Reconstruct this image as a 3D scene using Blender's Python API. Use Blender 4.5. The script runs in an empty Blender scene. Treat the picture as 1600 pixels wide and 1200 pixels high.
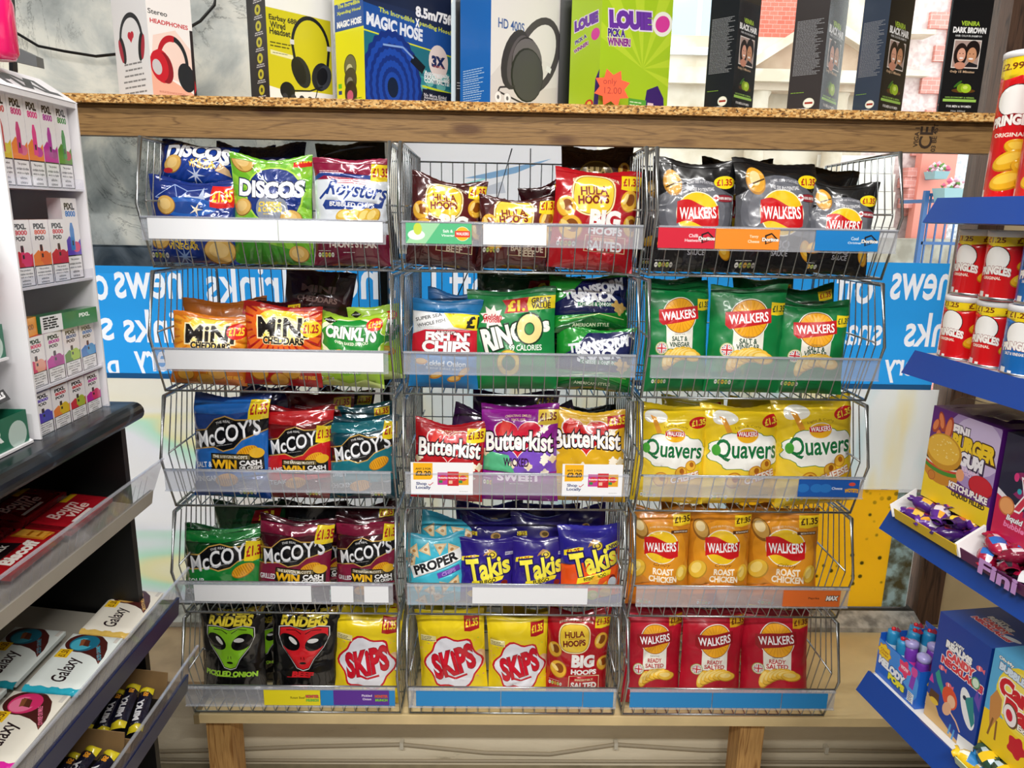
import bpy, math, random
import numpy as np
from mathutils import Vector, Matrix, Euler
from mathutils.geometry import delaunay_2d_cdt
from mathutils import noise as mnoise
C = bpy.context; COL = C.scene.collection
# ---------------------------------------------------------------- camera
CZ = 1.72; FPX = 1145; PITCH, ROLL, YAW = .2296, .0191, .0196
FW = Vector((math.sin(YAW)*math.cos(PITCH), math.cos(YAW)*math.cos(PITCH), -math.sin(PITCH)))
_r = Vector((math.cos(YAW), -math.sin(YAW), 0)); _u = _r.cross(FW)
RT = _r*math.cos(ROLL)+_u*math.sin(ROLL); UP = -_r*math.sin(ROLL)+_u*math.cos(ROLL)
CAM = Vector((0, 0, CZ))
cd = bpy.data.cameras.new('camera'); cam = bpy.data.objects.new('camera', cd); COL.objects.link(cam)
cd.sensor_fit = 'HORIZONTAL'; cd.sensor_width = 36; cd.lens = 36*FPX/1600; cd.clip_start = .02; cd.clip_end = 200
mw = Matrix((RT, UP, -FW)).transposed().to_4x4(); mw.translation = CAM; cam.matrix_world = mw
C.scene.camera = cam
def ray(px, py): return FW+RT*((px-800)/FPX)-UP*((py-600)/FPX)
def atY(px, py, Y): d = ray(px, py); return CAM+d*(Y/d.y)
def atZ(px, py, Z): d = ray(px, py); return CAM+d*((Z-CZ)/d.z)
# ---------------------------------------------------------------- sky, lamps, exposure
vs_ = C.scene.view_settings; C.scene.display_settings.display_device = 'sRGB'
vs_.view_transform = 'Standard'; vs_.look = 'None'; vs_.gamma = 1; vs_.use_curve_mapping = False; vs_.exposure = 0.12
wd = bpy.data.worlds.new('sky'); C.scene.world = wd; wd.use_nodes = True
wd.node_tree.nodes['Background'].inputs[0].default_value = (.95, .975, 1, 1)
wd.node_tree.nodes['Background'].inputs[1].default_value = 3.1
def area(name, loc, rot, sx, sy, e, col=(1, .97, .92)):
    l = bpy.data.lights.new(name, 'AREA'); l.shape = 'RECTANGLE'; l.size = sx; l.size_y = sy; l.energy = e; l.color = col
    o = bpy.data.objects.new(name, l); COL.objects.link(o); o.location = loc; o.rotation_euler = rot; return o
# ---------------------------------------------------------------- materials
_M = {}
def lin(h):
    if not isinstance(h, str): return h
    h = h.lstrip('#')
    if len(h) == 3: h = ''.join(c*2 for c in h)
    o = []
    for i in (0, 2, 4):
        c = int(h[i:i+2], 16)/255
        o.append(c/12.92 if c <= .04045 else ((c+.055)/1.055)**2.4)
    return tuple(o)
# finish: roughness, specular, coat, metallic, bump strength, bump scale
FIN = {'matt': (.6, .4, 0, 0, 0, 1), 'card': (.38, .5, .15, 0, 0, 1), 'foil': (.24, .5, .45, 0, .8, 22),
       'shiny': (.16, .6, .8, .10, 1.0, 17), 'matfoil': (.36, .45, .15, 0, .6, 20), 'gloss': (.2, .5, .4, 0, 0, 1), 'plastic': (.35, .5, 0, 0, 0, 1),
       'wrap': (.25, .5, .3, 0, .6, 45), 'metal': (.28, .5, 0, 1, 0, 1)}
def mat(col, fin='card'):
    k = (col, fin)
    if k in _M: return _M[k]
    m = bpy.data.materials.new('%s_%s' % (fin, str(col).strip('#')))
    m.use_nodes = True
    nt = m.node_tree; b = nt.nodes['Principled BSDF']
    r, s, ct, me, bs, sc = FIN[fin]
    b.inputs['Base Color'].default_value = (*lin(col), 1)
    b.inputs['Roughness'].default_value = r
    b.inputs['Specular IOR Level'].default_value = s
    b.inputs['Coat Weight'].default_value = ct
    b.inputs['Coat Roughness'].default_value = .06
    b.inputs['Metallic'].default_value = me
    if bs:
        tc = nt.nodes.new('ShaderNodeTexCoord')
        oi = nt.nodes.new('ShaderNodeObjectInfo')
        ad = nt.nodes.new('ShaderNodeVectorMath'); ad.operation = 'MULTIPLY_ADD'
        cmb = nt.nodes.new('ShaderNodeCombineXYZ')
        nt.links.new(oi.outputs['Random'], cmb.inputs[0]); nt.links.new(oi.outputs['Random'], cmb.inputs[2])
        ad.inputs[1].default_value = (9, 9, 9)
        nt.links.new(cmb.outputs[0], ad.inputs[0]); nt.links.new(tc.outputs['Object'], ad.inputs[2])
        vo = nt.nodes.new('ShaderNodeTexNoise'); vo.inputs['Scale'].default_value = sc
        vo.inputs['Detail'].default_value = 3; vo.inputs['Distortion'].default_value = 1.2
        vo.noise_type = 'RIDGED_MULTIFRACTAL'
        nt.links.new(ad.outputs[0], vo.inputs['Vector'])
        bu = nt.nodes.new('ShaderNodeBump'); bu.inputs['Strength'].default_value = bs
        bu.inputs['Distance'].default_value = .003
        nt.links.new(vo.outputs[0], bu.inputs['Height'])
        nt.links.new(bu.outputs[0], b.inputs['Normal']); nt.links.new(bu.outputs[0], b.inputs['Coat Normal'])
    _M[k] = m
    return m
# ---------------------------------------------------------------- lettering
_TS = bpy.data.scenes.new('lettering'); _TC = {}
def glyphs(s, bold=0.0, shear=0.0, sp=1.0):
    k = (s, round(bold, 3), shear, sp)
    if k in _TC: return _TC[k]
    cu = bpy.data.curves.new('t', 'FONT'); cu.body = s; cu.resolution_u = 3 if len(s) < 14 else 1
    cu.fill_mode = 'FRONT'; cu.offset = bold; cu.shear = shear; cu.space_character = sp
    ob = bpy.data.objects.new('t', cu); _TS.collection.objects.link(ob)
    vl = _TS.view_layers[0]; vl.update(); dg = vl.depsgraph; dg.update()
    me = bpy.data.meshes.new_from_object(ob.evaluated_get(dg))
    v = [(p.co.x, p.co.y) for p in me.vertices]
    f = [tuple(p.vertices) for p in me.polygons]
    bpy.data.objects.remove(ob); bpy.data.curves.remove(cu); bpy.data.meshes.remove(me)
    if v:
        x0 = min(p[0] for p in v); x1 = max(p[0] for p in v)
        y0 = min(p[1] for p in v); y1 = max(p[1] for p in v)
    else: x0 = x1 = y0 = y1 = 0
    _TC[k] = (v, f, x0, x1, y0, y1)
    return _TC[k]
# ---------------------------------------------------------------- flat printed artwork
class Art:
    '''printed design of one panel: coloured shapes in order, later ones on top'''
    def __init__(s, w, h, base):
        s.w, s.h, s.base, s.items = w, h, base, []
    def poly(s, pts, c): s.items.append((list(pts), [tuple(range(len(pts)))], c)); return s
    def rect(s, x0, y0, x1, y1, c, rot=0):
        cx, cy = (x0+x1)/2, (y0+y1)/2
        return s.poly([turn(x, y, cx, cy, rot) for x, y in ((x0, y0), (x1, y0), (x1, y1), (x0, y1))], c)
    def ell(s, cx, cy, rx, ry, c, rot=0, n=22, a0=0, a1=360):
        P = []
        full = a1-a0 >= 360
        for i in range(n if full else n+1):
            a = math.radians(a0+(a1-a0)*i/n)
            P.append(turn(cx+rx*math.cos(a), cy+ry*math.sin(a), cx, cy, rot))
        return s.poly(P, c)
    def star(s, cx, cy, r0, r1, n, c, rot=0, sy=1):
        return s.poly([turn(cx+(r1 if i % 2 else r0)*math.cos(math.pi*i/n), cy+sy*(r1 if i % 2 else r0)*math.sin(math.pi*i/n), cx, cy, rot) for i in range(2*n)], c)
    def blob(s, cx, cy, rx, ry, c, n=9, amp=.12, seed=1, rot=0):
        R = random.Random(seed); P = []
        for i in range(n*6):
            a = 2*math.pi*i/(n*6); k = 1+amp*math.cos(n*a)+R.uniform(-.03, .03)
            P.append(turn(cx+rx*k*math.cos(a), cy+ry*k*math.sin(a), cx, cy, rot))
        return s.poly(P, c)
    def line(s, pts, w, c):
        for (a, b), (d, e) in zip(pts, pts[1:]):
            L = math.hypot(d-a, e-b) or 1; nx, ny = -(e-b)/L*w/2, (d-a)/L*w/2
            s.poly([(a+nx, b+ny), (a-nx, b-ny), (d-nx, e-ny), (d+nx, e+ny)], c)
        return s
    def text(s, t, cx, cy, wid, c, hgt=None, bold=.02, rot=0, shear=0, out=None, ow=.05, arc=0, taper=0, mirror=False, sp=1.0, drop=None):
        '''lettering centred on cx, cy, as wide as wid (and hgt tall)'''
        v0, f0, x0, x1, y0, y1 = glyphs(t, bold, shear, sp)
        if x1 <= x0: return s
        k = wid/(x1-x0); ky = k if hgt is None else hgt/(y1-y0)
        mx, my = (x0+x1)/2, (y0+y1)/2
        def place(v, dx=0, dy=0):
            o = []
            for x, y in v:
                X, Y = (x-mx)*k, (y-my)*ky
                if taper: Y *= 1+taper*X/wid
                if arc: Y += arc*(1-(2*X/wid)**2)-arc/2
                if mirror: X = -X
                o.append(turn(cx+X+dx, cy+Y+dy, cx, cy, rot))
            return o
        if out:
            v, f = glyphs(t, bold+ow, shear, sp)[:2]
            if drop: s.items.append((place(v, *drop), f, out))
            s.items.append((place(v), f, out))
        s.items.append((place(v0), f0, c))
        return s
    def small(s, x0, x1, y, n, c, lh=2.2, th=.8, seed=3, rot=0, al=0):
        '''n lines of small print too fine to read, as broken rules'''
        R = random.Random(seed)
        for i in range(n):
            yy = y-i*lh; L = (x1-x0)*R.uniform(.7, 1)
            xa = x0+(0 if al == 0 else ((x1-x0)-L)/2 if al == 1 else (x1-x0)-L); xe = xa+L
            while xa < xe-1e-6:
                w = min(R.uniform(2.2, 5)*th*1.3, xe-xa)
                q = [turn(a, b, (x0+x1)/2, y, rot) for a, b in ((xa, yy), (xa+w, yy), (xa+w, yy+th), (xa, yy+th))]
                s.poly(q, c); xa += w+.7*th
        return s
def turn(x, y, cx, cy, a):
    if not a: return (x, y)
    a = math.radians(a); c, n = math.cos(a), math.sin(a)
    return (cx+(x-cx)*c-(y-cy)*n, cy+(x-cx)*n+(y-cy)*c)
def tess(art, step=None, edge=None):
    '''lay the artwork out as ONE flat sheet: (verts2d, tris, colours)'''
    sc = 100/max(art.w, art.h)
    w, h = art.w*sc, art.h*sc
    if step: step *= sc
    V = []; E = []; P = []
    nx = max(2, int(round(w/step))) if step else 1
    ny = max(2, int(round(h/step))) if step else 1
    ring = [(-w/2+w*i/nx, 0) for i in range(nx)]+[(w/2, h*i/ny) for i in range(ny)]+[(w/2-w*i/nx, h) for i in range(nx)]+[(-w/2, h-h*i/ny) for i in range(ny)]
    V += ring; E += [(i, (i+1) % len(ring)) for i in range(len(ring))]
    for pts, fs, c in art.items:
        o = len(V); pts = [(x*sc, y*sc) for x, y in pts]
        if max(p[0] for p in pts) < -w/2 or min(p[0] for p in pts) > w/2 or max(p[1] for p in pts) < 0 or min(p[1] for p in pts) > h: continue
        V += pts; ec = {}
        for f in fs:
            P.append((np.array([pts[i] for i in f]), c))
            for i in range(len(f)):
                e = (min(f[i-1], f[i]), max(f[i-1], f[i])); ec[e] = ec.get(e, 0)+1
        E += [(o+a, o+b) for (a, b), n in ec.items() if n == 1 and a != b]
    if step:
        R = random.Random(5)
        for i in range(1, nx):
            for j in range(1, ny):
                V.append((-w/2+w*(i+R.uniform(-.12, .12))/nx, h*(j+R.uniform(-.12, .12))/ny))
    r = delaunay_2d_cdt([Vector(p) for p in V], E, [], 0, 1e-3)
    vo = r[0]; T = [tuple(f) for f in r[2]]
    X = np.array([(p.x, p.y) for p in vo]); ta = np.array(T); ce = X[ta].mean(1)
    d1 = X[ta[:, 1]]-X[ta[:, 0]]; d2 = X[ta[:, 2]]-X[ta[:, 0]]
    ok = (np.abs(ce[:, 0]) < w/2) & (ce[:, 1] > 0) & (ce[:, 1] < h) & (np.abs(d1[:, 0]*d2[:, 1]-d1[:, 1]*d2[:, 0]) > 1e-9)
    ta = ta[ok]; ce = ce[ok]
    od = np.argsort(ce[:, 0]); ta = ta[od]; ce = ce[od]
    top = np.full(len(ta), -1); cols = [art.base]; ci = {}
    for q, c in P:
        lo, hi = q.min(0), q.max(0)
        i0 = np.searchsorted(ce[:, 0], lo[0]); i1 = np.searchsorted(ce[:, 0], hi[0])
        if i1 <= i0: continue
        cx, cy = ce[i0:i1, 0], ce[i0:i1, 1]; wn = np.zeros(i1-i0, int)
        for (ax, ay), (bx, by) in zip(q, np.roll(q, -1, 0)):
            s = (bx-ax)*(cy-ay)-(cx-ax)*(by-ay)
            wn += ((ay <= cy) & (by > cy) & (s > 0)).astype(int)-((ay > cy) & (by <= cy) & (s < 0)).astype(int)
        m = wn != 0
        if c not in ci: ci[c] = len(cols); cols.append(c)
        top[i0:i1][m] = ci[c]
    T = [tuple(t) for t in ta.tolist()]; K = [cols[k] if k >= 0 else art.base for k in top]
    return [(p.x/sc, p.y/sc) for p in vo], T, K
# ---------------------------------------------------------------- mesh gathering
class MB:
    '''gathers verts and faces with materials, then links them as one mesh object'''
    def __init__(s): s.v = []; s.f = []; s.m = []; s.mi = {}; s.sm = []
    def mid(s, m):
        if m.name not in s.mi: s.mi[m.name] = len(s.mi)
        return s.mi[m.name]
    def add(s, v, f, m, smooth=False):
        o = len(s.v); s.v += [tuple(p) for p in v]; i = s.mid(m)
        for q in f: s.f.append(tuple(o+k for k in q)); s.m.append(i); s.sm.append(smooth)
        return s
    def box(s, x0, y0, z0, x1, y1, z1, m):
        v = [(x, y, z) for x in (x0, x1) for y in (y0, y1) for z in (z0, z1)]
        return s.add(v, [(0, 1, 3, 2), (4, 6, 7, 5), (0, 4, 5, 1), (2, 3, 7, 6), (0, 2, 6, 4), (1, 5, 7, 3)], m)
    def tube(s, pts, r, m, n=6, cap=True):
        pts = [Vector(p) for p in pts]; V = []; F = []
        up = Vector((0, 0, 1))
        for i, p in enumerate(pts):
            d = (pts[min(i+1, len(pts)-1)]-pts[max(i-1, 0)]).normalized()
            a = d.cross(up if abs(d.z) < .95 else Vector((1, 0, 0))).normalized(); b = d.cross(a)
            k = 1.0
            if 0 < i < len(pts)-1:
                c = (pts[i]-pts[i-1]).normalized().dot(d); k = 1/max(.6, c)
            rr = r[i] if isinstance(r, (list, tuple)) else r
            for j in range(n):
                t = 2*math.pi*j/n; V.append(p+(a*math.cos(t)+b*math.sin(t))*rr*k)
        for i in range(len(pts)-1):
            for j in range(n):
                F.append((i*n+j, i*n+(j+1) % n, (i+1)*n+(j+1) % n, (i+1)*n+j))
        if cap: F += [tuple(range(n))[::-1], tuple((len(pts)-1)*n+j for j in range(n))]
        return s.add(V, F, m, True)
    def prism(s, poly, axis, a0, a1, m, smooth=False):
        '''extrude a 2D outline along an axis ('x','y','z')'''
        def P(p, a): return {'x': (a, p[0], p[1]), 'y': (p[0], a, p[1]), 'z': (p[0], p[1], a)}[axis]
        n = len(poly); v = [P(p, a0) for p in poly]+[P(p, a1) for p in poly]
        f = [(i, (i+1) % n, n+(i+1) % n, n+i) for i in range(n)]+[tuple(range(n))[::-1], tuple(range(n, 2*n))]
        return s.add(v, f, m, smooth)
    def lathe(s, prof, m, n=32, o=(0, 0, 0)):
        V = []; F = []
        for (r, z) in prof:
            for j in range(n):
                t = 2*math.pi*j/n; V.append((o[0]+r*math.cos(t), o[1]+r*math.sin(t), o[2]+z))
        for i in range(len(prof)-1):
            for j in range(n): F.append((i*n+j, i*n+(j+1) % n, (i+1)*n+(j+1) % n, (i+1)*n+j))
        return s.add(V, F, m, True)
    def art(s, A, fn, fin, step=None, smooth=False):
        '''printed sheet carried onto a surface by fn(x, y) -> (X, Y, Z)'''
        vs, T, K = tess(A, step)
        o = len(s.v); s.v += [tuple(fn(x, y)) for x, y in vs]
        for t, c in zip(T, K):
            s.f.append(tuple(o+k for k in t)); s.m.append(s.mid(mat(c, fin))); s.sm.append(smooth)
        return s
    def build(s, name, parent=None, loc=None):
        me = bpy.data.meshes.new(name); me.from_pydata(s.v, [], s.f)
        for n in s.mi: me.materials.append(bpy.data.materials[n])
        me.polygons.foreach_set('material_index', s.m); me.polygons.foreach_set('use_smooth', s.sm)
        me.update()
        return link(name, me, parent, loc)
def link(name, me, parent=None, loc=None):
    o = bpy.data.objects.new(name, me); COL.objects.link(o)
    if parent: o.parent = parent
    if loc: o.location = loc
    return o
def tag(o, label, cat, group=None, kind=None):
    o['label'] = label; o['category'] = cat
    if group: o['group'] = group
    if kind: o['kind'] = kind
    return o
def empty(name, loc=(0, 0, 0), rot=(0, 0, 0), label=None, cat=None, group=None):
    o = link(name, None, None, loc); o.rotation_euler = rot; o.empty_display_size = .05
    if label: tag(o, label, cat, group)
    return o
def struct(o): o['kind'] = 'structure'; return o
def copy_tree(o, parent=None):
    c = o.copy(); COL.objects.link(c)
    if parent: c.parent = parent
    for ch in [x for x in bpy.data.objects if x.parent == o]: copy_tree(ch, c)
    return c
# ---------------------------------------------------------------- shop lamps
def tube_lamp(x, y, L, e):
    t = empty('ceiling_lamp', (x, y, 3.44), (0, 0, 0), None)
    l = area('lamp_light', (0, 0, -.06), (0, 0, 0), L, .16, e, (1, .975, .94)); l.parent = t
    MB().box(-L/2, -.1, -.045, L/2, .1, .06, mat('#e8e8e6', 'matt')).build('lamp_housing', t)
    return t
LX = ((-.95, .55), (.75, .55), (-.95, -1.2), (.75, -1.2))
for i, (x, y) in enumerate(LX):
    tag(tube_lamp(x, y, 1.25, 30 if y > 0 else 80), ['ceiling strip lamp above the left gondola', 'ceiling strip lamp above the right gondola', 'ceiling strip lamp above the aisle, left, away from the window', 'ceiling strip lamp above the aisle, right, away from the window'][i], 'lamp', 'strip lamps on the ceiling')
# ---------------------------------------------------------------- node materials of the place
def nodes(name):
    m = bpy.data.materials.new(name); m.use_nodes = True
    return m, m.node_tree, m.node_tree.nodes['Principled BSDF']
def N(nt, t, **k):
    n = nt.nodes.new(t)
    for a, v in k.items():
        if hasattr(n, a): setattr(n, a, v)
        else: n.inputs[a.replace('_', ' ')].default_value = v
    return n
def ramp(nt, fac, stops):
    r = nt.nodes.new('ShaderNodeValToRGB'); e = r.color_ramp.elements
    while len(e) > 1: e.remove(e[-1])
    e[0].position, e[0].color = stops[0][0], (*lin(stops[0][1]), 1)
    for p, c in stops[1:]:
        q = e.new(p); q.color = (*lin(c), 1)
    nt.links.new(fac, r.inputs[0]); return r.outputs[0]
def coords(nt, scale, rot=(0, 0, 0)):
    tc = nt.nodes.new('ShaderNodeTexCoord'); mp = nt.nodes.new('ShaderNodeMapping')
    mp.inputs['Scale'].default_value = scale; mp.inputs['Rotation'].default_value = rot
    nt.links.new(tc.outputs['Object'], mp.inputs[0]); return mp.outputs[0]
def mix(nt, f, a, b, mode='MIX'):
    m = nt.nodes.new('ShaderNodeMix'); m.data_type = 'RGBA'; m.blend_type = mode
    for s, i in ((f, 0), (a, 6), (b, 7)):
        if isinstance(s, (int, float)): m.inputs[i].default_value = s
        elif isinstance(s, (tuple, str)): m.inputs[i].default_value = (*lin(s), 1)
        else: nt.links.new(s, m.inputs[i])
    return m.outputs[2]
def bump(nt, b, h, st, dist=.002):
    u = N(nt, 'ShaderNodeBump', Strength=st, Distance=dist); nt.links.new(h, u.inputs['Height']); nt.links.new(u.outputs[0], b.inputs['Normal'])
def plain(name, col, rough=.6, metal=0, var=.0, sc=8, spec=.5):
    m, nt, b = nodes(name); b.inputs['Roughness'].default_value = rough; b.inputs['Metallic'].default_value = metal; b.inputs['Specular IOR Level'].default_value = spec
    if var:
        n = N(nt, 'ShaderNodeTexNoise', Scale=sc, Detail=5); nt.links.new(coords(nt, (1, 1, 1)), n.inputs['Vector'])
        c = lin(col); d = tuple(max(0, x*(1-var)) for x in c)
        nt.links.new(ramp(nt, n.outputs[0], [(.35, d), (.6, c)]), b.inputs['Base Color'])
    else: b.inputs['Base Color'].default_value = (*lin(col), 1)
    return m
def wood(name, ca, cb, axis='x', sc=1, rough=.55, knots=True):
    m, nt, b = nodes(name)
    s = {'x': (1.2, 16, 16), 'z': (16, 16, 1.2), 'y': (16, 1.2, 16)}[axis]
    n = N(nt, 'ShaderNodeTexNoise', Scale=1.6*sc, Detail=2, Distortion=.6); nt.links.new(coords(nt, s), n.inputs['Vector'])
    w = N(nt, 'ShaderNodeMath', operation='MULTIPLY'); w.inputs[1].default_value = 9; nt.links.new(n.outputs[0], w.inputs[0])
    fr = N(nt, 'ShaderNodeMath', operation='PINGPONG'); fr.inputs[1].default_value = 1; nt.links.new(w.outputs[0], fr.inputs[0])
    f2 = N(nt, 'ShaderNodeTexNoise', Scale=14*sc, Detail=3); nt.links.new(coords(nt, s), f2.inputs['Vector'])
    c = ramp(nt, fr.outputs[0], [(0, ca), (.7, ca), (1, cb)])
    c = mix(nt, .35, c, ramp(nt, f2.outputs[0], [(.35, cb), (.6, ca)]))
    if knots:
        v = N(nt, 'ShaderNodeTexVoronoi', Scale=1.0); nt.links.new(coords(nt, {'x': (3.1, 5, 9), 'z': (9, 9, 2.4), 'y': (9, 3, 9)}[axis]), v.inputs['Vector'])
        k = ramp(nt, v.outputs['Distance'], [(.09, '#000'), (.17, '#fff')])
        c = mix(nt, k, '#5a3a1a', c)
    nt.links.new(c, b.inputs['Base Color']); b.inputs['Roughness'].default_value = rough
    bump(nt, b, f2.outputs[0], .25); return m
def chipboard():
    m, nt, b = nodes('chipboard')
    v = N(nt, 'ShaderNodeTexVoronoi', Scale=260); nt.links.new(coords(nt, (.5, 1, 1)), v.inputs['Vector'])
    n = N(nt, 'ShaderNodeTexNoise', Scale=230, Detail=4); nt.links.new(coords(nt, (.5, 1, 1)), n.inputs['Vector'])
    c = ramp(nt, v.outputs['Color'], [(.1, '#7a4f1c'), (.4, '#c08a44'), (.8, '#dfb878')])
    c = mix(nt, ramp(nt, n.outputs[0], [(.36, '#fff'), (.46, '#000')]), c, '#3c250d')
    nt.links.new(c, b.inputs['Base Color']); b.inputs['Roughness'].default_value = .8; bump(nt, b, n.outputs[0], .7, .003); return m
def marble_fn(nt):
    n = N(nt, 'ShaderNodeTexNoise', Scale=2.2, Detail=8, Distortion=1.8, Roughness=.62); nt.links.new(coords(nt, (1, 1, 1)), n.inputs['Vector'])
    c = ramp(nt, n.outputs[0], [(.33, '#b0b4b4'), (.45, '#d2d4d2'), (.55, '#eeece6'), (.7, '#faf6ec')])
    w = N(nt, 'ShaderNodeTexNoise', Scale=3.4, Detail=7, Distortion=2.6, Roughness=.7); nt.links.new(coords(nt, (1.3, 1, .8), (0, .6, 0)), w.inputs['Vector'])
    a_ = N(nt, 'ShaderNodeMath', operation='SUBTRACT'); a_.inputs[1].default_value = .5; nt.links.new(w.outputs[0], a_.inputs[0])
    b_ = N(nt, 'ShaderNodeMath', operation='ABSOLUTE'); nt.links.new(a_.outputs[0], b_.inputs[0])
    v1 = ramp(nt, b_.outputs[0], [(0, '#e0e0e0'), (.006, '#909090'), (.02, '#202020'), (.05, '#000')])
    k_ = N(nt, 'ShaderNodeTexNoise', Scale=2.6, Detail=2); nt.links.new(coords(nt, (1, 1, 1)), k_.inputs['Vector'])
    vein = mix(nt, 1.0, v1, ramp(nt, k_.outputs[0], [(.42, '#000'), (.6, '#fff')]), 'MULTIPLY')
    c = mix(nt, vein, c, '#30363a')
    return c
def vinyl(name, col, fn=None, tr=.5, mottled=None):
    '''window film: part of the daylight behind it comes through'''
    m = bpy.data.materials.new(name); m.use_nodes = True; nt = m.node_tree; nt.nodes.clear()
    o = nt.nodes.new('ShaderNodeOutputMaterial'); d = nt.nodes.new('ShaderNodeBsdfDiffuse'); t = nt.nodes.new('ShaderNodeBsdfTranslucent'); x = nt.nodes.new('ShaderNodeMixShader')
    g = nt.nodes.new('ShaderNodeBsdfGlossy'); g.inputs['Roughness'].default_value = .2; y = nt.nodes.new('ShaderNodeMixShader'); y.inputs[0].default_value = .035
    x.inputs[0].default_value = tr
    c = None
    if fn: c = fn(nt)
    for s in (d, t):
        if c is not None: nt.links.new(c, s.inputs[0])
        else: s.inputs[0].default_value = (*lin(col), 1)
    nt.links.new(d.outputs[0], x.inputs[1]); nt.links.new(t.outputs[0], x.inputs[2]); nt.links.new(x.outputs[0], y.inputs[1]); nt.links.new(g.outputs[0], y.inputs[2])
    nt.links.new(y.outputs[0], o.inputs[0]); return m
def clear(name, tint='#ffffff', haze=.12, gloss=.08, hz='#ffffff', rough=.06):
    '''clear plastic or glass: mostly see-through, a little milky, a little shiny'''
    m = bpy.data.materials.new(name); m.use_nodes = True; nt = m.node_tree; nt.nodes.clear()
    o = nt.nodes.new('ShaderNodeOutputMaterial'); t = nt.nodes.new('ShaderNodeBsdfTransparent'); t.inputs[0].default_value = (*lin(tint), 1)
    d = nt.nodes.new('ShaderNodeBsdfDiffuse'); d.inputs[0].default_value = (*lin(hz), 1)
    g = nt.nodes.new('ShaderNodeBsdfGlossy'); g.inputs['Roughness'].default_value = rough
    a = nt.nodes.new('ShaderNodeMixShader'); a.inputs[0].default_value = haze; b = nt.nodes.new('ShaderNodeMixShader')
    fr = nt.nodes.new('ShaderNodeLayerWeight'); fr.inputs[0].default_value = gloss*2.2
    nt.links.new(t.outputs[0], a.inputs[1]); nt.links.new(d.outputs[0], a.inputs[2]); nt.links.new(a.outputs[0], b.inputs[1]); nt.links.new(g.outputs[0], b.inputs[2])
    nt.links.new(fr.outputs['Fresnel'], b.inputs[0]) if gloss > .1 else setattr(b.inputs[0], 'default_value', gloss)
    nt.links.new(b.outputs[0], o.inputs[0]); return m
STEEL = plain('chromed_wire', '#b4b8ba', .26, .9)
ACRY = clear('clear_ticket_plastic', '#f4f6fa', .2, .09, '#eef0f6')
ACRYL = clear('clear_acrylic', '#f2f2f4', .10, .10, '#e8e8ee')
THIN = clear('thin_clear_plastic', '#fbfbfd', .03, .05, '#ffffff'); GLASS = clear('window_glass', '#f4f8f8', .02, .02)
WPAINT = plain('white_paint', '#d9d6cf', .7, 0, .1); DIMW = plain('stocked_wall_grey', '#5c5650', .7, 0, .3)
PINE = wood('pine', '#8f6d3f', '#5c3f1d', 'x', 1.6)
PINEZ = wood('pine_upright', '#c79a5c', '#8a5a2a', 'z')
OLDWOOD = wood('old_dark_wood', '#5a4030', '#2a1a12', 'z', rough=.7, knots=False)
PLY = plain('cream_board', '#e8cf9a', .5, 0, .16, 5)
def dirty_wall():
    m, nt, b = nodes('dirty_beige_plaster')
    n = N(nt, 'ShaderNodeTexNoise', Scale=2.5, Detail=8, Roughness=.65); nt.links.new(coords(nt, (1, 1, 3)), n.inputs['Vector'])
    c = ramp(nt, n.outputs[0], [(.28, '#a39880'), (.36, '#ddd2b8'), (.7, '#ece2ca')])
    nt.links.new(c, b.inputs['Base Color']); b.inputs['Roughness'].default_value = .75; bump(nt, b, n.outputs[0], .4, .01); return m
BEIGE = dirty_wall()
# ---------------------------------------------------------------- room shell
WY = 2.40; FZ = -.42
struct(MB().box(-3, -2.6, FZ-.05, 3, 2.6, FZ, plain('pale_floor', '#b9b0a2', .5, 0, .15)).build('floor'))
struct(MB().box(-3, -2.6, 3.50, 3, 2.6, 3.56, plain('ceiling_white', '#e4e2dc', .8)).build('ceiling'))
struct(MB().box(-3.05, -2.6, FZ, -3, 2.6, 3.5, DIMW).build('wall_left'))
struct(MB().box(3, -2.6, FZ, 3.05, 2.6, 3.5, DIMW).build('wall_right'))
struct(MB().box(-3, -2.65, FZ, 3, -2.6, 3.5, DIMW).build('wall_rear'))
RY = 2.07
b = MB(); b.box(-3, RY, FZ, 3, WY+.14, .266, BEIGE)
struct(b.build('wall_window'))
b = MB(); b.box(1.60, WY-.01, .275, 3, WY+.14, 3.50, plain('cream_plaster', '#cdb991', .7, 0, .15, 4))
struct(b.build('wall_beside_window'))
b = MB(); b.box(-3, WY-.01, .275, -1.95, WY+.14, 3.50, WPAINT); struct(b.build('wall_far_left'))
b = MB(); b.box(-1.95, WY-.01, 2.62, 1.60, WY+.14, 3.50, WPAINT); struct(b.build('wall_above_window'))
# window: dark timber frame, two panes
w1 = struct(empty('window_1', (0, 0, 0)))
b = MB(); b.box(1.515, WY-.045, .30, 1.60, WY+.06, 2.62, OLDWOOD); b.build('window_post', w1)
b = MB(); b.box(-.388, WY-.04, .33, -.358, WY+.05, 2.62, plain('black_mullion', '#15130f', .5)); b.build('window_mullion', w1)
b = MB(); b.box(-1.95, WY-.03, .30, 1.52, WY+.08, .345, plain('sooty_sill_frame', '#2b2823', .6, 0, .5, 12)); b.build('window_bottom_rail', w1)
b = MB(); b.box(-1.95, WY-.03, 2.56, 1.52, WY+.08, 2.62, OLDWOOD); b.build('window_top_rail', w1)
b = MB(); b.box(-1.95, WY+.01, .34, -.37, WY+.016, 2.6, GLASS); b.build('window_pane', w1)
b = MB(); b.box(-.36, WY+.01, .34, 1.52, WY+.016, 2.6, GLASS); b.build('window_pane', w1)
struct(MB().prism([(WY-.03, .345), (WY-.10, .318), (WY-.10, .30), (WY-.03, .30)], 'x', -1.95, 1.515, plain('flaking_white_sill', '#c9c8c2', .6, 0, .6, 26)).build('window_sill'))
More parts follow.
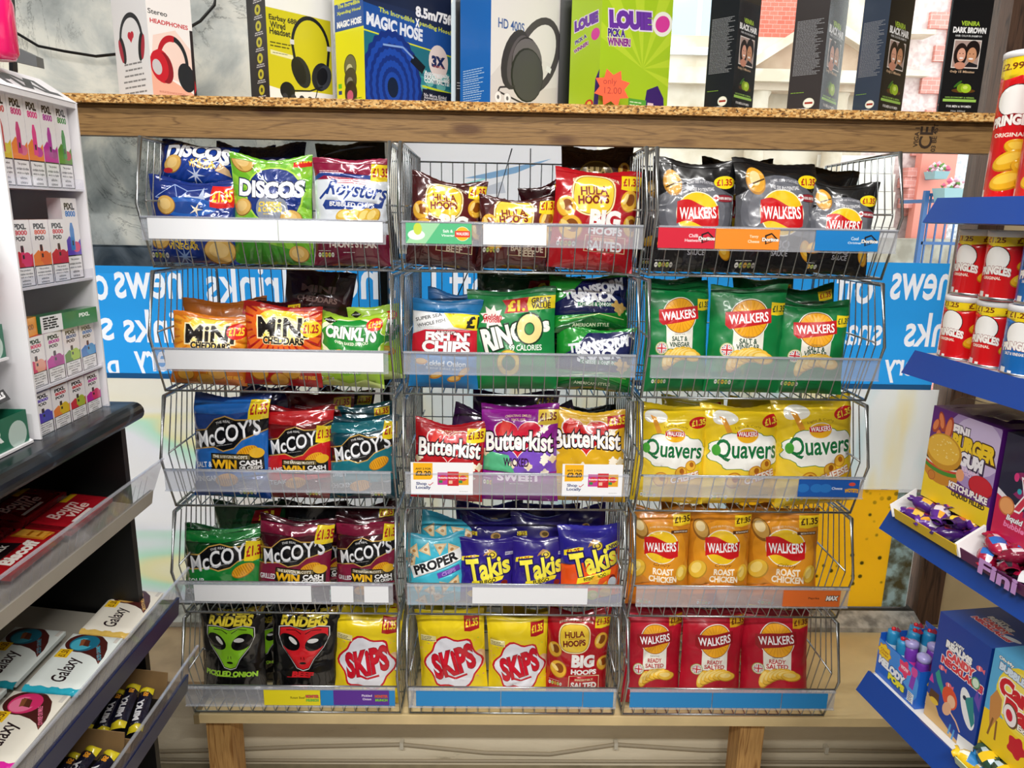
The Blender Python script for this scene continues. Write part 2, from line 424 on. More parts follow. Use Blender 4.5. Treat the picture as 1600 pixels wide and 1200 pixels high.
# marble patterned sheet over the left pane
tag(MB().box(-1.93, WY-.075, 1.60, -.40, WY-.065, 2.66, vinyl('marble_film', '#ccc', marble_fn, .55)).build('marble_sheet'), 'grey and white marble patterned sheet covering the upper left of the window', 'panel')
def smoky(nt):
    n = N(nt, 'ShaderNodeTexNoise', Scale=5, Detail=7, Distortion=2); nt.links.new(coords(nt, (1, 1, 1)), n.inputs['Vector'])
    return ramp(nt, n.outputs[0], [(.35, '#4a5a68'), (.6, '#8a98a4')])
tag(MB().box(-1.93, WY-.06, 1.535, -.40, WY-.055, 1.60, vinyl('bluish_marble', '#788', smoky, .3)).build('marble_edge_strip'), 'bluish grey strip of marble film just above the blue sign, left of the baskets', 'film strip')
# ---------------------------------------------------------------- blue mirrored window sign
BAND = vinyl('sign_blue', '#2f9be6', None, .55)
BWHT = vinyl('sign_white', '#f2f0f6', None, .6)
def art_sheet(mb, A, fn, mats):
    vs, T, K = tess(A); o = len(mb.v); mb.v += [tuple(fn(x, y)) for x, y in vs]
    for t, c in zip(T, K): mb.f.append(tuple(o+k for k in t)); mb.m.append(mb.mid(mats[c])); mb.sm.append(False)
    return mb
bx0, bx1, bz0, bz1 = -1.92, 1.47, 1.178, 1.585
A = Art(bx1-bx0, bz1-bz0, 'b')
def word(t, px, py, w, h):
    p = atY(px, py, WY); A.text(t, p.x-(bx0+bx1)/2, p.z-bz0, w, 'w', h, bold=.015, mirror=True)
for w_ in (('news', 232, 446, .215, .086), ('of', 148, 440, .085, .12), ('drinks', 395, 444, .30, .125), ('sno', 572, 446, .19, .092), ('off l', 722, 444, .20, .135), ('news', 1438, 448, .20, .088), ('off', 1334, 444, .13, .13), ('and', 880, 446, .19, .11),
        ('drinks', 258, 510, .27, .11), ('s', 168, 514, .042, .075), ('snacks', 470, 512, .30, .10), ('drinks', 1474, 516, .26, .115), ('snacks', 1322, 516, .24, .10), ('grocery', 276, 572, .27, .10), ('ph', 168, 574, .08, .10), ('stationery', 1456, 576, .33, .10)): word(*w_)
b = art_sheet(MB(), A, lambda x, y: (x+(bx0+bx1)/2, WY-.004, y+bz0), {'b': BAND, 'w': BWHT})
tag(b.build('window_sign'), 'blue window sign with big white mirrored words seen from inside', 'sign')
tag(MB().box(-1.92, WY-.003, 1.16, 1.47, WY-.002, 1.178, vinyl('sign_lower_edge', '#3d7fb4', None, .4)).build('sign_edge_strip'), 'darker blue strip along the foot of the mirrored window sign', 'film strip')
# ---------------------------------------------------------------- frosted posters below the sign
def pastel(nt):
    n = N(nt, 'ShaderNodeTexNoise', Scale=1.1, Detail=2, Distortion=.4); nt.links.new(coords(nt, (.5, 1, 2.6), (0, .5, 0)), n.inputs['Vector'])
    c = ramp(nt, n.outputs[0], [(.30, '#f6e2da'), (.36, '#f3f0ee'), (.50, '#f3f1f4'), (.545, '#d8f0e2'), (.56, '#f5efd0'), (.585, '#f5f2ee'), (.72, '#f8f0dc')])
    w = N(nt, 'ShaderNodeTexNoise', Scale=9, Detail=5); nt.links.new(coords(nt, (2, 1, .6)), w.inputs['Vector'])
    return mix(nt, ramp(nt, w.outputs[0], [(.3, '#000'), (.7, '#333')]), c, '#e8e6ea')
tag(MB().box(-1.93, WY-.001, .347, -.39, WY+.001, 1.16, vinyl('faded_poster', '#eee', pastel, .62)).build('poster'), 'faded white poster with pale green and red streaks, on the glass left of the baskets', 'poster')
def frosty(nt):
    n = N(nt, 'ShaderNodeTexNoise', Scale=3, Detail=3); nt.links.new(coords(nt, (2.2, 1, .5)), n.inputs['Vector'])
    return ramp(nt, n.outputs[0], [(.34, '#f6efd8'), (.45, '#f4f4f2'), (.58, '#f4f4f4'), (.70, '#dcecf0')])
x0 = atY(1150, 800, WY).x; x1 = atY(1397, 800, WY).x; x2 = atY(1435, 800, WY).x; FV = vinyl('frosted_poster', '#eee', frosty, .62)
tag(MB().box(-.355, WY-.001, .347, x0, WY+.001, 1.16, FV).box(x0, WY-.001, .80, 1.50, WY+.001, 1.16, FV).box(x2, WY-.001, .347, 1.50, WY+.001, .80, FV).build('poster'), 'white frosted poster on the glass behind the middle and right baskets', 'poster')
def spotted(nt):
    v = N(nt, 'ShaderNodeTexVoronoi', Scale=26); nt.links.new(coords(nt, (1, 1, 1)), v.inputs['Vector'])
    k = ramp(nt, v.outputs['Distance'], [(.16, '#fff'), (.24, '#000')])
    n = N(nt, 'ShaderNodeTexNoise', Scale=7); nt.links.new(coords(nt, (1, 1, 1)), n.inputs['Vector'])
    k2 = mix(nt, 1.0, k, ramp(nt, n.outputs[0], [(.45, '#000'), (.6, '#fff')]), 'MULTIPLY')
    return mix(nt, k2, '#fcd93a', '#6f6a2c')
x0 = atY(1150, 800, WY).x; x1 = atY(1397, 800, WY).x
tag(MB().box(x0, WY-.008, .349, x1, WY-.006, .80, vinyl('yellow_poster', '#f5cf35', spotted, .62)).build('poster'), 'yellow poster with dark mould spots beside the lower right basket', 'poster')
def mouldy(nt):
    n = N(nt, 'ShaderNodeTexNoise', Scale=22, Detail=6); nt.links.new(coords(nt, (1, 1, 1)), n.inputs['Vector'])
    return ramp(nt, n.outputs[0], [(.38, '#6d6648'), (.48, '#8d9a90'), (.6, '#c6dfe2')])
x2 = atY(1435, 800, WY).x
tag(MB().box(x1, WY-.007, .349, x2, WY-.005, .79, vinyl('mouldy_film', '#998', mouldy, .35)).build('film_strip'), 'mottled grey green mouldy strip right of the yellow spotted poster', 'film strip')
# white poster behind the middle top basket
A = Art(.62, .34, 'w')
A.poly([(-.24, .185), (-.12, .20), (0, .235), (.10, .262), (-.02, .225), (-.12, .188)], 't').poly([(-.10, .222), (.02, .25), (.17, .285), (.06, .24), (-.02, .222)], 'b')
A.poly([(-.28, .165), (-.1, .175), (.02, .215), (.03, .18), (-.12, .165)], 'g').poly([(-.12, .10), (.22, .155), (.25, .15), (.26, .02), (-.14, .02)], 'g').line([(-.14, .105), (.23, .165)], .012, 'b2').line([(-.13, .085), (.24, .145)], .006, 'b2')
px = atY(775, 330, WY)
b = art_sheet(MB(), A, lambda x, y: (x+px.x, WY-.03, y+1.60), {'w': vinyl('poster_white', '#f6f2f6', None, .55), 't': vinyl('poster_teal', '#9fe0dc', None, .55), 'b': vinyl('poster_blue', '#8fb6dd', None, .5), 'b2': vinyl('poster_grey_blue', '#a4b6c6', None, .5), 'g': vinyl('poster_grey', '#d4d4de', None, .5)})
tag(b.build('poster'), 'white poster with blue and teal swoosh and a pictured clear tub, behind middle top basket', 'poster')
# cords and cables
def cable(name, pts, r, m, label, cat='cable', clips=None):
    if not clips: return tag(MB().tube(pts, r, m).build(name), label, cat)
    t = empty(name, pts[0], (0, 0, 0), label, cat); o = Vector(pts[0])
    MB().tube([Vector(p)-o for p in pts], r, m).build('cable_run', t)
    for c in clips:
        c = Vector(c)-o; MB().box(c.x-.006, c.y-.010, c.z-.012, c.x+.006, c.y+.009, c.z+.012, mat('#c9c4b4', 'plastic')).build('cable_clip', t)
    return t
BLK = mat('#0c0c0e', 'plastic')
cable('blind_cord', [atY(800, 232, WY-.08), atY(770, 335, WY-.08), atY(690, 520, WY-.08), atY(650, 610, WY-.08)], .0022, BLK, 'thin black cord hanging slantwise behind the middle baskets', 'cord')
cable('bead_chain', [atY(829, 232, WY-.06), atY(828, 330, WY-.06), atY(828, 420, WY-.06)], .002, mat('#3c3c40', 'plastic'), 'thin bead chain hanging straight behind the middle top basket', 'cord')
cable('power_cable', [atY(-30, 30, 2.30), atY(15, 45, 2.30), atY(60, 72, 2.30), atY(100, 80, 2.30), atY(150, 88, 2.30), atY(188, 84, 2.30), atY(250, 70, 2.30), atY(313, 33, 2.30), atY(335, 8, 2.30), atY(342, -40, 2.30)], .0042, BLK, 'black power cable drooping across the marble sheet behind the headphone boxes', 'cable')
GB = mat('#a79c86', 'matt')
yy = RY-.010
cable('wall_cable', [atY(x, y, yy) for x, y in ((200, 1175), (330, 1172), (480, 1166), (628, 1163), (760, 1176), (860, 1178), (962, 1163), (1100, 1172), (1285, 1172), (1500, 1176))], .006, GB, 'sagging beige cable clipped along the wall under the counter', 'cable', [atY(x, y, yy) for x, y in ((628, 1163), (962, 1163), (1290, 1170))])
cable('wall_cable', [atY(x, y, yy) for x, y in ((200, 1186), (480, 1188), (860, 1189), (1200, 1190), (1500, 1192))], .005, GB, 'straight beige cable low on the wall under the counter', 'cable')
tag(MB().prism([(RY, -.10), (RY-.012, -.10), (RY-.03, -.088), (RY-.03, -.066), (RY, -.056)], 'x', -2.9, 2.9, plain('grimy_ledge', '#8f8468', .7, 0, .4, 9)).build('dado_rail'), 'grimy beige ledge running along the wall below the counter', 'ledge')
# ---------------------------------------------------------------- counter under the baskets
t = empty('counter', (0, 1.846, .30), (0, 0, 0), 'cream board counter on pine legs carrying all the wire baskets', 'counter')
MB().box(-.845, 0, -.028, 1.72, .46, 0, PLY).build('counter_top', t)
MB().box(-.86, -.002, -.03, -.845, .46, .0, plain('board_edge', '#8a7752', .7)).build('edge_strip', t)
for x in (-.84, .735): MB().box(x, .03, FZ-.30, x+.072, .12, -.028, PINEZ).build('leg', t)
tag(MB().box(-1.95, 2.0, .268, -.862, WY-.10, .298, plain('sill_ply', '#b89c7a', .6, 0, .25, 9)).build('sill_board'), 'shallow plywood sill board under the window, left of the basket counter', 'board')
# ---------------------------------------------------------------- timber shelf above the baskets
t = empty('overhead_shelf', (0, 1.90, 1.96), (0, 0, 0), 'chipboard shelf with a pine front rail above the baskets, holding boxed headphones', 'shelf')
MB().box(-1.35, 0, .002, 1.42, .40, .022, chipboard()).build('shelf_board', t)
o = MB().box(-1.35, .022, -.072, 1.45, .062, .0, PINE).build('front_rail', t)
b = MB()
A = Art(.10, .06, '#a87c4a')
A = Art(.3, .3, 'n')
p = atY(1447, 215, 1.921)
for s, dx, h in (('CE', 0, .034), ('VIGA 1', -.024, .012), ('03 BE 4ST', .022, .012)):
    v, f, a0, a1, c0, c1 = glyphs(s, .02); k = h/(c1-c0)
    b.add([(p.x+dx-((y-(c0+c1)/2)*k), .0215, p.z-1.96+(x-(a0+a1)/2)*k) for x, y in v], f, mat('#2e1d0e', 'matt'))
b.build('rail_stamp', o)
# ---------------------------------------------------------------- wire baskets
BX = (-.857, -.2413, .3744); BY = 1.85; PIT = .3165; BW = .59; BD = .42
def BZ(t): return 1.574-PIT*(t-1)
def prof(z): return -.06*z/.152 if z < .152 else -.06+.048*(z-.152)/.151
def make_basket():
    root = empty('wire_basket')
    b = MB()
    for x in (0, BW): b.tube([(x, BD, 0), (x, 0, 0), (x, prof(.152), .152), (x, prof(.303), .303), (x, BD-.02, .296), (x, BD, 0)], .0036, STEEL)
    b.tube([(0, 0, 0), (BW, 0, 0)], .003, STEEL); b.tube([(0, BD, 0), (BW, BD, 0)], .003, STEEL)
    b.build('frame', root)
    for x in (.004, BW-.004):
        b = MB()
        for i in range(1, 13):
            y = BD*i/13; k = 1-y/BD
            b.tube([(x, y, 0), (x, y+prof(.152)*k, .152), (x, y+prof(.3)*k, .298)], .0017, STEEL, 5, False)
        s = 1 if x < .1 else -1
        b.tube([(x+.004*s, prof(.15)+.03, .158), (x+.004*s, BD, .158)], .0026, STEEL, 5)
        b.build('side_panel', root)
    b = MB()
    for i in range(1, 18):
        x = BW*i/18; b.tube([(x, 0, 0), (x, prof(.115), .115)], .0017, STEEL, 5, False)
    b.tube([(0, prof(.118), .118), (BW, prof(.118), .118)], .003, STEEL, 5)
    b.build('front_panel', root)
    b = MB()
    for i in range(1, 18):
        x = BW*i/18; b.tube([(x, BD, 0), (x, BD-.02, .285)], .0017, STEEL, 5, False)
    b.tube([(0, BD-.02, .287), (BW, BD-.02, .287)], .0026, STEEL, 5); b.tube([(0, BD-.01, .14), (BW, BD-.01, .14)], .002, STEEL, 5)
    b.build('back_panel', root)
    b = MB()
    for i in range(1, 18):
        x = BW*i/18; b.tube([(x, 0, 0), (x, BD, 0)], .0017, STEEL, 5, False)
    for y in (.1, .21, .32): b.tube([(0, y, -.004), (BW, y, -.004)], .0024, STEEL, 5)
    b.build('base_panel', root)
    b = MB(); yf = -.062
    b.box(.006, yf, .068, BW-.006, yf+.0015, .122, ACRY); b.box(.006, yf-.005, .066, BW-.006, yf+.0015, .0685, ACRY); b.box(.006, yf-.004, .1195, BW-.006, yf+.006, .1235, ACRY)
    b.build('ticket_rail', root)
    return root
ROWN = ('top', 'second', 'third', 'fourth', 'bottom'); COLN = ('left', 'middle', 'right')
proto = make_basket()
for t in range(1, 6):
    for c in range(3):
        o = proto if (t, c) == (1, 0) else copy_tree(proto)
        o.location = (BX[c], BY, BZ(t))
        tag(o, 'chromed wire basket of the %s stack, %s tier' % (COLN[c], {'top': 'topmost', 'second': 'second from top', 'third': 'third from top', 'fourth': 'fourth from top', 'bottom': 'lowest'}[ROWN[t-1]]), 'basket', 'stacked wire baskets')
# ---------------------------------------------------------------- crisp packets
def packet(w, h, A, fin, seed, d=.07, seal=None, name='crisp_packet', flat=False):
    '''a filled pillow packet: printed front, plain back and a crimped top seal; origin at its foot'''
    R = random.Random(seed); H = A.h
    p1, p2, p3 = R.uniform(0, 6), R.uniform(0, 6), R.uniform(0, 6); k1 = R.uniform(9, 15); bend = R.uniform(-.25, .5); so = Vector((seed*1.7, seed*.9, 0))
    skew = R.uniform(-.03, .03); tw = R.uniform(-.012, .012)
    def surf(x, y, side):
        u, v = max(-.5, min(.5, x/A.w)), max(0, min(1.004, y/H))
        e = max(0, 1-abs(2*u)**2.2)**.62; s = max(0, math.sin(math.pi*min(1, v**.82)))**.62
        X = u*w*(1-.065*max(0, math.sin(math.pi*v))**.8)+skew*w*v*v
        ww = .0030*math.sin(u*k1+p1+v*3)*math.exp(-(1-v)/.16)+.0022*math.sin(u*11+p2-v*5)*math.exp(-v/.14)
        nz = mnoise.noise(Vector((X*16, v*h*16, 0))+so)*.0065*e*s+mnoise.noise(Vector((X*44, v*h*44, 3))+so)*.002*e*s
        cr = .0035*math.sin((u*.8+v*1.1)*16+p3)*max(0, abs(2*u)-.45)*s
        rg = 1-abs(mnoise.noise(Vector((X*9, v*h*9, 7))+so))*2.2; cr -= .0042*max(0, rg-.55)/.45*e**.5*s*side*-1
        Y = side*(d/2*e*s+nz+cr)+ww+tw*2*u
        Z = v*h
        if v > .86: t = (v-.86)*h; Y += bend*t; Z -= .25*abs(bend)*t
        Z += -.006*math.cos(2*math.pi*u)*v**8-.004*math.sin(u*5+p1)*v**6
        if v < .12: Z += .010*(1-v/.12)*(abs(2*u)**2-.3)*0
        return (X, Y, Z)
    root = empty(name)
    b = MB(); top = .955
    B = Art(A.w, H*top, A.base); B.items = A.items
    b.art(B, lambda x, y: surf(x, y, -1), fin, 4.6, True)
    nx, ny = 14, 18; m = mat(A.base, fin)
    vv = [surf(-A.w/2+A.w*i/nx, H*top*j/ny, 1) for j in range(ny+1) for i in range(nx+1)]
    b.add(vv, [(j*(nx+1)+i, (j+1)*(nx+1)+i, (j+1)*(nx+1)+i+1, j*(nx+1)+i+1) for j in range(ny) for i in range(nx)], m, True)
    b.build('pouch', root)
    b = MB(); m = mat(seal or A.base, fin); nx, ny = 22, 7; vv = []
    for side in (-1, 1):
        for j in range(ny+1):
            for i in range(nx+1):
                q = surf(-A.w/2+A.w*i/nx, H*(top-.004+(1.004-top)*j/ny), -1)
                vv.append((q[0], q[1]+.0007*side+(.0008 if j % 2 else -.0003), q[2]+(.0012*(i % 2) if j == ny else 0)))
    F = []
    for k in (0, 1):
        o = k*(nx+1)*(ny+1)
        for j in range(ny):
            for i in range(nx):
                q = (o+j*(nx+1)+i, o+j*(nx+1)+i+1, o+(j+1)*(nx+1)+i+1, o+(j+1)*(nx+1)+i); F.append(q if k == 0 else q[::-1])
    b.add(vv, F, m, True); b.build('top_seal', root)
    return root
# ---- printed designs (x -50..50, y 0..A.h)
def flag(A, x, y, w, h, bg, fg, t='\u00a31.35', rot=0, wave=0):
    A.poly([turn(x+a*w, y+b*h, x, y, rot) for a, b in ((-.5, -.5), (-.1, -.56), (.5, -.46), (.5, .5), (.1, .46), (-.5, .54))], bg)
    return A.text(t, x, y, w*.84, fg, h*.55, bold=.035, rot=rot+3)
def oval(A, x, y, w, h, bg, fg, t='\u00a31.35', rot=0):
    A.ell(x, y, w/2, h/2, bg, rot); return A.text(t, x, y, w*.74, fg, h*.52, bold=.035, rot=rot+3)
def crisp(A, x, y, r, rot=0, c=('#e2a62a', '#f0c552', '#b9781a'), sq=.62):
    A.ell(x, y, r, r*sq, c[2], rot); A.ell(x-.04*r, y+.05*r, r*.94, r*sq*.9, c[0], rot); A.ell(x-.15*r, y+.16*r, r*.62, r*sq*.5, c[1], rot)
    return A
def ridged(A, x, y, r, rot):
    A.ell(x, y, r, r*.55, '#a8690f', rot); A.ell(x, y+.03*r, r*.95, r*.5, '#e5a21c', rot)
    for i in range(-4, 5):
        a = turn(x+i*r*.2, y-.38*r*math.sqrt(1-(i*.2)**2), x, y, rot); b = turn(x+i*r*.2, y+.42*r*math.sqrt(1-(i*.2)**2), x, y, rot); A.line([a, b], r*.06, '#b8740f')
def fan(A, x, y, r, n=6):
    for i in range(n):
        t = i/(n-1); crisp(A, x-r*.75+1.5*r*t, y+r*.32*math.sin(math.pi*t*.8), r*.62, 72-i*16, ('#f0c040', '#f9dc84', '#b98a1c'), .5)
def jack(A, x, y, r):
    A.ell(x, y, r, r, '#7f9a4a').ell(x, y, r*.92, r*.92, '#d9d2b4').ell(x, y, r*.72, r*.72, '#23306e')
    for a in (45, 135): A.rect(x-r*.7, y-r*.14, x+r*.7, y+r*.14, '#ffffff', a).rect(x-r*.68, y-r*.05, x+r*.68, y+r*.05, '#c51f2c', a)
    A.rect(x-r*.71, y-r*.2, x+r*.71, y+r*.2, '#fff').rect(x-r*.2, y-r*.71, x+r*.2, y+r*.71, '#fff').rect(x-r*.71, y-r*.11, x+r*.71, y+r*.11, '#c51f2c').rect(x-r*.11, y-r*.71, x+r*.11, y+r*.71, '#c51f2c')
def pills(A, x, y, n=5, w=4.4, c=('#e8e6de', '#b8c860', '#d8a83a', '#b8c860', '#d6d4cc')):
    for i in range(n): A.ell(x+i*w, y, w*.44, w*.7, c[i % len(c)]).rect(x+i*w-1.2, y-.4, x+i*w+1.2, y+.5, '#555')
    A.small(x-2, x+n*w-2, y+w*1.1, 1, '#ddd', th=.6)
def sunmark(A, x, y, r, txt='WALKERS', band='#c4161e', sun='#f2b91c', wide=1.0, rot=5, rim='#fff'):
    A.ell(x, y, r*1.06, r*1.06, rim, n=30).ell(x, y, r, r, sun, n=30)
    return x, y
def walk_new(A, base, dark, name1, tx, kind):
    H = A.h
    # circle with sun rays, red band across, white label below
    cy = H*.70; A.rect(-50, H*.93, 50, H, dark)
    A.rect(-20, H*.40, 22, cy, '#ece9dc')
    A.ell(1, cy, 26.5, 26.5, '#f4efe0', n=34).ell(1, cy, 25.3, 25.3, '#7c1616' if kind == 'r' else '#7a3b12', n=34).ell(1, cy, 24.4, 24.4, '#efa91f', n=34)
    for i in range(24): a = math.radians(i*15); A.line([(1+7*math.cos(a), cy+7*math.sin(a)), (1+23.6*math.cos(a), cy+23.6*math.sin(a))], .55, '#cf8412')
    bd = '#c2161f' if kind != 'r' else '#9a0f1c'
    A.poly([(-31, cy-9), (-31, cy+8), (30, cy+13), (31, cy-5), (-25, cy-14)], bd)
    A.text('WALKERS', 0, cy+.5, 53, '#fff', 12.5, bold=.02, rot=5)
    A.text('Generous' if kind != 'r' else 'Generous', 1, H*.535, 16, '#444', 3.2, bold=0)
    A.text(name1[0], 1, H*.490, 25, tx, 7, bold=.03).text(name1[1], 1, H*.438, 33, tx, 7, bold=.03)
    jack(A, -27, H*.405, 9.5)
    fan(A, 3, H*.30, 26)
    A.text('Proudly British', 0, H*.14, 34, dark if kind == 'r' else '#0a3b20', 4, bold=0, shear=.2); A.small(-14, 14, H*.11, 1, dark, al=1)
    pills(A, -36, H*.10)
def d_walkers_green(A):
    walk_new(A, '#0b7a3c', '#075a2b', ('SALT &', 'VINEGAR'), '#1d4a36', 'g'); flag(A, 41, A.h*.79, 22, 15, '#f2d41f', '#1a4a2a')
def d_walkers_red(A):
    walk_new(A, '#b3122a', '#8d0d22', ('READY', 'SALTED'), '#b81c2a', 'r'); flag(A, 38, A.h*.87, 26, 16, '#d9a51c', '#6d1a10')
def wave_logo(A, x, y, s, rot=0):
    # sun disc with a waving red banner
    A.ell(x, y, 26*s, 24*s, '#f3ead0', rot, n=30).ell(x, y, 24.8*s, 22.8*s, '#f2c61f', rot, n=30)
    P = []
    for i in range(13): t = i/12; P.append((x-25*s+50*s*t, y+(12-3*t+3.5*math.sin(t*6.3))*s))
    for i in range(13): t = 1-i/12; P.append((x-25*s+50*s*t, y+(-12-1*t+3.5*math.sin(t*6.3))*s))
    A.poly([turn(a, b, x, y, rot) for a, b in P], '#c8141c'); A.text('WALKERS', x, y, 44*s, '#fff', 13*s, bold=.02, rot=rot+2)
def d_bbq(A):
    H = A.h; A.poly([(-50, H*.22), (-50, H*.66), (-20, H*.78), (20, H*.78), (50, H*.70), (50, H*.22)], '#4c4e54').ell(0, H*.53, 46, 40, '#5c5e66').ell(0, H*.53, 38, 33, '#6c6e76').poly([(-50, 0), (-50, H*.30), (-10, H*.36), (50, H*.30), (50, 0)], '#17171a')
    wave_logo(A, 2, H*.525, 1.05)
    A.ell(-29, H*.79, 11, 15, '#b07a22', 15).ell(-29, H*.80, 10, 13.5, '#d99f2e', 15).ell(-30, H*.81, 6, 8, '#eed092', 15).line([(-37, H*.75), (-19, H*.81)], 1.6, '#4a3010')
    A.text('SOME SEE POTATOES,', 5, H*.80, 34, '#c9c9cf', 3.6, arc=2, bold=.01).text('WE SEE POTENTIAL', 5, H*.745, 36, '#e6e6ea', 4.4, arc=-2, bold=.015)
    oval(A, 36, H*.81, 28, 15, '#f3d71e', '#b01a1c'); A.ell(36, H*.665, 15, 4.6, '#23242a').ell(36, H*.665, 14.5, 4.1, '#8d2430').ell(25, H*.665, 4, 4, '#fff').rect(21.5, H*.66, 28.5, H*.67, '#c51f2c').rect(24.2, H*.65, 25.8, H*.68, '#c51f2c').text('100% BRITISH', 38, H*.665, 17, '#f0f0f0', 3)
    A.text('BBQ', 2, H*.245, 24, '#8e8e94', 11, bold=.03).text('SAUCE', 2, H*.175, 21, '#a8a8ae', 6.5, bold=.02)
    crisp(A, -33, H*.27, 13, 20); crisp(A, 38, H*.20, 13, -60); pills(A, -44, H*.06)
def d_roast(A):
    H = A.h; A.poly([(-50, 0), (-50, H*.2), (0, H*.3), (50, H*.2), (50, 0)], '#d27618').ell(0, H*.58, 44, 50, '#e09422')
    A.text('SOME SEE POTATOES,', 2, H*.82, 38, '#f3e3bd', 3.2, arc=3, bold=0)
    A.ell(-32, H*.79, 12, 17, '#8d5a1c', 25).ell(-32, H*.80, 10, 14, '#c89a4a', 25).ell(-33, H*.82, 7, 8, '#e8d3a0', 25)
    wave_logo(A, 2, H*.63, 1.12)
    A.text('Crispy', 4, H*.455, 28, '#7d4310', 7, bold=0, shear=.3).text('ROAST', 6, H*.39, 34, '#fff3dc', 10.5, bold=.04).text('CHICKEN', 6, H*.315, 46, '#fff3dc', 10.5, bold=.04)
    crisp(A, -36, H*.40, 16, 60, ('#e8bb3a', '#f6da76', '#b98a1c'), .8); crisp(A, 38, H*.37, 14, 80, ('#e8bb3a', '#f6da76', '#b98a1c'), .75)
    flag(A, 36, H*.885, 30, 17, '#f0cc20', '#4a2a10'); A.rect(18, H*.76, 46, H*.79, '#5a3012').text('BRITISH POTATOES', 34, H*.775, 22, '#f4e8d0', 2.5)
    pills(A, -30, H*.05)
def d_quavers(A):
    H = A.h; A.ell(-30, H*.32, 40, 30, '#f3d13a').ell(28, H*.18, 36, 22, '#e9b818').ell(-22, H*.88, 16, 9, '#f4f1e6').ell(-30, H*.86, 8, 6, '#f4f1e6').poly([(-30, H*.89), (-22, H*.87), (-14, H*.73), (-20, H*.70)], '#e39a2c')
    A.text('Light & Curly', 6, H*.79, 34, '#8a6a10', 4, arc=3, bold=0)
    A.blob(4, H*.55, 49, 24, '#5a8a3c', 9, .06, 3).blob(4, H*.55, 48, 23, '#fafaf4', 9, .06, 3)
    A.text('Quavers', 5, H*.555, 82, '#14713c', 27, bold=.02, rot=-2).ell(-35, H*.565, 5.4, 7, '#4aa63a')
    A.ell(5, H*.705, 15, 10, '#f4efe0').ell(5, H*.705, 14, 9, '#f0b41e').poly([(-9, H*.70), (-9, H*.745), (18, H*.75), (19, H*.705), (5, H*.69)], '#c4141c').text('WALKERS', 5, H*.722, 25, '#fff', 6)
    oval(A, 38, H*.84, 28, 16, '#c5161c', '#f6dc3a', rot=6)
    for x, y, r in ((-12, .26, 11), (16, .34, 9), (30, .41, 8)): A.ell(x, H*y, r, r*.95, '#c8831c', 20).ell(x, H*y, r*.85, r*.8, '#efb93a', 20).ell(x+r*.15, H*y+r*.2, r*.38, r*.46, '#b06414', 20)
    A.text('CHEESE', 22, H*.29, 42, '#fff6e8', 9.5, bold=.04, rot=14, out='#c0453c', ow=.045)
    pills(A, -36, H*.08); A.small(10, 44, H*.09, 2, '#2d5a1a')
def mccoys(A, dark, hi, gold, extra=None, rot=14, foot=('', ''), win=True, fl=(38, .86)):
    H = A.h
    A.poly([(-50, H*0.800), (-50, H*.92), (50, H*.96), (50, H*0.860), (0, H*0.820)], hi)
    A.poly([(-50, 0), (-50, H*0.460), (50, H*0.660), (50, 0)], hi); A.poly([(-50, 0), (-50, H*0.200), (50, H*0.240), (50, 0)], dark)
    for g, k in ((gold, 1.0), ('#0d0d10', .93)):
        b = 1.6*(k == 1.0)
        A.poly([(-52, H*0.460-b), (-52, H*0.625+b), (-30, H*0.660+b), (-18, H*0.760+b), (-4, H*0.795+b), (10, H*0.760+b), (24, H*0.760+b), (52, H*0.850+b), (52, H*0.690-b), (20, H*0.590-b), (10, H*0.510-b), (-4, H*0.480-b), (-18, H*0.515-b), (-30, H*0.500-b)], g)
    A.text('THE REAL', -6, H*0.745, 20, '#cfcfcf', 3, rot=8, arc=1.5)
    A.text('McCOY\u2019S', 0, H*0.635, 86, '#c9ccd2', 21, bold=.02, rot=rot, shear=.12).text('McCOY\u2019S', 0, H*0.640, 86, '#f4f4f6', 19, bold=.0, rot=rot, shear=.12)
    A.small(-14, 14, H*0.535, 1, '#9a9a9a', th=.7, rot=9)
    ridged(A, 26, H*0.460, 15, 25)
    if win:
        A.rect(-22, H*0.295, 46, H*0.450, '#17150f').rect(-20, H*0.400, 30, H*0.438, '#6a5c34').text('THE BANGIN McCOY\u2019S', 4, H*0.420, 46, '#efe9d8', 4)
        A.text('WIN', -4, H*0.345, 34, '#f0b81c', 11.5, bold=.05).text('CASH', 30, H*0.365, 26, '#f4f4f4', 6.6, bold=.04).text('OR CRISPS', 30, H*0.318, 27, '#f4f4f4', 4.4, bold=.03).ell(38, H*0.460, 9, 6.5, '#e8b422')
    A.text(foot[0], -33, H*0.330, 24, '#e8eef4', 7, rot=7).text(foot[1], -31, H*0.190, 34, '#e8eef4', 7, rot=8) if foot[0] else None
    ridged(A, -2, H*0.190, 16, 10); pills(A, 14, H*.07)
    flag(A, fl[0], H*fl[1], 25, 23, '#f3d61e', '#b1201c')
def d_mc_blue(A): mccoys(A, '#0c3c86', '#1a63b4', '#b9924a', foot=('SALT &', 'VINEGAR'))
def d_mc_red(A): mccoys(A, '#6e0c12', '#c21a20', '#c8a050', foot=('FLAME', 'STEAK'), fl=(40, .72))
def d_mc_teal(A): mccoys(A, '#0a3b48', '#15707e', '#c8a050', foot=('SWEET', 'CHICKEN'), win=False, fl=(43, .84))
def d_mc_green(A): mccoys(A, '#083f18', '#128034', '#c8a050', foot=('SOUR', 'ONION'), win=False, fl=(40, .70))
def d_mc_maroon(A): mccoys(A, '#3b0a18', '#7d1838', '#c8a050', foot=('GRILLED', 'STEAK'), fl=(40, .85))
def discbit(A, x, y, r, rot=0):
    A.ell(x, y, r, r*.86, '#8d6424', rot).ell(x-.3, y+.5, r*.93, r*.8, '#d6ab5a', rot).ell(x-1, y+1.4, r*.6, r*.5, '#e4c27c', rot)
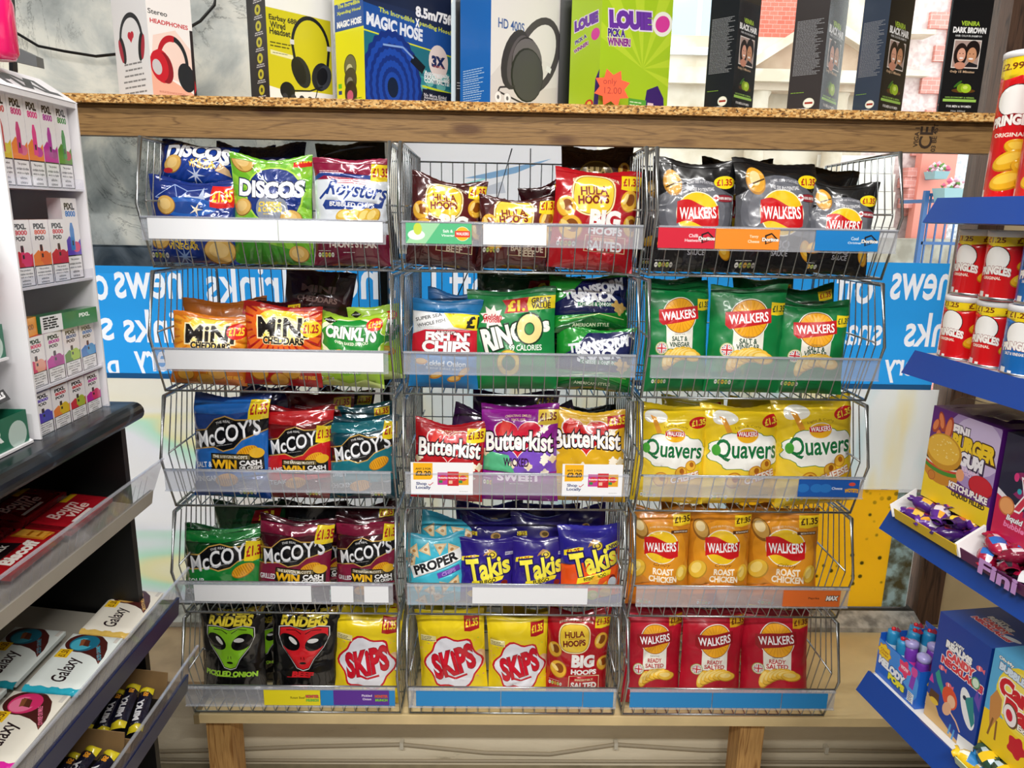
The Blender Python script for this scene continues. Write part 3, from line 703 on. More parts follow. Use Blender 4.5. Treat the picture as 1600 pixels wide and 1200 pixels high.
def d_disco_up(A):
    H = A.h
    for i in range(7): A.line([(-44+i*9, H*.05), (-30+i*13, H*.55)], .9, '#5a86d6')
    A.ell(2, H*.5, 42, 30, '#123a92'); A.text('DISCOS', 4, H*.72, 82, '#f4f6fa', 22, bold=.05, arc=7, out='#0a1a4a', ow=.05)
    A.text('SALT &', 14, H*.50, 30, '#e8c43a', 6, arc=2, bold=.03).text('VINEGAR', 14, H*.42, 34, '#e8c43a', 6, arc=-2, bold=.03)
    discbit(A, -26, H*.42, 13, 20); A.poly([(30, H*.34), (36, H*.54), (46, H*.40), (48, H*.26)], '#d8b48a'); A.ell(-32, H*.27, 7, 3, '#c22a34'); A.star(6, H*.2, 12, 2.5, 7, '#c8d4ee')
def d_disco_low(A):
    H = A.h; A.line([(-42, H*.76), (-20, H*.93), (-4, H*.86), (18, H*.90)], .9, '#9fb6e6').line([(-20, H*.93), (-14, H*.74), (-4, H*.86)], .8, '#9fb6e6').line([(-42, H*.76), (-14, H*.74)], .8, '#9fb6e6')
    A.star(12, H*.77, 22, 5, 5, '#b9c6e2', 20, .6).ell(-4, H*.66, 34, 11, '#1c5ab0').ell(-4, H*.65, 20, 7, '#12408c')
    discbit(A, -28, H*.67, 12, -20); flag(A, 35, H*.80, 25, 24, '#d8201c', '#f6d02c'); A.star(8, H*.63, 8, 2, 5, '#f0e4c8')
    A.text('SALT &', -8, H*.25, 30, '#e8c43a', 6.5, bold=.03).text('VINEGAR', -8, H*.19, 36, '#e8c43a', 6.5, bold=.03); discbit(A, 32, H*.15, 17, 10); discbit(A, -36, H*.26, 12, 0)
    pills(A, -46, H*.08); A.star(-8, H*.07, 14, 2.5, 8, '#8aa6d8')
def d_disco_green(A):
    H = A.h
    for i in range(16): a = math.radians(i*22.5); A.poly([(0, H*0.630), (70*math.cos(a), H*0.630+90*math.sin(a)), (70*math.cos(a+.17), H*0.630+90*math.sin(a+.17))], '#8cc63a')
    discbit(A, -34, H*0.940, 15, -30); A.ell(6, H*0.640, 36, 36, '#b4dc4a').ell(6, H*0.640, 34, 34, '#14307c').ell(4, H*0.510, 20, 18, '#8d94a4')
    A.text('DISCOS', 2, H*0.695, 82, '#f6f8fc', 21, bold=.05, arc=-3, out='#0c1c48', ow=.05)
    A.text('CHEESE', 2, H*0.550, 28, '#f0cf3c', 6, bold=.04).text('& ONION', 2, H*0.500, 30, '#f0cf3c', 6, bold=.04).small(-6, 10, H*0.455, 1, '#f0cf3c')
    flag(A, 40, H*0.970, 24, 17, '#d8201c', '#f6d02c'); discbit(A, -34, H*0.520, 12, 30); discbit(A, 28, H*0.420, 13, 0); pills(A, -36, H*0.330); A.line([(-22, H*.9), (0, H*0.730)], 1, '#e9f4d0')
    A.poly([(-50, 0), (-50, H*0.270), (50, H*.10), (50, 0)], '#3d8f24'); discbit(A, 34, H*.10, 12)
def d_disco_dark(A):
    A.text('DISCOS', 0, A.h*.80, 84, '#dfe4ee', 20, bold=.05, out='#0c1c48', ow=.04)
def d_roysters(A):
    H = A.h; A.rect(-50, H*.80, 50, H, '#8c1a3e'); A.poly([(-50, H*.83), (-40, H*.87), (50, H*.83), (50, H*.79), (-36, H*.835), (-50, H*.79)], '#23408c')
    for i in range(3): A.poly([(-30, H*(.80-i*.018)), (0, H*(.81-i*.018)), (24, H*(.785-i*.018)), (0, H*(.80-i*.018))], '#c2344a')
    A.text('Roysters', 8, H*.685, 82, '#1c3c8c', 26, bold=.02, rot=-5, shear=.35).line([(-42, H*.62), (-34, H*.68), (-26, H*.74)], 3, '#1c3c8c')
    A.poly([(-38, H*.56), (-34, H*.61), (0, H*.60), (38, H*.58), (46, H*.65), (42, H*.54), (0, H*.52), (-34, H*.52)], '#23408c').text('BUBBLED CHIPS', 2, H*.565, 60, '#fff', 5.6, bold=.02, rot=-2)
    for x in (-8, 6, 20, 30): crisp(A, x, H*.46, 12, 20+x, ('#e0b43a', '#f2d87e', '#a87c1c'), .7)
    A.rect(-50, 0, 50, H*.30, '#6d1430').text('T-BONE STEAK', 2, H*.20, 66, '#eaded4', 9, bold=.04).small(-10, 10, H*.12, 1, '#ddd'); pills(A, -42, H*.10)
    flag(A, 38, H*.87, 24, 21, '#f2d61e', '#b0201c'); A.small(-42, -8, H*.875, 2, '#e8c8d0', th=.9)
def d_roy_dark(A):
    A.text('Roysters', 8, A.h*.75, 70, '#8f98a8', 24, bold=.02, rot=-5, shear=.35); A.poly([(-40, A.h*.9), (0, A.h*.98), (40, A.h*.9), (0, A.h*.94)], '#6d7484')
def hoop(A, x, y, r, rot=0):
    A.ell(x, y, r, r*1.12, '#b8781a', rot).ell(x-.2, y+.4, r*.93, r*1.04, '#eab437', rot).ell(x+r*.1, y+r*.15, r*.5, r*.62, '#8a4a10', rot).ell(x-r*.45, y+r*.2, r*.22, r*.6, '#f6d780', rot)
def hula(A, red, salted, fl=True):
    H = A.h; A.ell(0, H*.5, 44, 50, red)
    A.text('BIGGER HOOP BOLD FLAVOUR', -4, H*.90, 54, '#eee2c8', 4, arc=7, bold=.02)
    for g, k in (('#f6e8b0', 1), ('#8d5a14', .93), ('#f3cd3c', .90)): A.poly([(-6+26*k*math.copysign(abs(math.cos(a))**.75, math.cos(a)), H*.735+24*k*math.copysign(abs(math.sin(a))**.75, math.sin(a))) for a in [i*math.pi/14 for i in range(28)]], g)
    A.text('HULA', -6, H*.775, 32, '#7c2016', 10, bold=.03, rot=6).text('HOOPS', -6, H*.685, 37, '#7c2016', 10, bold=.05, rot=6).line([(-16, H*.725), (-6, H*.735), (8, H*.73)], 1, '#b8801c')
    A.text('BIG', 10, H*.50, 38, '#f4f2ee', 21, bold=.06).text('HOOPS', 12, H*.385, 42, '#f4f2ee', 8, bold=.05)
    hoop(A, -37, H*.60, 11, 20); hoop(A, 38, H*.70, 11, -20); hoop(A, -30, H*.40, 13, 50); hoop(A, 44, H*.46, 11, 20)
    fg = '#e8d9a8'; A.rect(-12, H*.18, 38, H*.34, fg).rect(-11, H*.186, 37, H*.334, red)
    if salted: A.text('IRRESISTIBLY', 13, H*.305, 30, fg, 3.4).text('SALTED', 13, H*.24, 42, '#f4f2ee', 11, bold=.04)
    else: A.text('BARBECUE', 13, H*.285, 42, '#d8c8b0', 8, bold=.03).text('BEEF', 13, H*.22, 22, '#d8c8b0', 8, bold=.03)
    pills(A, -42, H*.24)
    flag(A, 38, H*.885, 24, 17, '#f3d61e', '#b0201c')
def d_hula_brown(A): hula(A, '#5a1c1c', False)
def d_hula_red(A): hula(A, '#b0121e', True)
def mini(A, c0, c1, second=None):
    H = A.h
    for i in range(28):
        a = i*2*math.pi/28; k = 62 if i % 2 else 52
        A.poly([(0, H*0.750), (k*math.cos(a), H*0.750+k*.9*math.sin(a)), (k*math.cos(a+.16), H*0.750+k*.9*math.sin(a+.16))], c1)
    A.ell(0, H*0.750, 40, 26, c1).ell(0, H*0.750, 34, 21, '#f8d23a').ell(0, H*0.730, 26, 15, '#fdf0a0')
    A.poly([(-40, H*0.990), (-26, H*.935), (-12, H*0.990), (-26, H*0.915)], '#d8c070').poly([(-38, H*0.990), (-26, H*.925), (-14, H*0.990), (-26, H*0.925)], '#141210').text('JACOB\u2019S', -26, H*0.990, 19, '#e8e0d0', 4)
    A.text('MiNi', 2, H*0.730, 66, '#17110d', 25, bold=.03, rot=2, out='#fbeec0', ow=.05)
    A.text('CHEDDARS', 4, H*0.570, 54, '#17110d', 9.5, bold=.05, out='#f8e6b0', ow=.05)
    A.text('ORIGINAL' if not second else 'STICKY BBQ', -10, H*0.410, 36, '#f4e6d0', 6.5, bold=.03)
    for x, y in ((-28, .15), (14, .18), (-2, .08)): A.ell(x, H*y, 12, 9, '#a86c1c').ell(x, H*y+.6, 11, 8, '#dea23c')
    A.text('BAKED', 34, H*0.320, 18, '#f0b42a', 6, bold=.04).text('NOT FRIED', 34, H*.12, 22, '#f0b42a', 5, bold=.04)
def d_mini_orange(A): mini(A, '#d2741a', '#ea9a26'); oval(A, 36, A.h*.79, 26, 22, '#d8241c', '#f6d62c', '\u00a31.25')
def d_mini_red(A): mini(A, '#b01a18', '#e0641c', 1); oval(A, 38, A.h*.73, 25, 22, '#f3cf1e', '#b0201c', '\u00a31.25')
def d_crinkly(A):
    H = A.h; A.blob(0, H*.68, 50, 30, '#e8f0c8', 10, .05, 2).blob(2, H*.675, 47, 28, '#1f8a34', 9, .06, 2)
    A.poly([(-44, H*.90), (-33, H*.95), (-22, H*.90), (-33, H*.85)], '#23230f').text('JACOB\u2019S', -33, H*.90, 16, '#eee', 3)
    A.text('CRINKLYS', 0, H*.74, 78, '#f6f8f0', 19, bold=.05, rot=-2, taper=.2, out='#146026', ow=.04).text('OVEN BAKED SNACKS', 2, H*.61, 52, '#f4f4e0', 4.5, arc=-3)
    oval(A, 34, H*.86, 24, 18, '#d8241c', '#f6d62c', '\u00a31.25'); crisp(A, -20, H*.42, 14, 30); crisp(A, 26, H*.40, 14, -20); A.blob(0, H*.28, 24, 12, '#7cc22a', 7, .1)
    A.text('CHEESE', 0, H*.275, 28, '#f2f4e0', 6, bold=.02).text('& ONION', 0, H*.22, 28, '#f2f4e0', 6, bold=.02); pills(A, -42, H*.10); A.poly([(-50, H*.04), (-20, H*.1), (0, H*.05), (24, H*.12), (50, H*.05), (50, 0), (-50, 0)], '#d8e88c')
def d_fish(A):
    H = A.h; A.rect(-50, H*.86, 50, H, '#1f7ab8').poly([(-50, H*.40), (-50, H*.86), (50, H*.84), (50, H*.40)], '#dfe0e0').poly([(-4, H*.855), (12, H*.70), (50, H*.66), (50, H*.84)], '#f4dc28')
    A.text('SUPER SEA', -26, H*.80, 40, '#2a2a2e', 5, rot=14).text('WHOLE FISH', -22, H*.735, 42, '#2a2a2e', 5, rot=14)
    A.small(-44, 4, H*.69, 4, '#b4b6ba', th=.7)
    A.poly([(-50, H*.38), (-50, H*.60), (-30, H*.66), (50, H*.67), (50, H*.38)], '#c6162c'); A.text('\u00a31', 40, H*.755, 20, '#171717', 17, bold=.05)
    A.rect(-14, H*.615, 16, H*.655, '#1b1216').text('BURTON\u2019S', 1, H*.635, 26, '#f0e8e0', 4.4, bold=.03)
    A.text('FISH \u2019N\u2019', 4, H*.585, 66, '#f6f2f0', 14, bold=.06, out='#7c0c1c', ow=.04).text('CHIPS', 2, H*.475, 72, '#f6f2f0', 17, bold=.05, out='#7c0c1c', ow=.04)
    A.text('Pickled Onion', 2, H*.29, 62, '#e8f0f6', 8, bold=.03).text('flavour baked snacks', 2, H*.235, 56, '#d4e4f0', 4)
    for x, y, a in ((-34, .30, 0), (-10, .15, 20), (16, .12, 10), (30, .2, 40)): A.ell(x, H*y, 10, 4.6, '#c8862a', a).ell(x, H*y+.8, 8, 3.2, '#e6b45a', a)
def d_ringos(A):
    H = A.h; A.poly([(-4, H*0.775), (0, H*0.910), (28, H*0.920), (50, H*0.925), (50, H*0.805), (26, H*0.790)], '#f2dc20').poly([(-8, H*0.765), (-5, H*0.835), (-10, H*0.905), (20, H*0.920), (18, H*0.850), (20, H*0.775)], '#b8141c')
    A.text('\u00a31.', 6, H*0.840, 20, '#f6d828', 13, bold=.05).text('GREAT', 34, H*0.880, 22, '#3a2410', 6, bold=.04).text('VALUE', 34, H*0.830, 22, '#3a2410', 6, bold=.04)
    A.star(-22, H*0.720, 15, 9, 9, '#f6e8e0').text('Golden', -22, H*0.735, 22, '#c2182c', 6, bold=.03, shear=.1).text('Wonder', -22, H*0.700, 22, '#c2182c', 6, bold=.03, shear=.1)
    A.text('RING', -10, H*0.540, 50, '#f6f4ea', 24, bold=.05, rot=14, taper=-.3, out='#10321c', ow=.07).text('s', 40, H*0.630, 9, '#f6f4ea', 12, bold=.05, rot=10, out='#10321c', ow=.06)
    A.ell(21, H*0.610, 16.5, 18, '#10321c', -10).ell(21, H*0.610, 14.5, 16, '#e6d58c', -10).ell(21, H*0.610, 6, 7, '#10321c', -10).ell(21, H*0.610, 5, 6, '#2c8a44', -10)
    A.text('99 CALORIES', 16, H*0.425, 38, '#eef4ea', 6.5, bold=.02); A.ell(-4, H*0.275, 14, 15, '#a8801c').ell(-4, H*0.275, 12.8, 14, '#e2c23c').ell(-4, H*0.275, 8.4, 9, '#a8801c').ell(-4, H*0.275, 7.6, 8, '#0c6c34')
def d_transform(A):
    H = A.h; A.poly([(-50, H*.30), (-46, H*.5), (-26, H*.66), (-10, H*.92), (50, H*.96), (50, H*.40), (30, H*.32)], '#141d52')
    A.text('TRANSFORM', 4, H*.735, 78, '#dfe3ea', 13, bold=.06, rot=11, taper=.25).text('SNACK', 6, H*.585, 58, '#eceef2', 14, bold=.06, rot=8)
    A.rect(-18, H*.43, 30, H*.50, '#1c7a4a').text('CHEESE & ONION', 6, H*.465, 44, '#eef4ee', 5, bold=.03)
    for x, y in ((34, .46), (42, .42), (38, .37)): A.blob(x, H*y, 6, 5, '#d8b060', 4, .3)
    A.poly([(-50, H*.06), (0, H*.26), (50, H*.08), (50, 0), (-50, 0)], '#0c5f24').line([(-40, H*.2), (10, H*.30), (44, H*.22)], 1, '#c6dc8c').text('AMERICAN STYLE', 0, H*.12, 46, '#d8e8c0', 4)
def butter(A, body, heart, foot, fl, hy=.66, out='#23101c'):
    H = A.h; hx, yy = -2, H*hy
    for k, c in ((1.06, '#f6e8e4'), (1.0, heart)):
        P = [(hx+k*1.9*16*math.sin(t)**3, yy+k*1.55*(13*math.cos(t)-5*math.cos(2*t)-2*math.cos(3*t)-math.cos(4*t))) for t in [i*2*math.pi/36 for i in range(36)]]
        A.poly(P, c)
    A.poly([(hx-26, yy+2), (hx-20, yy+20), (hx-8, yy+16), (hx-14, yy)], '#e04038')
    A.text('CREATING SMILES', -2, H*.90, 34, '#e8c8a0', 3.4, arc=2, bold=.01).text('SINCE 1938', -2, H*.865, 18, '#e8c8a0', 3, bold=.01)
    R = random.Random(4)
    for i in range(16):
        x, y = R.choice(((-40, .5), (38, .8), (40, .45), (-8, .43), (12, .40), (30, .30))); A.blob(x+R.uniform(-7, 7), H*y+R.uniform(-5, 5), 4.6, 4, R.choice(('#f4ead4', '#e8d6b0', '#fff6e4')), 4, .25, i)
    A.text('Butterkist', 0, H*(hy-.055), 90, '#fbf7f2', 24, bold=.03, arc=4, out=out, ow=.06)
    A.text(foot[0], 0, H*.27, 58, foot[1], 10, bold=.05); A.small(-12, 12, H*.2, 1, '#eee'); pills(A, -46, H*.20, 3)
    flag(A, fl[0], H*fl[1], 26, 18, fl[2], fl[3])
def d_bk_red(A): butter(A, '#b0121c', '#c8202a', ('TOFFEE', '#f0d8b0'), (36, .85, '#f2d61e', '#8a1c1c'), .74)
def d_bk_purple(A):
    H = A.h; A.poly([(-50, H*.32), (-50, H*.54), (50, H*.56), (50, H*.32)], '#7a4fc0').poly([(-50, H*.32), (-50, H*.54), (-14, H*.50), (-6, H*.32)], '#58b886')
    butter(A, '#8a1a8a', '#d01c38', ('SWEET', '#f6e4f0'), (37, .88, '#d8b83a', '#6a1a1c'), .69); A.text('WICKED', -4, H*.43, 34, '#3a1240', 11, bold=.03)
def d_bk_yellow(A): butter(A, '#d8a81c', '#c8141c', ('TOFFEE POPCORN', '#5a3a10'), (40, .89, '#b8141c', '#f6d82c'), .75)
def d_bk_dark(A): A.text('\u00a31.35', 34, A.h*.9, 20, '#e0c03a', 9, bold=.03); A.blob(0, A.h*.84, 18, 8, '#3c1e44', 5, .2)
def d_proper(A):
    H = A.h; R = random.Random(6)
    for x, y in ((-34, .80), (-14, .82), (10, .84), (30, .80), (40, .70), (-40, .66), (-30, .30), (-8, .26), (16, .30), (34, .34), (2, .14), (-24, .10)):
        r = 13; a = R.uniform(0, 120); q = [turn(x+r*math.cos(k), H*y+r*math.sin(k), x, H*y, a) for k in (1.57, 3.67, 5.76)]; A.poly(q, '#d8b888'); A.poly([turn(x+r*.7*math.cos(k), H*y+r*.7*math.sin(k), x, H*y, a) for k in (1.57, 3.67, 5.76)], '#ead3a8'); A.ell(x, H*y, 3, 2.4, '#b8854a')
    A.rect(-42, H*.53, 48, H*.70, '#f0f2f2', 16).text('PROPER', 2, H*.625, 78, '#18181c', 16, bold=.045, rot=16).rect(4, H*.455, 44, H*.535, '#6c3cae', 14).text('CHIPS', 24, H*.495, 24, '#b89ae0', 6, rot=14)
    A.text('SOUR CREAM', 10, H*.20, 40, '#e4f4f6', 4.4)
def takis(A, orange):
    H = A.h
    if orange: A.poly([(-50, H*.12), (-50, H*.55), (10, H*.62), (50, H*.74), (50, H*.12)], '#e8541c')
    A.poly([turn(x, y, -30, H*.72, 10) for x, y in ((-46, H*.69), (-44, H*.75), (-20, H*.76), (-12, H*.745), (-16, H*.69))], '#f0dc28').text('\u00a31.25', -30, H*.72, 22, '#b01c1c', 8, bold=.03, rot=10)
    A.ell(10, H*.785, 9, 7, '#6c5a1c').ell(10, H*.785, 7.6, 5.8, '#e8cc3a').ell(10, H*.785, 5.4, 4, '#5a4416').ell(10, H*.785, 3.4, 2.4, '#e8cc3a').poly([(-4, H*.80), (4, H*.86), (14, H*.84), (4, H*.81)], '#c89a5c').poly([(-6, H*.765), (-2, H*.82), (4, H*.80)], '#b4844a')
    A.text('Takis', 4, H*.60, 78, '#f6ea4a', 36, bold=.035, rot=12, taper=-.2, out='#1a1050', ow=.06)
    A.poly([turn(x, y, 4, H*.41, 12) for x, y in ((-28, H*.375), (-24, H*.44), (26, H*.45), (34, H*.43), (30, H*.385))], '#f0dc28').text('INTENSE NACHO' if orange else 'FUEGO', 4, H*.412, 38 if orange else 30, '#241a10', 5.5 if orange else 7, bold=.04, rot=12)
    A.ell(34, H*.38, 6, 5, '#7a1c14').ell(-20, H*.2, 12, 7, '#d8b440').ell(0, H*.17, 10, 9, '#b8cc3a').ell(2, H*.17, 5, 5, '#e8dc8a').ell(22, H*.2, 12, 8, '#dcb050')
    if orange: A.rect(24, H*.735, 48, H*.795, '#f0e44a', 8).text('NEW', 37, H*.765, 16, '#2a1c4a', 6, bold=.05, rot=8); A.ell(34, H*.32, 8, 9, '#c8d4e0'); A.poly([(-10, H*.30), (4, H*.44), (12, H*.40), (6, H*.28)], '#eab02c').poly([(10, H*.28), (24, H*.36), (26, H*.26)], '#d89020')
    else: A.rect(33, H*.775, 48, H*.82, '#c8c4d8').text('NEW SIZE', 40, H*.797, 12, '#241c5a', 3)
def d_takis(A): takis(A, False)
def d_takis_orange(A): takis(A, True)
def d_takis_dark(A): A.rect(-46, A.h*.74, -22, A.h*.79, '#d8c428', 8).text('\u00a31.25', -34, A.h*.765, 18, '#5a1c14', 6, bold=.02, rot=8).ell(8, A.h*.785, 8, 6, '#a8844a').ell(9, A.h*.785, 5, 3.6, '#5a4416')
def alien(A, col, name, fc):
    H = A.h
    A.text('SPACE', 4, H*.93, 56, '#d8c23a', 13, bold=.05, shear=.25, taper=.2, out='#5a4c10', ow=.03).text('RAIDERS', 0, H*.835, 70, '#e4ce3c', 15, bold=.05, shear=.2, taper=.15, out='#5a4c10', ow=.03)
    # a plain long pointed head shape with two slanting dark eyes
    for k, c in ((1.05, '#e8e8e8'), (1.02, '#101012'), (.98, col)):
        A.poly([(0+k*x, H*.585+.85*k*y) for x, y in ((-36, 32), (-20, 35), (0, 30), (20, 35), (36, 32), (37, 18), (30, 0), (16, -20), (9, -36), (0, -40), (-9, -36), (-16, -20), (-30, 0), (-37, 18))], c)
    for s in (-1, 1):
        A.ell(s*20, H*.64, 17, 10.5, '#0e0e10', s*24).ell(s*15, H*.655, 8, 3, '#f0f0ee', s*22-18); A.line([(s*3, H*.72), (s*12, H*.755), (s*26, H*.75)], 1.1, '#101012'); A.line([(s*2, H*.50), (s*2.6, H*.47)], 1, '#101012')
    A.ell(0, H*.43, 5, 2, '#101012')
    A.text(name, 0, H*.315, 84 if len(name) > 6 else 34, fc, 8.5, bold=.06, shear=.1); A.small(-24, 20, H*.285, 1, fc, th=1)
    A.rect(30, H*.90, 48, H*.975, '#c8b42c', -14).text('3 FOR', 39, H*.95, 12, '#7a1c14', 4, rot=-14).text('\u00a31', 39, H*.92, 10, '#7a1c14', 4, rot=-14)
def d_alien_green(A): alien(A, '#8fd028', 'PICKLED ONION', '#a8e03a')
def d_alien_red(A): alien(A, '#e0222c', 'BEEF', '#d0202a')
def d_skips(A):
    H = A.h; R = random.Random(9)
    for i in range(40): x, y = R.uniform(-46, 46), R.uniform(.25, .72); A.ell(x, H*y, 1.3, .8, R.choice(('#e8a060', '#b8c83a', '#d89070')))
    A.ell(42, H*.48, 10, 14, '#e6b890').ell(40, H*.49, 7, 10, '#f0cfa8')
    for k, c in ((1.08, '#c8182a'), (1.0, '#e6e6ee')): A.poly([(2+k*39*(1+.10*math.cos(6*t))*math.cos(t), H*.46+k*36*(1+.10*math.cos(6*t+1))*math.sin(t)) for t in [i*2*math.pi/42 for i in range(42)]], c)
    A.text('SKiPS', 2, H*.475, 66, '#c8142a', 38, bold=.045, rot=16, shear=.1, out='#8a0c20', ow=.02)
    A.line([(-12, H*.34), (4, H*.305), (22, H*.34)], 3.4, '#c8142a')
    flag(A, 32, H*.86, 22, 22, '#b0141c', '#f6d82c'); A.rect(-46, H*.68, -22, H*.74, '#eee2a0').small(-45, -24, H*.72, 3, '#3a3010', th=.8)
    A.poly([(-50, 0), (-50, H*.1), (50, H*.06), (50, 0)], '#c8a81c')
def d_plain(A): A.small(-34, 30, A.h*.80, 2, '#8a8a80')
def d_flagged(A): flag(A, 34, A.h*.90, 24, 16, '#f0d21e', '#b0201c'); A.small(-34, 10, A.h*.84, 2, '#aaa')
def d_flagred(A): flag(A, 34, A.h*.90, 22, 16, '#b0141c', '#f6d82c')
def d_gw_dark(A): A.poly([(6, A.h*.78), (10, A.h*.93), (46, A.h*.94), (42, A.h*.78)], '#7c1014').text('\u00a31', 26, A.h*.86, 20, '#d8b82c', 12, bold=.04)
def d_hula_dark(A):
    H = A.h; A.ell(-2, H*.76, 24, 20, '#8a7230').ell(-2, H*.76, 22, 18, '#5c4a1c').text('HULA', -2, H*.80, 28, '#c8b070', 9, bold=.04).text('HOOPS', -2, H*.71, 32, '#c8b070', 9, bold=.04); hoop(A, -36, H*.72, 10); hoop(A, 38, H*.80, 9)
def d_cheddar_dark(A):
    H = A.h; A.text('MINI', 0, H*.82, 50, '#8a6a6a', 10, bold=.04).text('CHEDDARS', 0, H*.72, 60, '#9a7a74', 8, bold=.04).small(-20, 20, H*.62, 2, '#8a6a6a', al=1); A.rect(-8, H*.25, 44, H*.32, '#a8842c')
# kind: (base colour, finish, design, seal colour)
K = dict(
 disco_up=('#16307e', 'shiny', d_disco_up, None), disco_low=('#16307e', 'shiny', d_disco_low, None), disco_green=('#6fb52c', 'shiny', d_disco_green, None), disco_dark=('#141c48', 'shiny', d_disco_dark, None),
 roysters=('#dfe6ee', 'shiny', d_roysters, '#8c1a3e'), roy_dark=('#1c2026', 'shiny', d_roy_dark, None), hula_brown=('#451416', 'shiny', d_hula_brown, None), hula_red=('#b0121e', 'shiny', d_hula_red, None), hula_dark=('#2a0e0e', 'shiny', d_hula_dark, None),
 bbq=('#141416', 'foil', d_bbq, None), green=('#0b7a3c', 'matfoil', d_walkers_green, '#075a2b'), ready=('#b3122a', 'matfoil', d_walkers_red, '#8d0d22'), roast=('#cf821e', 'foil', d_roast, None), quavers=('#eecb22', 'shiny', d_quavers, None),
 mc_blue=('#0c3c86', 'shiny', d_mc_blue, None), mc_red=('#6e0c12', 'shiny', d_mc_red, None), mc_teal=('#0a3b48', 'shiny', d_mc_teal, None), mc_green=('#083f18', 'shiny', d_mc_green, None), mc_maroon=('#3b0a18', 'shiny', d_mc_maroon, None),
 mini_orange=('#d2741a', 'foil', d_mini_orange, None), mini_red=('#b01a18', 'foil', d_mini_red, None), crinkly=('#a8d23c', 'foil', d_crinkly, None), fish=('#1f7ab8', 'matfoil', d_fish, '#1a6ea8'), ringos=('#0f7f3c', 'matfoil', d_ringos, '#0a5f2c'), transform=('#1a8a2c', 'shiny', d_transform, None),
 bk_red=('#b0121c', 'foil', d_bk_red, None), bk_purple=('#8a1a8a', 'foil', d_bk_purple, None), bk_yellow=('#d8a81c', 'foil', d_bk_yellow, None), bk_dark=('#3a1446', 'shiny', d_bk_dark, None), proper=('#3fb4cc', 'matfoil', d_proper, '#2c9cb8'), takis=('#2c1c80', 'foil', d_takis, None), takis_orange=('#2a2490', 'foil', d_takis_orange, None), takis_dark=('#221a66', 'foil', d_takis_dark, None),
 alien_green=('#0c0c0e', 'shiny', d_alien_green, None), alien_red=('#0c0c0e', 'shiny', d_alien_red, None), skips=('#ecd01e', 'foil', d_skips, None),
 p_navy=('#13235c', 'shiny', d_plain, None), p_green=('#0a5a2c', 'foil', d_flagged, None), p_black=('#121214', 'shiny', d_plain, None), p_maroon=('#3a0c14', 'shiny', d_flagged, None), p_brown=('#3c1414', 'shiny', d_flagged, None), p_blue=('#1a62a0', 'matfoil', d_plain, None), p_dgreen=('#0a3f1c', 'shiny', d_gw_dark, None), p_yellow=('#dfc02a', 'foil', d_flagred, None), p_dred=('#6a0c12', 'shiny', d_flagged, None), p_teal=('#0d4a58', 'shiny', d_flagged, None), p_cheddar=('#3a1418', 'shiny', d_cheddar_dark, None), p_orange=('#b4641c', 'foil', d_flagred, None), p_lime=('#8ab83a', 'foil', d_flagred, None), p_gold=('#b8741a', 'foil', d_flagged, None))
_seed = [0]
def bag(kind, tier, xl, xr, yt, k, label, cat='crisp packet', name='crisp_packet', yb=None, roll=0, lean=6, d=None, group=None, yaw=None, dz=0):
    '''stand a packet in its basket: k rows back from the front, spanning px xl..xr, top at px yt'''
    _seed[0] += 1; R = random.Random(_seed[0]*7)
    base, fin, fn, seal = K[kind]
    Y = BY+.048+k*.088; zf = BZ(tier)+.006+dz; xm = (xl+xr)/2
    ym = (yt+(600-FPX*((zf-CZ)/Y+PITCH)))/2
    if yb is not None: zf = atY(xm, yb, Y).z
    top = atY(xm, yt, Y+.01); h = (top.z-zf)
    zm = (top.z+zf)/2; a = atY(xl, ym, Y-.015); q = atY(xr, ym, Y-.015)
    # the photograph's pixel column at the packet's middle height
    ym = 600-FPX*(Vector((0, Y, zm-CZ)).dot(UP))/(Vector((0, Y, zm-CZ)).dot(FW)); a = atY(xl, ym, Y-.015); q = atY(xr, ym, Y-.015)
    w = (q.x-a.x)*1.12; xc = (a.x+q.x)/2
    A = Art(100, 100*h/w, base); fn(A)
    o = packet(w, h, A, fin, _seed[0], d or min(.075, w*.42), seal, name)
    r = math.radians(roll)
    o.rotation_euler = Euler((math.radians(-lean), r, math.radians(R.uniform(-5, 5) if yaw is None else yaw)), 'XYZ')
    o.location = (xc-math.sin(r)*h/2, Y, zf)
    return tag(o, label, cat, group)
# top left
bag('disco_low', 1, 235, 362, 279, 0, 'navy crisp packet with red price flash, lying in front in the top left basket', roll=1)
bag('disco_up', 1, 246, 358, 221, .55, 'navy crisp packet with big white lettering, resting above the one with a red price flash', yb=292, roll=3, lean=14)
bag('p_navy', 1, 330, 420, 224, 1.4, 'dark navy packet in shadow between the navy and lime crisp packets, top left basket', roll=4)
bag('disco_green', 1, 364, 479, 243, 0, 'lime green crisp packet with white lettering on a navy disc, top left basket')
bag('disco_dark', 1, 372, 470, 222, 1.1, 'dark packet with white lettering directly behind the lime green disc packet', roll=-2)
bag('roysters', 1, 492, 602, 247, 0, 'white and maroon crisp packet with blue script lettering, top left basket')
bag('roy_dark', 1, 502, 606, 214, 1.2, 'dark grey packet with script lettering behind the white and maroon one', roll=-8)
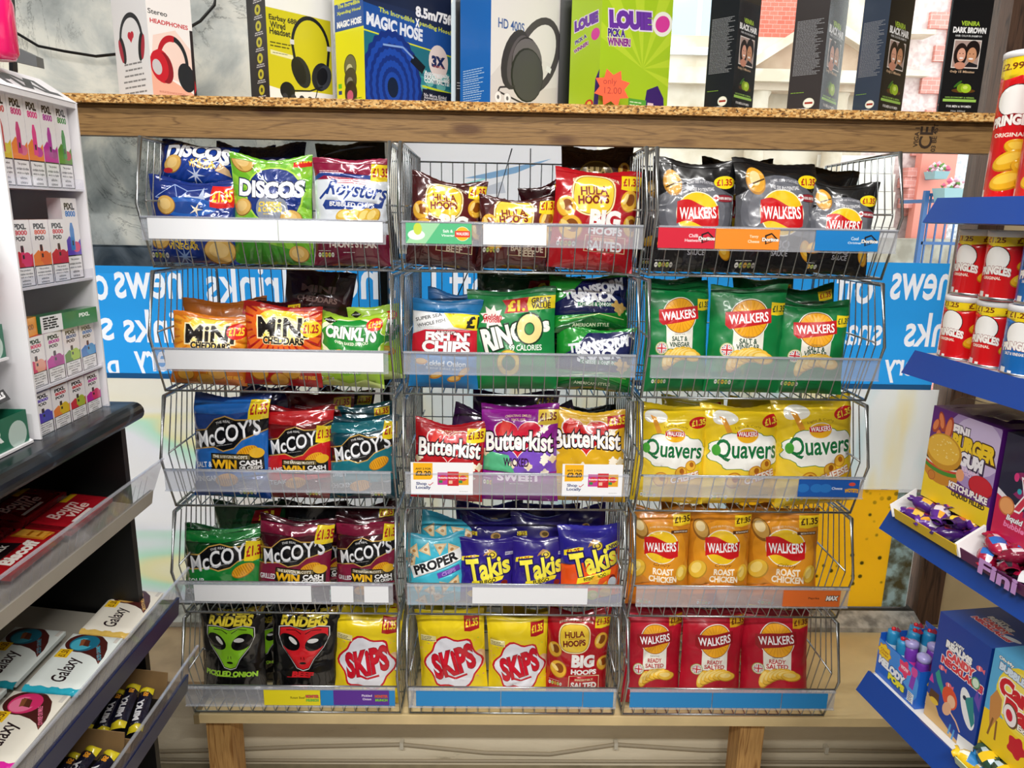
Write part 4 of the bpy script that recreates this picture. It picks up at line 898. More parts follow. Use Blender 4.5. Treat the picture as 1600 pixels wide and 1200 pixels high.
# top middle
bag('hula_brown', 1, 644, 752, 278, 0, 'brown hoop crisps packet, first on the left in the top middle basket', roll=6)
bag('hula_brown', 1, 752, 866, 308, 0, 'brown hoop crisps packet slumped low between a brown and a red one', roll=2)
bag('hula_red', 1, 868, 994, 262, 0, 'bright red hoop crisps packet in the top middle basket', roll=4)
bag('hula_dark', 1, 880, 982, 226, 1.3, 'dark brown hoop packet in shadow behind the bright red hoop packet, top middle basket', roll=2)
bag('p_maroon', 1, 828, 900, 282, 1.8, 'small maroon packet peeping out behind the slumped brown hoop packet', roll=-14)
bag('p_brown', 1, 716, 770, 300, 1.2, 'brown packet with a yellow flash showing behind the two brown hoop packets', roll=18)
# top right
bag('bbq', 1, 1029, 1148, 250, 0, 'black and grey barbecue crisp packet, first from the left in the top right basket')
bag('bbq', 1, 1156, 1284, 247, 0, 'black and grey barbecue crisp packet, the middle and widest in the top right basket', roll=1)
bag('bbq', 1, 1266, 1366, 284, .1, 'black and grey barbecue crisp packet, the short slumped one at the right end', roll=4)
bag('bbq', 1, 1004, 1090, 262, 1.2, 'barbecue crisp packet half hidden behind the first one in the top right basket')
bag('bbq', 1, 1104, 1206, 248, 1.2, 'barbecue crisp packet half hidden behind the widest one in the top right basket')
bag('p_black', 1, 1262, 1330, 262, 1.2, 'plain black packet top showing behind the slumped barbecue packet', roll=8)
# second left
bag('mini_orange', 2, 272, 376, 492, 0, 'orange and yellow biscuit snack packet with starburst, second left basket', roll=4)
bag('p_orange', 2, 292, 408, 468, 1.0, 'orange brown packet edge behind the orange starburst packet', roll=-3)
bag('mini_red', 2, 384, 496, 477, 0, 'red and yellow biscuit snack packet with starburst, second left basket', roll=2)
bag('p_maroon', 2, 400, 470, 470, 1.0, 'dark maroon packet just behind the red starburst packet', roll=-4)
bag('p_cheddar', 2, 440, 540, 421, 1.9, 'tall dark maroon packet standing at the back of the second left basket', roll=7)
bag('crinkly', 2, 497, 596, 490, 0, 'lime green packet with white wavy lettering, second left basket', roll=2)
bag('crinkly', 2, 548, 622, 478, .9, 'lime green packet tucked behind the wavy lettered one, at the right end', roll=-5)
# second middle
bag('fish', 2, 644, 744, 468, 0, 'blue, white and red newspaper look snack packet, second middle basket', roll=2)
bag('p_blue', 2, 668, 742, 455, 1.0, 'blue packet top behind the newspaper look snack packet', roll=3)
bag('ringos', 2, 737, 864, 452, 0, 'green onion ring packet with yellow great value flash', roll=-2)
bag('p_dgreen', 2, 748, 874, 425, 1.2, 'dark green packet with red flash, behind the onion ring packet', roll=3)
bag('p_green', 2, 830, 900, 424, 1.9, 'green packet leaning at the back between onion ring and navy lettered packets', roll=10)
bag('transform', 2, 872, 984, 511, 0, 'green and navy snack packet, the lower of the pair in the second middle basket', roll=2)
bag('transform', 2, 864, 982, 429, .45, 'green and navy snack packet lying above its twin, second middle basket', yb=520, roll=-1, lean=16)
# second right
bag('green', 2, 1012, 1110, 440, 0, 'green salt and vinegar crisp packet, first from the left in the second right basket')
bag('green', 2, 1114, 1222, 447, 0, 'green salt and vinegar crisp packet in the middle of the second right basket')
bag('green', 2, 1222, 1322, 470, 0, 'green salt and vinegar crisp packet, lowest, at the right end of its basket', roll=2)
bag('p_green', 2, 1018, 1096, 433, 1.0, 'green packet top behind the first salt and vinegar packet', roll=-2)
bag('p_green', 2, 1150, 1240, 434, 1.0, 'green packet top behind the middle salt and vinegar packet', roll=3)
bag('p_green', 2, 1222, 1304, 447, .9, 'green packet top behind the lowest salt and vinegar packet', roll=-4)
# third left
bag('mc_blue', 3, 298, 413, 617, 0, 'blue ridged crisp packet with black band and silver lettering')
bag('mc_red', 3, 415, 512, 637, 0, 'red ridged crisp packet with black band and silver lettering', roll=1)
bag('mc_teal', 3, 516, 614, 652, 0, 'teal ridged crisp packet with black band, third left basket', roll=-1)
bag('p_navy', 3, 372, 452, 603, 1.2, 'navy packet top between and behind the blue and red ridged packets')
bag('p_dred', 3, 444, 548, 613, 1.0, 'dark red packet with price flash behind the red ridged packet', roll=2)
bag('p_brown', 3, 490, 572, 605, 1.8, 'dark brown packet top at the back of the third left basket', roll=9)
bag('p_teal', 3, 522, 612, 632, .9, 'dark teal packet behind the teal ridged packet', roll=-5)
# third middle
bag('bk_red', 3, 650, 752, 660, 0, 'red popcorn packet with heart, third middle basket', 'popcorn packet', 'popcorn_packet', roll=4)
bag('bk_purple', 3, 757, 868, 634, 0, 'purple popcorn packet with red heart and green panel', 'popcorn packet', 'popcorn_packet')
bag('bk_yellow', 3, 865, 974, 642, 0, 'golden yellow popcorn packet with red heart', 'popcorn packet', 'popcorn_packet', roll=-1)
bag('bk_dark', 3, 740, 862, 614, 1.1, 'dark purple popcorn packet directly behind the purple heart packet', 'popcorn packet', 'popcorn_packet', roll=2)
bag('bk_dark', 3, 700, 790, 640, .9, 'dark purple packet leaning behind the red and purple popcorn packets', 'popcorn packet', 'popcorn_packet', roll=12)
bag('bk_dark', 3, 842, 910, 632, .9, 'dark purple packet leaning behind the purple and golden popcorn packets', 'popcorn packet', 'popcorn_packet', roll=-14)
bag('p_black', 3, 890, 960, 636, 1.4, 'black packet top behind the golden yellow popcorn packet')
# third right
bag('quavers', 3, 998, 1100, 634, 0, 'yellow curly cheese snack packet, first from the left, third right basket', 'snack packet', 'snack_packet', roll=1)
bag('quavers', 3, 1104, 1218, 634, 0, 'yellow curly cheese snack packet in the middle of the third right basket', 'snack packet', 'snack_packet', roll=-1)
bag('quavers', 3, 1220, 1334, 622, 0, 'yellow curly cheese snack packet tilted at the right end, highest of the three', 'snack packet', 'snack_packet', roll=-6)
bag('p_yellow', 3, 1040, 1130, 622, 1.0, 'dull yellow packet behind the first two curly cheese packets', 'snack packet', 'snack_packet')
bag('p_yellow', 3, 1140, 1232, 622, 1.0, 'dull yellow packet behind the middle curly cheese packet', 'snack packet', 'snack_packet', roll=3)
# fourth left
bag('mc_green', 4, 290, 404, 824, 0, 'green ridged crisp packet with black band and white lettering, fourth left basket', roll=1)
bag('mc_maroon', 4, 404, 510, 812, 0, 'maroon ridged crisp packet next to the green ridged one', roll=5)
bag('mc_maroon', 4, 524, 616, 812, 0, 'maroon ridged crisp packet at the right end of the fourth left basket', roll=0)
bag('mc_maroon', 4, 464, 546, 828, .8, 'maroon ridged packet half hidden between the two front maroon ones', roll=0)
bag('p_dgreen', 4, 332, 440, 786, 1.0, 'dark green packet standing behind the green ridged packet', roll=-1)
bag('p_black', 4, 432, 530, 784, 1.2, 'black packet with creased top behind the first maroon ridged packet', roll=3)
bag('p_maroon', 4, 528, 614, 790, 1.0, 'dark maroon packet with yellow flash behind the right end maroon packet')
# fourth middle
bag('proper', 4, 636, 722, 836, 0, 'pale blue triangle chips packet with white band', roll=-4)
bag('proper', 4, 656, 744, 808, .9, 'pale blue triangle chips packet, half hidden behind its twin', roll=6)
bag('takis', 4, 718, 800, 842, 0, 'purple rolled chips packet with yellow lettering, beside the pale blue packet', roll=1)
bag('takis', 4, 802, 882, 842, 0, 'purple rolled chips packet with yellow lettering, beside the orange and blue one', roll=1)
bag('takis_orange', 4, 880, 970, 824, 0, 'orange and blue rolled chips packet with yellow lettering', roll=-1)
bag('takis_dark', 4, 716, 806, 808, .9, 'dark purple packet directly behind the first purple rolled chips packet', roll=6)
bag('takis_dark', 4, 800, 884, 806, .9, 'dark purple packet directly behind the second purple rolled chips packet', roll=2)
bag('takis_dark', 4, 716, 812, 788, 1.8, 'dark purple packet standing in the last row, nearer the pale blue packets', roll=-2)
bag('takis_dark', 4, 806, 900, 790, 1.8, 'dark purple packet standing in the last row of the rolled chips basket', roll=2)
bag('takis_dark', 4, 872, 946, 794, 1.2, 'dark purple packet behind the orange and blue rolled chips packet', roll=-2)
# fourth right
bag('roast', 4, 988, 1076, 795, 0, 'golden roast chicken crisp packet, first from the left in its basket', roll=0)
bag('roast', 4, 1082, 1172, 796, 0, 'golden roast chicken crisp packet in the middle of its basket', roll=0)
bag('roast', 4, 1178, 1276, 797, 0, 'golden roast chicken crisp packet at the right end with a bright crease', roll=-2)
bag('p_gold', 4, 1040, 1108, 790, 1.0, 'golden packet behind and between the first two roast chicken packets')
bag('p_gold', 4, 1140, 1204, 790, 1.0, 'golden packet behind and between the last two roast chicken packets')
# bottom left
bag('alien_green', 5, 312, 408, 945, 0, 'black corn snack packet with green pointed head', 'snack packet', 'snack_packet')
bag('alien_red', 5, 424, 522, 945, 0, 'black corn snack packet with red pointed head', 'snack packet', 'snack_packet')
bag('alien_green', 5, 384, 440, 948, .9, 'black snack packet half hidden between the green and red headed packets', 'snack packet', 'snack_packet')
bag('skips', 5, 522, 620, 956, 0, 'yellow prawn snack packet in the bottom left basket', 'snack packet', 'snack_packet', roll=4)
bag('p_yellow', 5, 534, 618, 948, .9, 'yellow packet behind the prawn snack packet, bottom left basket', 'snack packet', 'snack_packet')
# bottom middle
bag('skips', 5, 658, 756, 954, 0, 'yellow prawn snack packet, first from the left in the bottom middle basket', 'snack packet', 'snack_packet', roll=-3)
bag('skips', 5, 766, 854, 964, 0, 'yellow prawn snack packet next to the deep red hoop packet, bottom middle basket', 'snack packet', 'snack_packet', roll=-1)
bag('hula_red', 5, 857, 947, 957, 0, 'deep red hoop crisps packet in the bottom middle basket', roll=1)
bag('p_yellow', 5, 664, 752, 950, .9, 'yellow packet behind the first prawn packet, bottom middle basket', 'snack packet', 'snack_packet', roll=3)
bag('p_yellow', 5, 786, 872, 952, .9, 'yellow packet behind the second prawn packet, bottom middle basket', 'snack packet', 'snack_packet', roll=5)
# bottom right
bag('ready', 5, 980, 1064, 952, 0, 'dark red ready salted crisp packet, first from the left in the bottom right basket')
bag('ready', 5, 1070, 1160, 955, 0, 'dark red ready salted crisp packet in the middle of the bottom right basket')
bag('ready', 5, 1168, 1262, 954, 0, 'dark red ready salted crisp packet, last on the right in the bottom basket', roll=-3)
# ---------------------------------------------------------------- ticket strips in the basket rails
def ticket(tier, col, x0, x1, base, fn, label, name='shelf_ticket', top=0, cat='shelf ticket', dz=0):
    z0 = BZ(tier)+.0705; z1 = BZ(tier)+.1185; Y = BY-.0645
    zc = (z0+z1)/2; py = 600-FPX*Vector((0, Y, zc-CZ)).dot(UP)/Vector((0, Y, zc-CZ)).dot(FW)+(x0-800)*.018
    a, b = atY(x0, py, Y).x, atY(x1, py, Y).x
    lo, hi = BX[col]+.004, BX[col]+BW-.004; a = max(a, lo); b = min(b, hi)
    w, h = (b-a)*1000, 48+top
    A = Art(w, h, base)
    if fn: fn(A)
    m = MB(); k = _tk[0] = _tk[0]+1; yo = -.0003*(k % 3)
    m.art(A, lambda x, y: (a+(x+w/2)/1000, Y+yo, z0+y/1000+dz), 'card')
    m.box(a, Y+yo+.0002, z0+dz, b, Y+yo+.0006, z0+h/1000+dz, mat(base, 'card'))
    return tag(m.build(name), label, cat)
_tk = [0]
def chip_logo(A, x, c='#1c1210'): A.poly([(x-14, 34), (x+2, 40), (x+20, 24), (x-12, 12)], c).poly([(x-10, 31), (x+2, 36), (x+14, 24), (x-9, 15)], A.base).text('Doritos', x, 24, 40, '#f4f0ea', 9, bold=.05, out=c, ow=.06)
def t_chilli(A): A.text('Chilli', A.w*.12, 30, 22, '#f6dce0', 8).text('Heatwave', A.w*.12, 19, 40, '#f6dce0', 7); chip_logo(A, A.w*.36)
def t_tangy(A): A.text('Tangy', A.w*.10, 30, 22, '#fae6c4', 8).text('Cheese', A.w*.10, 19, 28, '#fae6c4', 7); chip_logo(A, A.w*.36)
def t_cool(A): A.text('Cool', A.w*.12, 30, 18, '#d8ecf8', 8).text('Original', A.w*.12, 19, 32, '#d8ecf8', 7); chip_logo(A, A.w*.36)
def t_salt(A):
    w = A.w; A.poly([(-w/2, 0), (-w*.3, 48), (w*.02, 48), (-w*.2, 0)], '#9fd8a8').ell(-w*.34, 20, w*.13, 12, '#e8f4ea').ell(-w*.32, 34, 10, 14, '#c8d84a').text('Salt &', w*.14, 30, 24, '#f0faf2', 7).text('Vinegar', w*.14, 19, 32, '#f0faf2', 7)
    A.ell(w*.36, 24, 17, 17, '#f4f0e0').ell(w*.36, 24, 16, 16, '#f0bc2a').rect(w*.36-18, 16, w*.36+18, 31, '#e0402c').text('WALKERS', w*.36, 24, 30, '#fff', 7, bold=.02)
def t_cheese(A):
    for x in (-.42, -.2, -.05): A.ell(A.w*x, 24, 16, 12, '#2a78c8')
    A.text('Cheese', A.w*.14, 24, 28, '#e8f0f8', 7).text('WOTSITS', A.w*.38, 18, 36, '#f0b42a', 11, bold=.05, arc=2, out='#8a4a10', ow=.04).ell(A.w*.38, 36, 9, 5, '#e05040')
def t_paprika(A): A.text('Paprika', A.w*.04, 24, 30, '#5a2410', 7, bold=.02).text('MAX', A.w*.36, 25, 34, '#f4f0ec', 14, bold=.07, shear=.2, out='#17110f', ow=.09)
def monster(A, x): A.text('MONSTER', x, 28, 36, '#d8384a', 9, bold=.06, out='#1f7a3a', ow=.07).text('MUNCH', x, 16, 34, '#7ac83a', 8, bold=.06, out='#3a1c4a', ow=.05)
def t_roast(A): A.text('Roast Beef', A.w*.10, 24, 40, '#6a5a10', 7, bold=.02); monster(A, A.w*.36)
def t_pickled(A): A.text('Pickled', A.w*.10, 30, 28, '#e8dcf4', 7).text('Onion', A.w*.10, 19, 24, '#e8dcf4', 7); monster(A, A.w*.36)
def promo(A):
    w, h = A.w, A.h
    A.poly([(-w*.46, h*.46), (-w*.46, h*.98), (-w*.15, h*.98), (-w*.15, h*.54), (-w*.18, h*.47)], '#f7b617').text('ANY 2 FOR', -w*.30, h*.80, w*.25, '#3a2a14', h*.065, bold=.03).text('\u00a32.20', -w*.30, h*.66, w*.25, '#2a1e10', h*.15, bold=.04)
    A.text('Shop', -w*.33, h*.33, w*.17, '#2a3a78', h*.12, bold=.03).text('Locally', -w*.30, h*.21, w*.24, '#2a3a78', h*.12, bold=.03).line([(-w*.22, h*.33), (-w*.195, h*.29), (-w*.14, h*.38)], w*.012, '#c02a3a')
    for x, c in ((.02, '#c8389a'), (.34, '#e8a81c'), (.18, '#d0202c')):
        s = 1.1 if x == .18 else .95
        A.rect(w*(x-.09), h*(.5-.2*s), w*(x+.09), h*(.5+.2*s), c).ell(w*x, h*.52, w*.06, h*.09, '#d8404a').text('Butterkist', w*x, h*.53, w*.15, '#fff', h*.05, bold=.03).rect(w*(x-.07), h*(.5-.14*s), w*(x-.01), h*(.5-.05*s), '#3a8a4a' if x != .18 else '#f0c0a0')
    A.small(w*.28, w*.46, h*.1, 1, '#aaa', th=1.2)
WT = '#eceef2'
ticket(1, 0, 231, 434, WT, None, 'blank white ticket strip in the top left basket rail, half under the disc packets')
ticket(1, 0, 435, 598, WT, None, 'blank white ticket strip in the top left basket rail, under the script lettered packet')
ticket(1, 1, 634, 737, '#58bd84', t_salt, 'green printed salt and vinegar ticket in the top middle rail')
ticket(1, 1, 755, 854, WT, None, 'blank white ticket in the centre of the top middle rail')
ticket(1, 2, 1018, 1117, '#cf2038', t_chilli, 'red chilli ticket in the top right basket rail')
ticket(1, 2, 1118, 1218, '#f08c28', t_tangy, 'orange cheese ticket in the top right basket rail')
ticket(1, 2, 1274, 1373, '#1a82cc', t_cool, 'bright blue ticket at the right end of the top right rail')
ticket(2, 0, 258, 420, WT, None, 'blank white ticket strip in the second left rail under the orange packet')
ticket(2, 0, 412, 599, WT, None, 'blank white ticket strip in the second left rail under the lime green packet')
ticket(3, 1, 642, 739, '#f4f5f8', promo, 'white and yellow offer card in front of the red popcorn packet', 'offer_card', 40, 'offer card', -.006)
ticket(3, 1, 878, 972, '#f4f5f8', promo, 'white and yellow offer card in front of the golden popcorn packet', 'offer_card', 40, 'offer card', -.006)
ticket(3, 2, 1247, 1342, '#1c5ab0', t_cheese, 'dark blue cheese ticket in the third right basket rail')
ticket(4, 0, 303, 486, WT, None, 'long blank white ticket in the fourth left basket rail')
ticket(4, 0, 517, 552, WT, None, 'short blank white ticket in the fourth left rail, between the long one and its twin')
ticket(4, 0, 569, 607, WT, None, 'short blank white ticket at the right end of the fourth left rail')
ticket(4, 1, 738, 918, WT, None, 'long blank white ticket in the fourth middle basket rail')
ticket(4, 2, 1223, 1312, '#e8702a', t_paprika, 'orange paprika ticket in the fourth right basket rail')
ticket(5, 0, 412, 500, '#e8d81e', t_roast, 'yellow roast beef ticket in the bottom left basket rail')
ticket(5, 0, 501, 617, '#1d86c8', None, 'blue ticket strip in the bottom left rail, behind the purple ticket')
ticket(5, 0, 521, 608, '#5a2a92', t_pickled, 'purple pickled onion ticket in the bottom left basket rail', dz=.002)
ticket(5, 1, 650, 782, '#1d86c8', None, 'blank blue ticket strip under the first prawn packet, bottom middle rail')
ticket(5, 1, 783, 910, '#1d86c8', None, 'blank blue ticket strip under the second prawn packet, bottom middle rail', dz=.001)
ticket(5, 1, 911, 958, '#1d86c8', None, 'short blank blue ticket at the right end of the bottom middle rail')
ticket(5, 2, 984, 1112, '#1d86c8', None, 'blank blue ticket strip under the first ready salted packet')
ticket(5, 2, 1113, 1220, '#1d86c8', None, 'blank blue ticket strip under the middle ready salted packet')
ticket(5, 2, 1221, 1292, '#1d86c8', None, 'blank blue ticket strip under the last ready salted packet, right end')
# ---------------------------------------------------------------- boxed goods on the overhead shelf
def hit(px, py, P, dx, dy):
    '''distance along (dx, dy) from P to where the line of sight at px, py crosses that upright plane'''
    d = ray(px, py); n = Vector((-dy, dx, 0)); t = (Vector(P)-CAM).dot(n)/d.dot(n); Q = CAM+d*t
    return (Q.x-P[0])*dx+(Q.y-P[1])*dy
def carton(name, w, d, h, front, side, base, label, cat='box', fin='card', sidec=None, topc=None, loc=(0, 0, 0), rz=0, right=None, top=None, parent=None, group=None):
    '''a printed box: origin at the front left lower corner, front along +x, sides going back along +y'''
    root = parent or empty(name, loc, (0, 0, rz), label, cat, group)
    b = MB()
    def A_(ww, hh, c, fn):
        A = Art(100, 100*hh/ww, c)
        if fn: fn(A)
        return A
    k = lambda A, ww: ww/100
    sc = sidec or base
    A = A_(w, h, base, front); b.art(A, lambda x, y: (w/2+x*w/100, 0, y*w/100), fin)
    A = A_(d, h, sc, side); b.art(A, lambda x, y: (0, d/2-x*d/100, y*d/100), fin)
    A = A_(d, h, sc, right); b.art(A, lambda x, y: (w, d/2+x*d/100, y*d/100), fin)
    A = A_(w, d, topc or base, top); b.art(A, lambda x, y: (w/2+x*w/100, y*w/100, h), fin)
    b.add([(0, d, 0), (w, d, 0), (w, d, h), (0, d, h), (0, 0, 0), (w, 0, 0)], [(1, 0, 3, 2), (4, 0, 1, 5)], mat(base, fin))
    b.build('carton', root)
    return root
SZ = 1.9823
def shelf_box(name, xc, xl, xr, Y, a, h, front, side, base, sidec, label, cat='box', **k):
    h = .30; P = atY(xc, 150, Y); a = math.radians(a)
    def low(fn):
        # the design fills the lower four fifths, the rest of the tall box is plain
        def g(A):
            full = A.h; A.h = full*.8
            if fn: fn(A)
            A.h = full
        return g
    front, side = low(front), low(side); c, s = math.cos(a), math.sin(a)
    w = hit(xr, 150, P, c, s); d = hit(xl, 150, P, -s, c)
    return carton(name, w, d, h, front, side, base, label, cat, sidec=sidec, loc=(P.x, P.y, SZ), rz=a, **k)
def phones(A, x, y, s, band='#b81826', cup='#c81c2c', pad='#1c2026', rot=0):
    # over-ear headphones: arch and two cups
    def arch(r0, r1, c, a0, a1, sx=.8):
        P = [(x+sx*r0*math.cos(t), y+r0*1.25*math.sin(t)) for t in [math.radians(a0+(a1-a0)*i/18) for i in range(19)]]+[(x+sx*r1*math.cos(t), y+r1*1.25*math.sin(t)) for t in [math.radians(a1-(a1-a0)*i/18) for i in range(19)]]
        A.poly([turn(p, q, x, y, rot) for p, q in P], c)
    arch(34*s, 27*s, pad, 0, 95); arch(34*s, 26*s, band, 80, 190)
    for X, Y, rx, ry, c in ((22, -20, 15, 23, pad), (-20, -8, 17, 26, cup), (-14, -10, 13, 24, '#8c1220'), (-24, -8, 15, 24, cup), (-28, -10, 8, 12, '#c9c6c8')):
        q = turn(x+X*s, y+Y*s, x, y, rot); A.ell(q[0], q[1], rx*s, ry*s, c, rot+8)
def a_stereo(A):
    H = A.h; A.poly([(-50, 0), (-50, H*0.4060), (-10, H*0.2030), (50, H*0.0725), (50, 0)], '#f0b49c'); A.poly([(-50, H*0.2900), (-40, H*0.6090), (10, H*0.6960), (50, H*0.4930), (50, H*0.1450), (0, H*0.2030)], '#f4d8cc')
    A.text('Stereo', -26, H*0.8337, 42, '#444', 10).text('HEADPHONES', -2, H*0.7468, 84, '#c8202c', 9, bold=.03)
    phones(A, 0, H*.37, 1.3); A.small(-36, 40, H*0.0725, 2, '#b86a5a', th=1); A.poly([(43, H*0.0725), (43, H*0.7250), (50, H*0.7250), (50, H*0.0725)], '#24181a').poly([(45, H*0.0870), (47, H*0.2320), (50, H*0.1450)], '#b01824')
def a_stereo_side(A):
    H = A.h
    P = [(34*math.cos(t), H*0.6000+36*math.sin(t)) for t in [math.pi*i/18 for i in range(19)]]+[(28*math.cos(t), H*0.6000+29*math.sin(t)) for t in [math.pi-math.pi*i/18 for i in range(19)]]; A.poly(P, '#2a2c32')
    for s in (-1, 1): A.ell(s*27, H*0.5100, 8, 20, '#1c1c20', -s*14).ell(s*32, H*0.5025, 5, 17, '#b82c40', -s*14)
    A.ell(-4, H*0.6375, 5, 5, '#d0243c').ell(4, H*0.6375, 5, 5, '#d0243c').poly([(-8.5, H*0.6300), (8.5, H*0.6300), (0, H*0.5625)], '#d0243c')
    A.small(-34, 34, H*0.3525, 7, '#8a8a8c', 8, 2.4, al=1)
def a_headset(A):
    H = A.h; A.rect(-50, 0, 50, H, '#f0f0ec').rect(-50, H*0.1160, 46, H*0.8990, '#d2c81c').poly([(-50, H*0.0725), (-50, H*0.1450), (-20, H*0.1087), (10, H*0.1450), (46, H*0.1450), (46, H*0.0725)], '#f0f0ec')
    for i, t in enumerate(('Earbay 688', 'Wired', 'Headset')): A.text(t, (-26, -34, -31)[i], H*(0.8048-i*.062), (40, 22, 30)[i], '#26261c', 8 if i else 8.6, bold=.03)
    A.small(-46, -8, H*0.5655, 2, '#55520f', 4, 1.6).poly([(-46, H*0.4567), (-46, H*0.5002), (-12, H*0.4785), (-12, H*0.4350)], '#eae6b0').small(-43, -15, H*0.4713, 1, '#555')
    X, Y = 14, H*0.5800
    P = [(X+30*math.cos(t), Y+40*math.sin(t)) for t in [math.pi*i/18 for i in range(19)]]+[(X+26*math.cos(t), Y+35*math.sin(t)) for t in [math.pi-math.pi*i/18 for i in range(19)]]; A.poly(P, '#17181c')
    A.line([(X-28, Y+2), (X-24, Y-24)], 4, '#17181c').line([(X+28, Y+2), (X+24, Y-26)], 4, '#17181c').rect(X-31, Y+1, X-25, Y+7, '#d8d8d8').rect(X+25, Y+1, X+31, Y+7, '#d8d8d8')
    A.ell(X-16, Y-32, 13, 20, '#202228', 20).ell(X-20, Y-31, 10, 17, '#0e0f12', 20).ell(X+14, Y-34, 14, 19, '#202228', -20).ell(X+19, Y-34, 11, 17, '#3a3e46', -20).ell(X+16, Y-33, 8, 12, '#121318', -20)
    A.line([(X+16, Y-46), (X-4, Y-54), (X-34, Y-57)], 2.2, '#1a1b20').ell(X-38, Y-58, 11, 11.5, '#121316'); A.line([(X+8, Y-50), (X+2, Y-70)], 1.4, '#1a1b20')
    for i in range(6): A.ell(-28+i*12.5, H*0.0580, 4, 4.4, '#33343a')
def a_headset_side(A):
    for i in range(7): A.ell(8, A.h*(0.1162+0.1550*i), 15, 13, '#c8c21c').ell(8, A.h*(0.1162+0.1550*i), 6, 6, '#3a3a10'); A.small(-16, 34, A.h*(0.0496+0.1550*i), 2, '#cfcfcf', 5, 2.6, al=1)
def a_hose(A):
    H = A.h; A.rect(-50, H*0.7300, 50, H, '#1d2a4c').poly([(-50, H*0.7008), (-50, H*0.9636), (50, H*0.8760), (50, H*0.6278)], '#1c4f9c').rect(-50, 0, 50, H*0.2336, '#17223f')
    A.poly([(-50, H*0.1752), (-50, H*0.6935), (50, H*0.6205), (50, H*0.1752)], '#1f6f80'); R = random.Random(2)
    for i in range(60): x, y = R.uniform(-50, 50), R.uniform(.2, .43); A.ell(x, H*y, R.uniform(2, 6), R.uniform(1.5, 4), R.choice(('#2f8a94', '#4a9ea0', '#155a68', '#6ab4b0', '#1a4a4c')))
    A.poly([(-50, H*0.7081), (-50, H*0.6935), (50, H*0.6205), (50, H*0.6351)], '#d8dc2c').poly([(14, H*0.2482), (14, H*0.2701), (50, H*0.2409), (50, H*0.2190)], '#c8d82c').rect(14, 0, 50, H*0.2336, '#161d33')
    A.text('8.5m/75ft', 30, H*1.0074, 46, '#f4f4f8', 9, bold=.05).text('The Incredible   panding Hose!', 8, H*0.8979, 84, '#c8d040', 5.5, bold=.03, rot=-3).text('X', 9, H*0.8935, 5, '#fff', 7, bold=.06)
    A.text('MAGIC HOSE', -16, H*0.7957, 62, '#e8ecf4', 10.5, bold=.05, rot=-3)
    A.ell(34, H*0.5402, 12, 14.5, '#e8d8d4').text('3X', 34, H*0.5402, 17, '#1a2a5c', 10, bold=.06).text('IN LENGTH', 34, H*0.4891, 12, '#c05a4a', 2).text('Expands', 34, H*0.5840, 12, '#1a2a5c', 2)
    for i, (r, c) in enumerate(((44, '#0f2c7c'), (39, '#1a47a8'), (34, '#0f2c7c'), (30, '#1a47a8'), (25, '#0f2c7c'), (21, '#1a47a8'), (16, '#0f2c7c'), (12, '#1a47a8'), (8, '#08152c'))):
        A.poly([(-20+r*.75*(1+.025*math.cos(26*t))*math.cos(t), H*0.1898+r*1.05*(1+.025*math.cos(26*t))*math.sin(t)) for t in [i*2*math.pi/104 for i in range(104)]], c)
    A.line([(2, H*0.5256), (16, H*0.4234)], 8, '#10131c').line([(-30, H*0.5986), (-8, H*0.6132), (4, H*0.5256)], 1.6, '#8aa8d8')
    for i, t in enumerate(('Automatically', 'EXPANDS and', 'CONTRACTS!')): A.text(t, 32, H*(0.4015-.036*i), 31, '#eef2f4', 4.4, bold=.04)
    for i, t in enumerate(('No More Kinks!', 'Automatically Expands', 'Reduce Watering Time')): A.text(t, 30, H*(0.1752-.033*i), 28, '#d8d8e0', 3, bold=.02)
def a_hose_side(A):
    H = A.h; A.rect(-50, H*0.7130, 50, H, '#1c4f9c').poly([(-50, H*0.7130), (-50, H*0.7362), (50, H*0.7362), (50, H*0.7130)], '#e8e82c')
    A.text('The Incredible', 0, H*0.9765, 78, '#d0d83c', 9, bold=.04).text('Xpanding Hose!', 0, H*0.9067, 84, '#d0d83c', 9, bold=.04).text('MAGIC HOSE', 0, H*0.7983, 86, '#f4f6fa', 13, bold=.06)
    for y, c, k in ((.37, '#6c6a4c', '#c8c49a'), (.24, '#4a4234', '#8a8474'), (.11, '#33241c', '#c85a7c')): A.ell(0, H*y, 22, 25, '#3a3a1c').ell(0, H*y, 20, 23, c).ell(-3, H*y-5, 11, 11, k)
    A.rect(-44, H*0.1705, -32, H*0.2170, '#6ac02c').rect(-44, H*0.1085, -32, H*0.1473, '#1c3a7c').text('75\u2019', -24, H*0.0310, 24, '#2a2a10', 9, bold=.05).small(14, 44, H*0.0465, 2, '#5a8a1c', 4, 2)
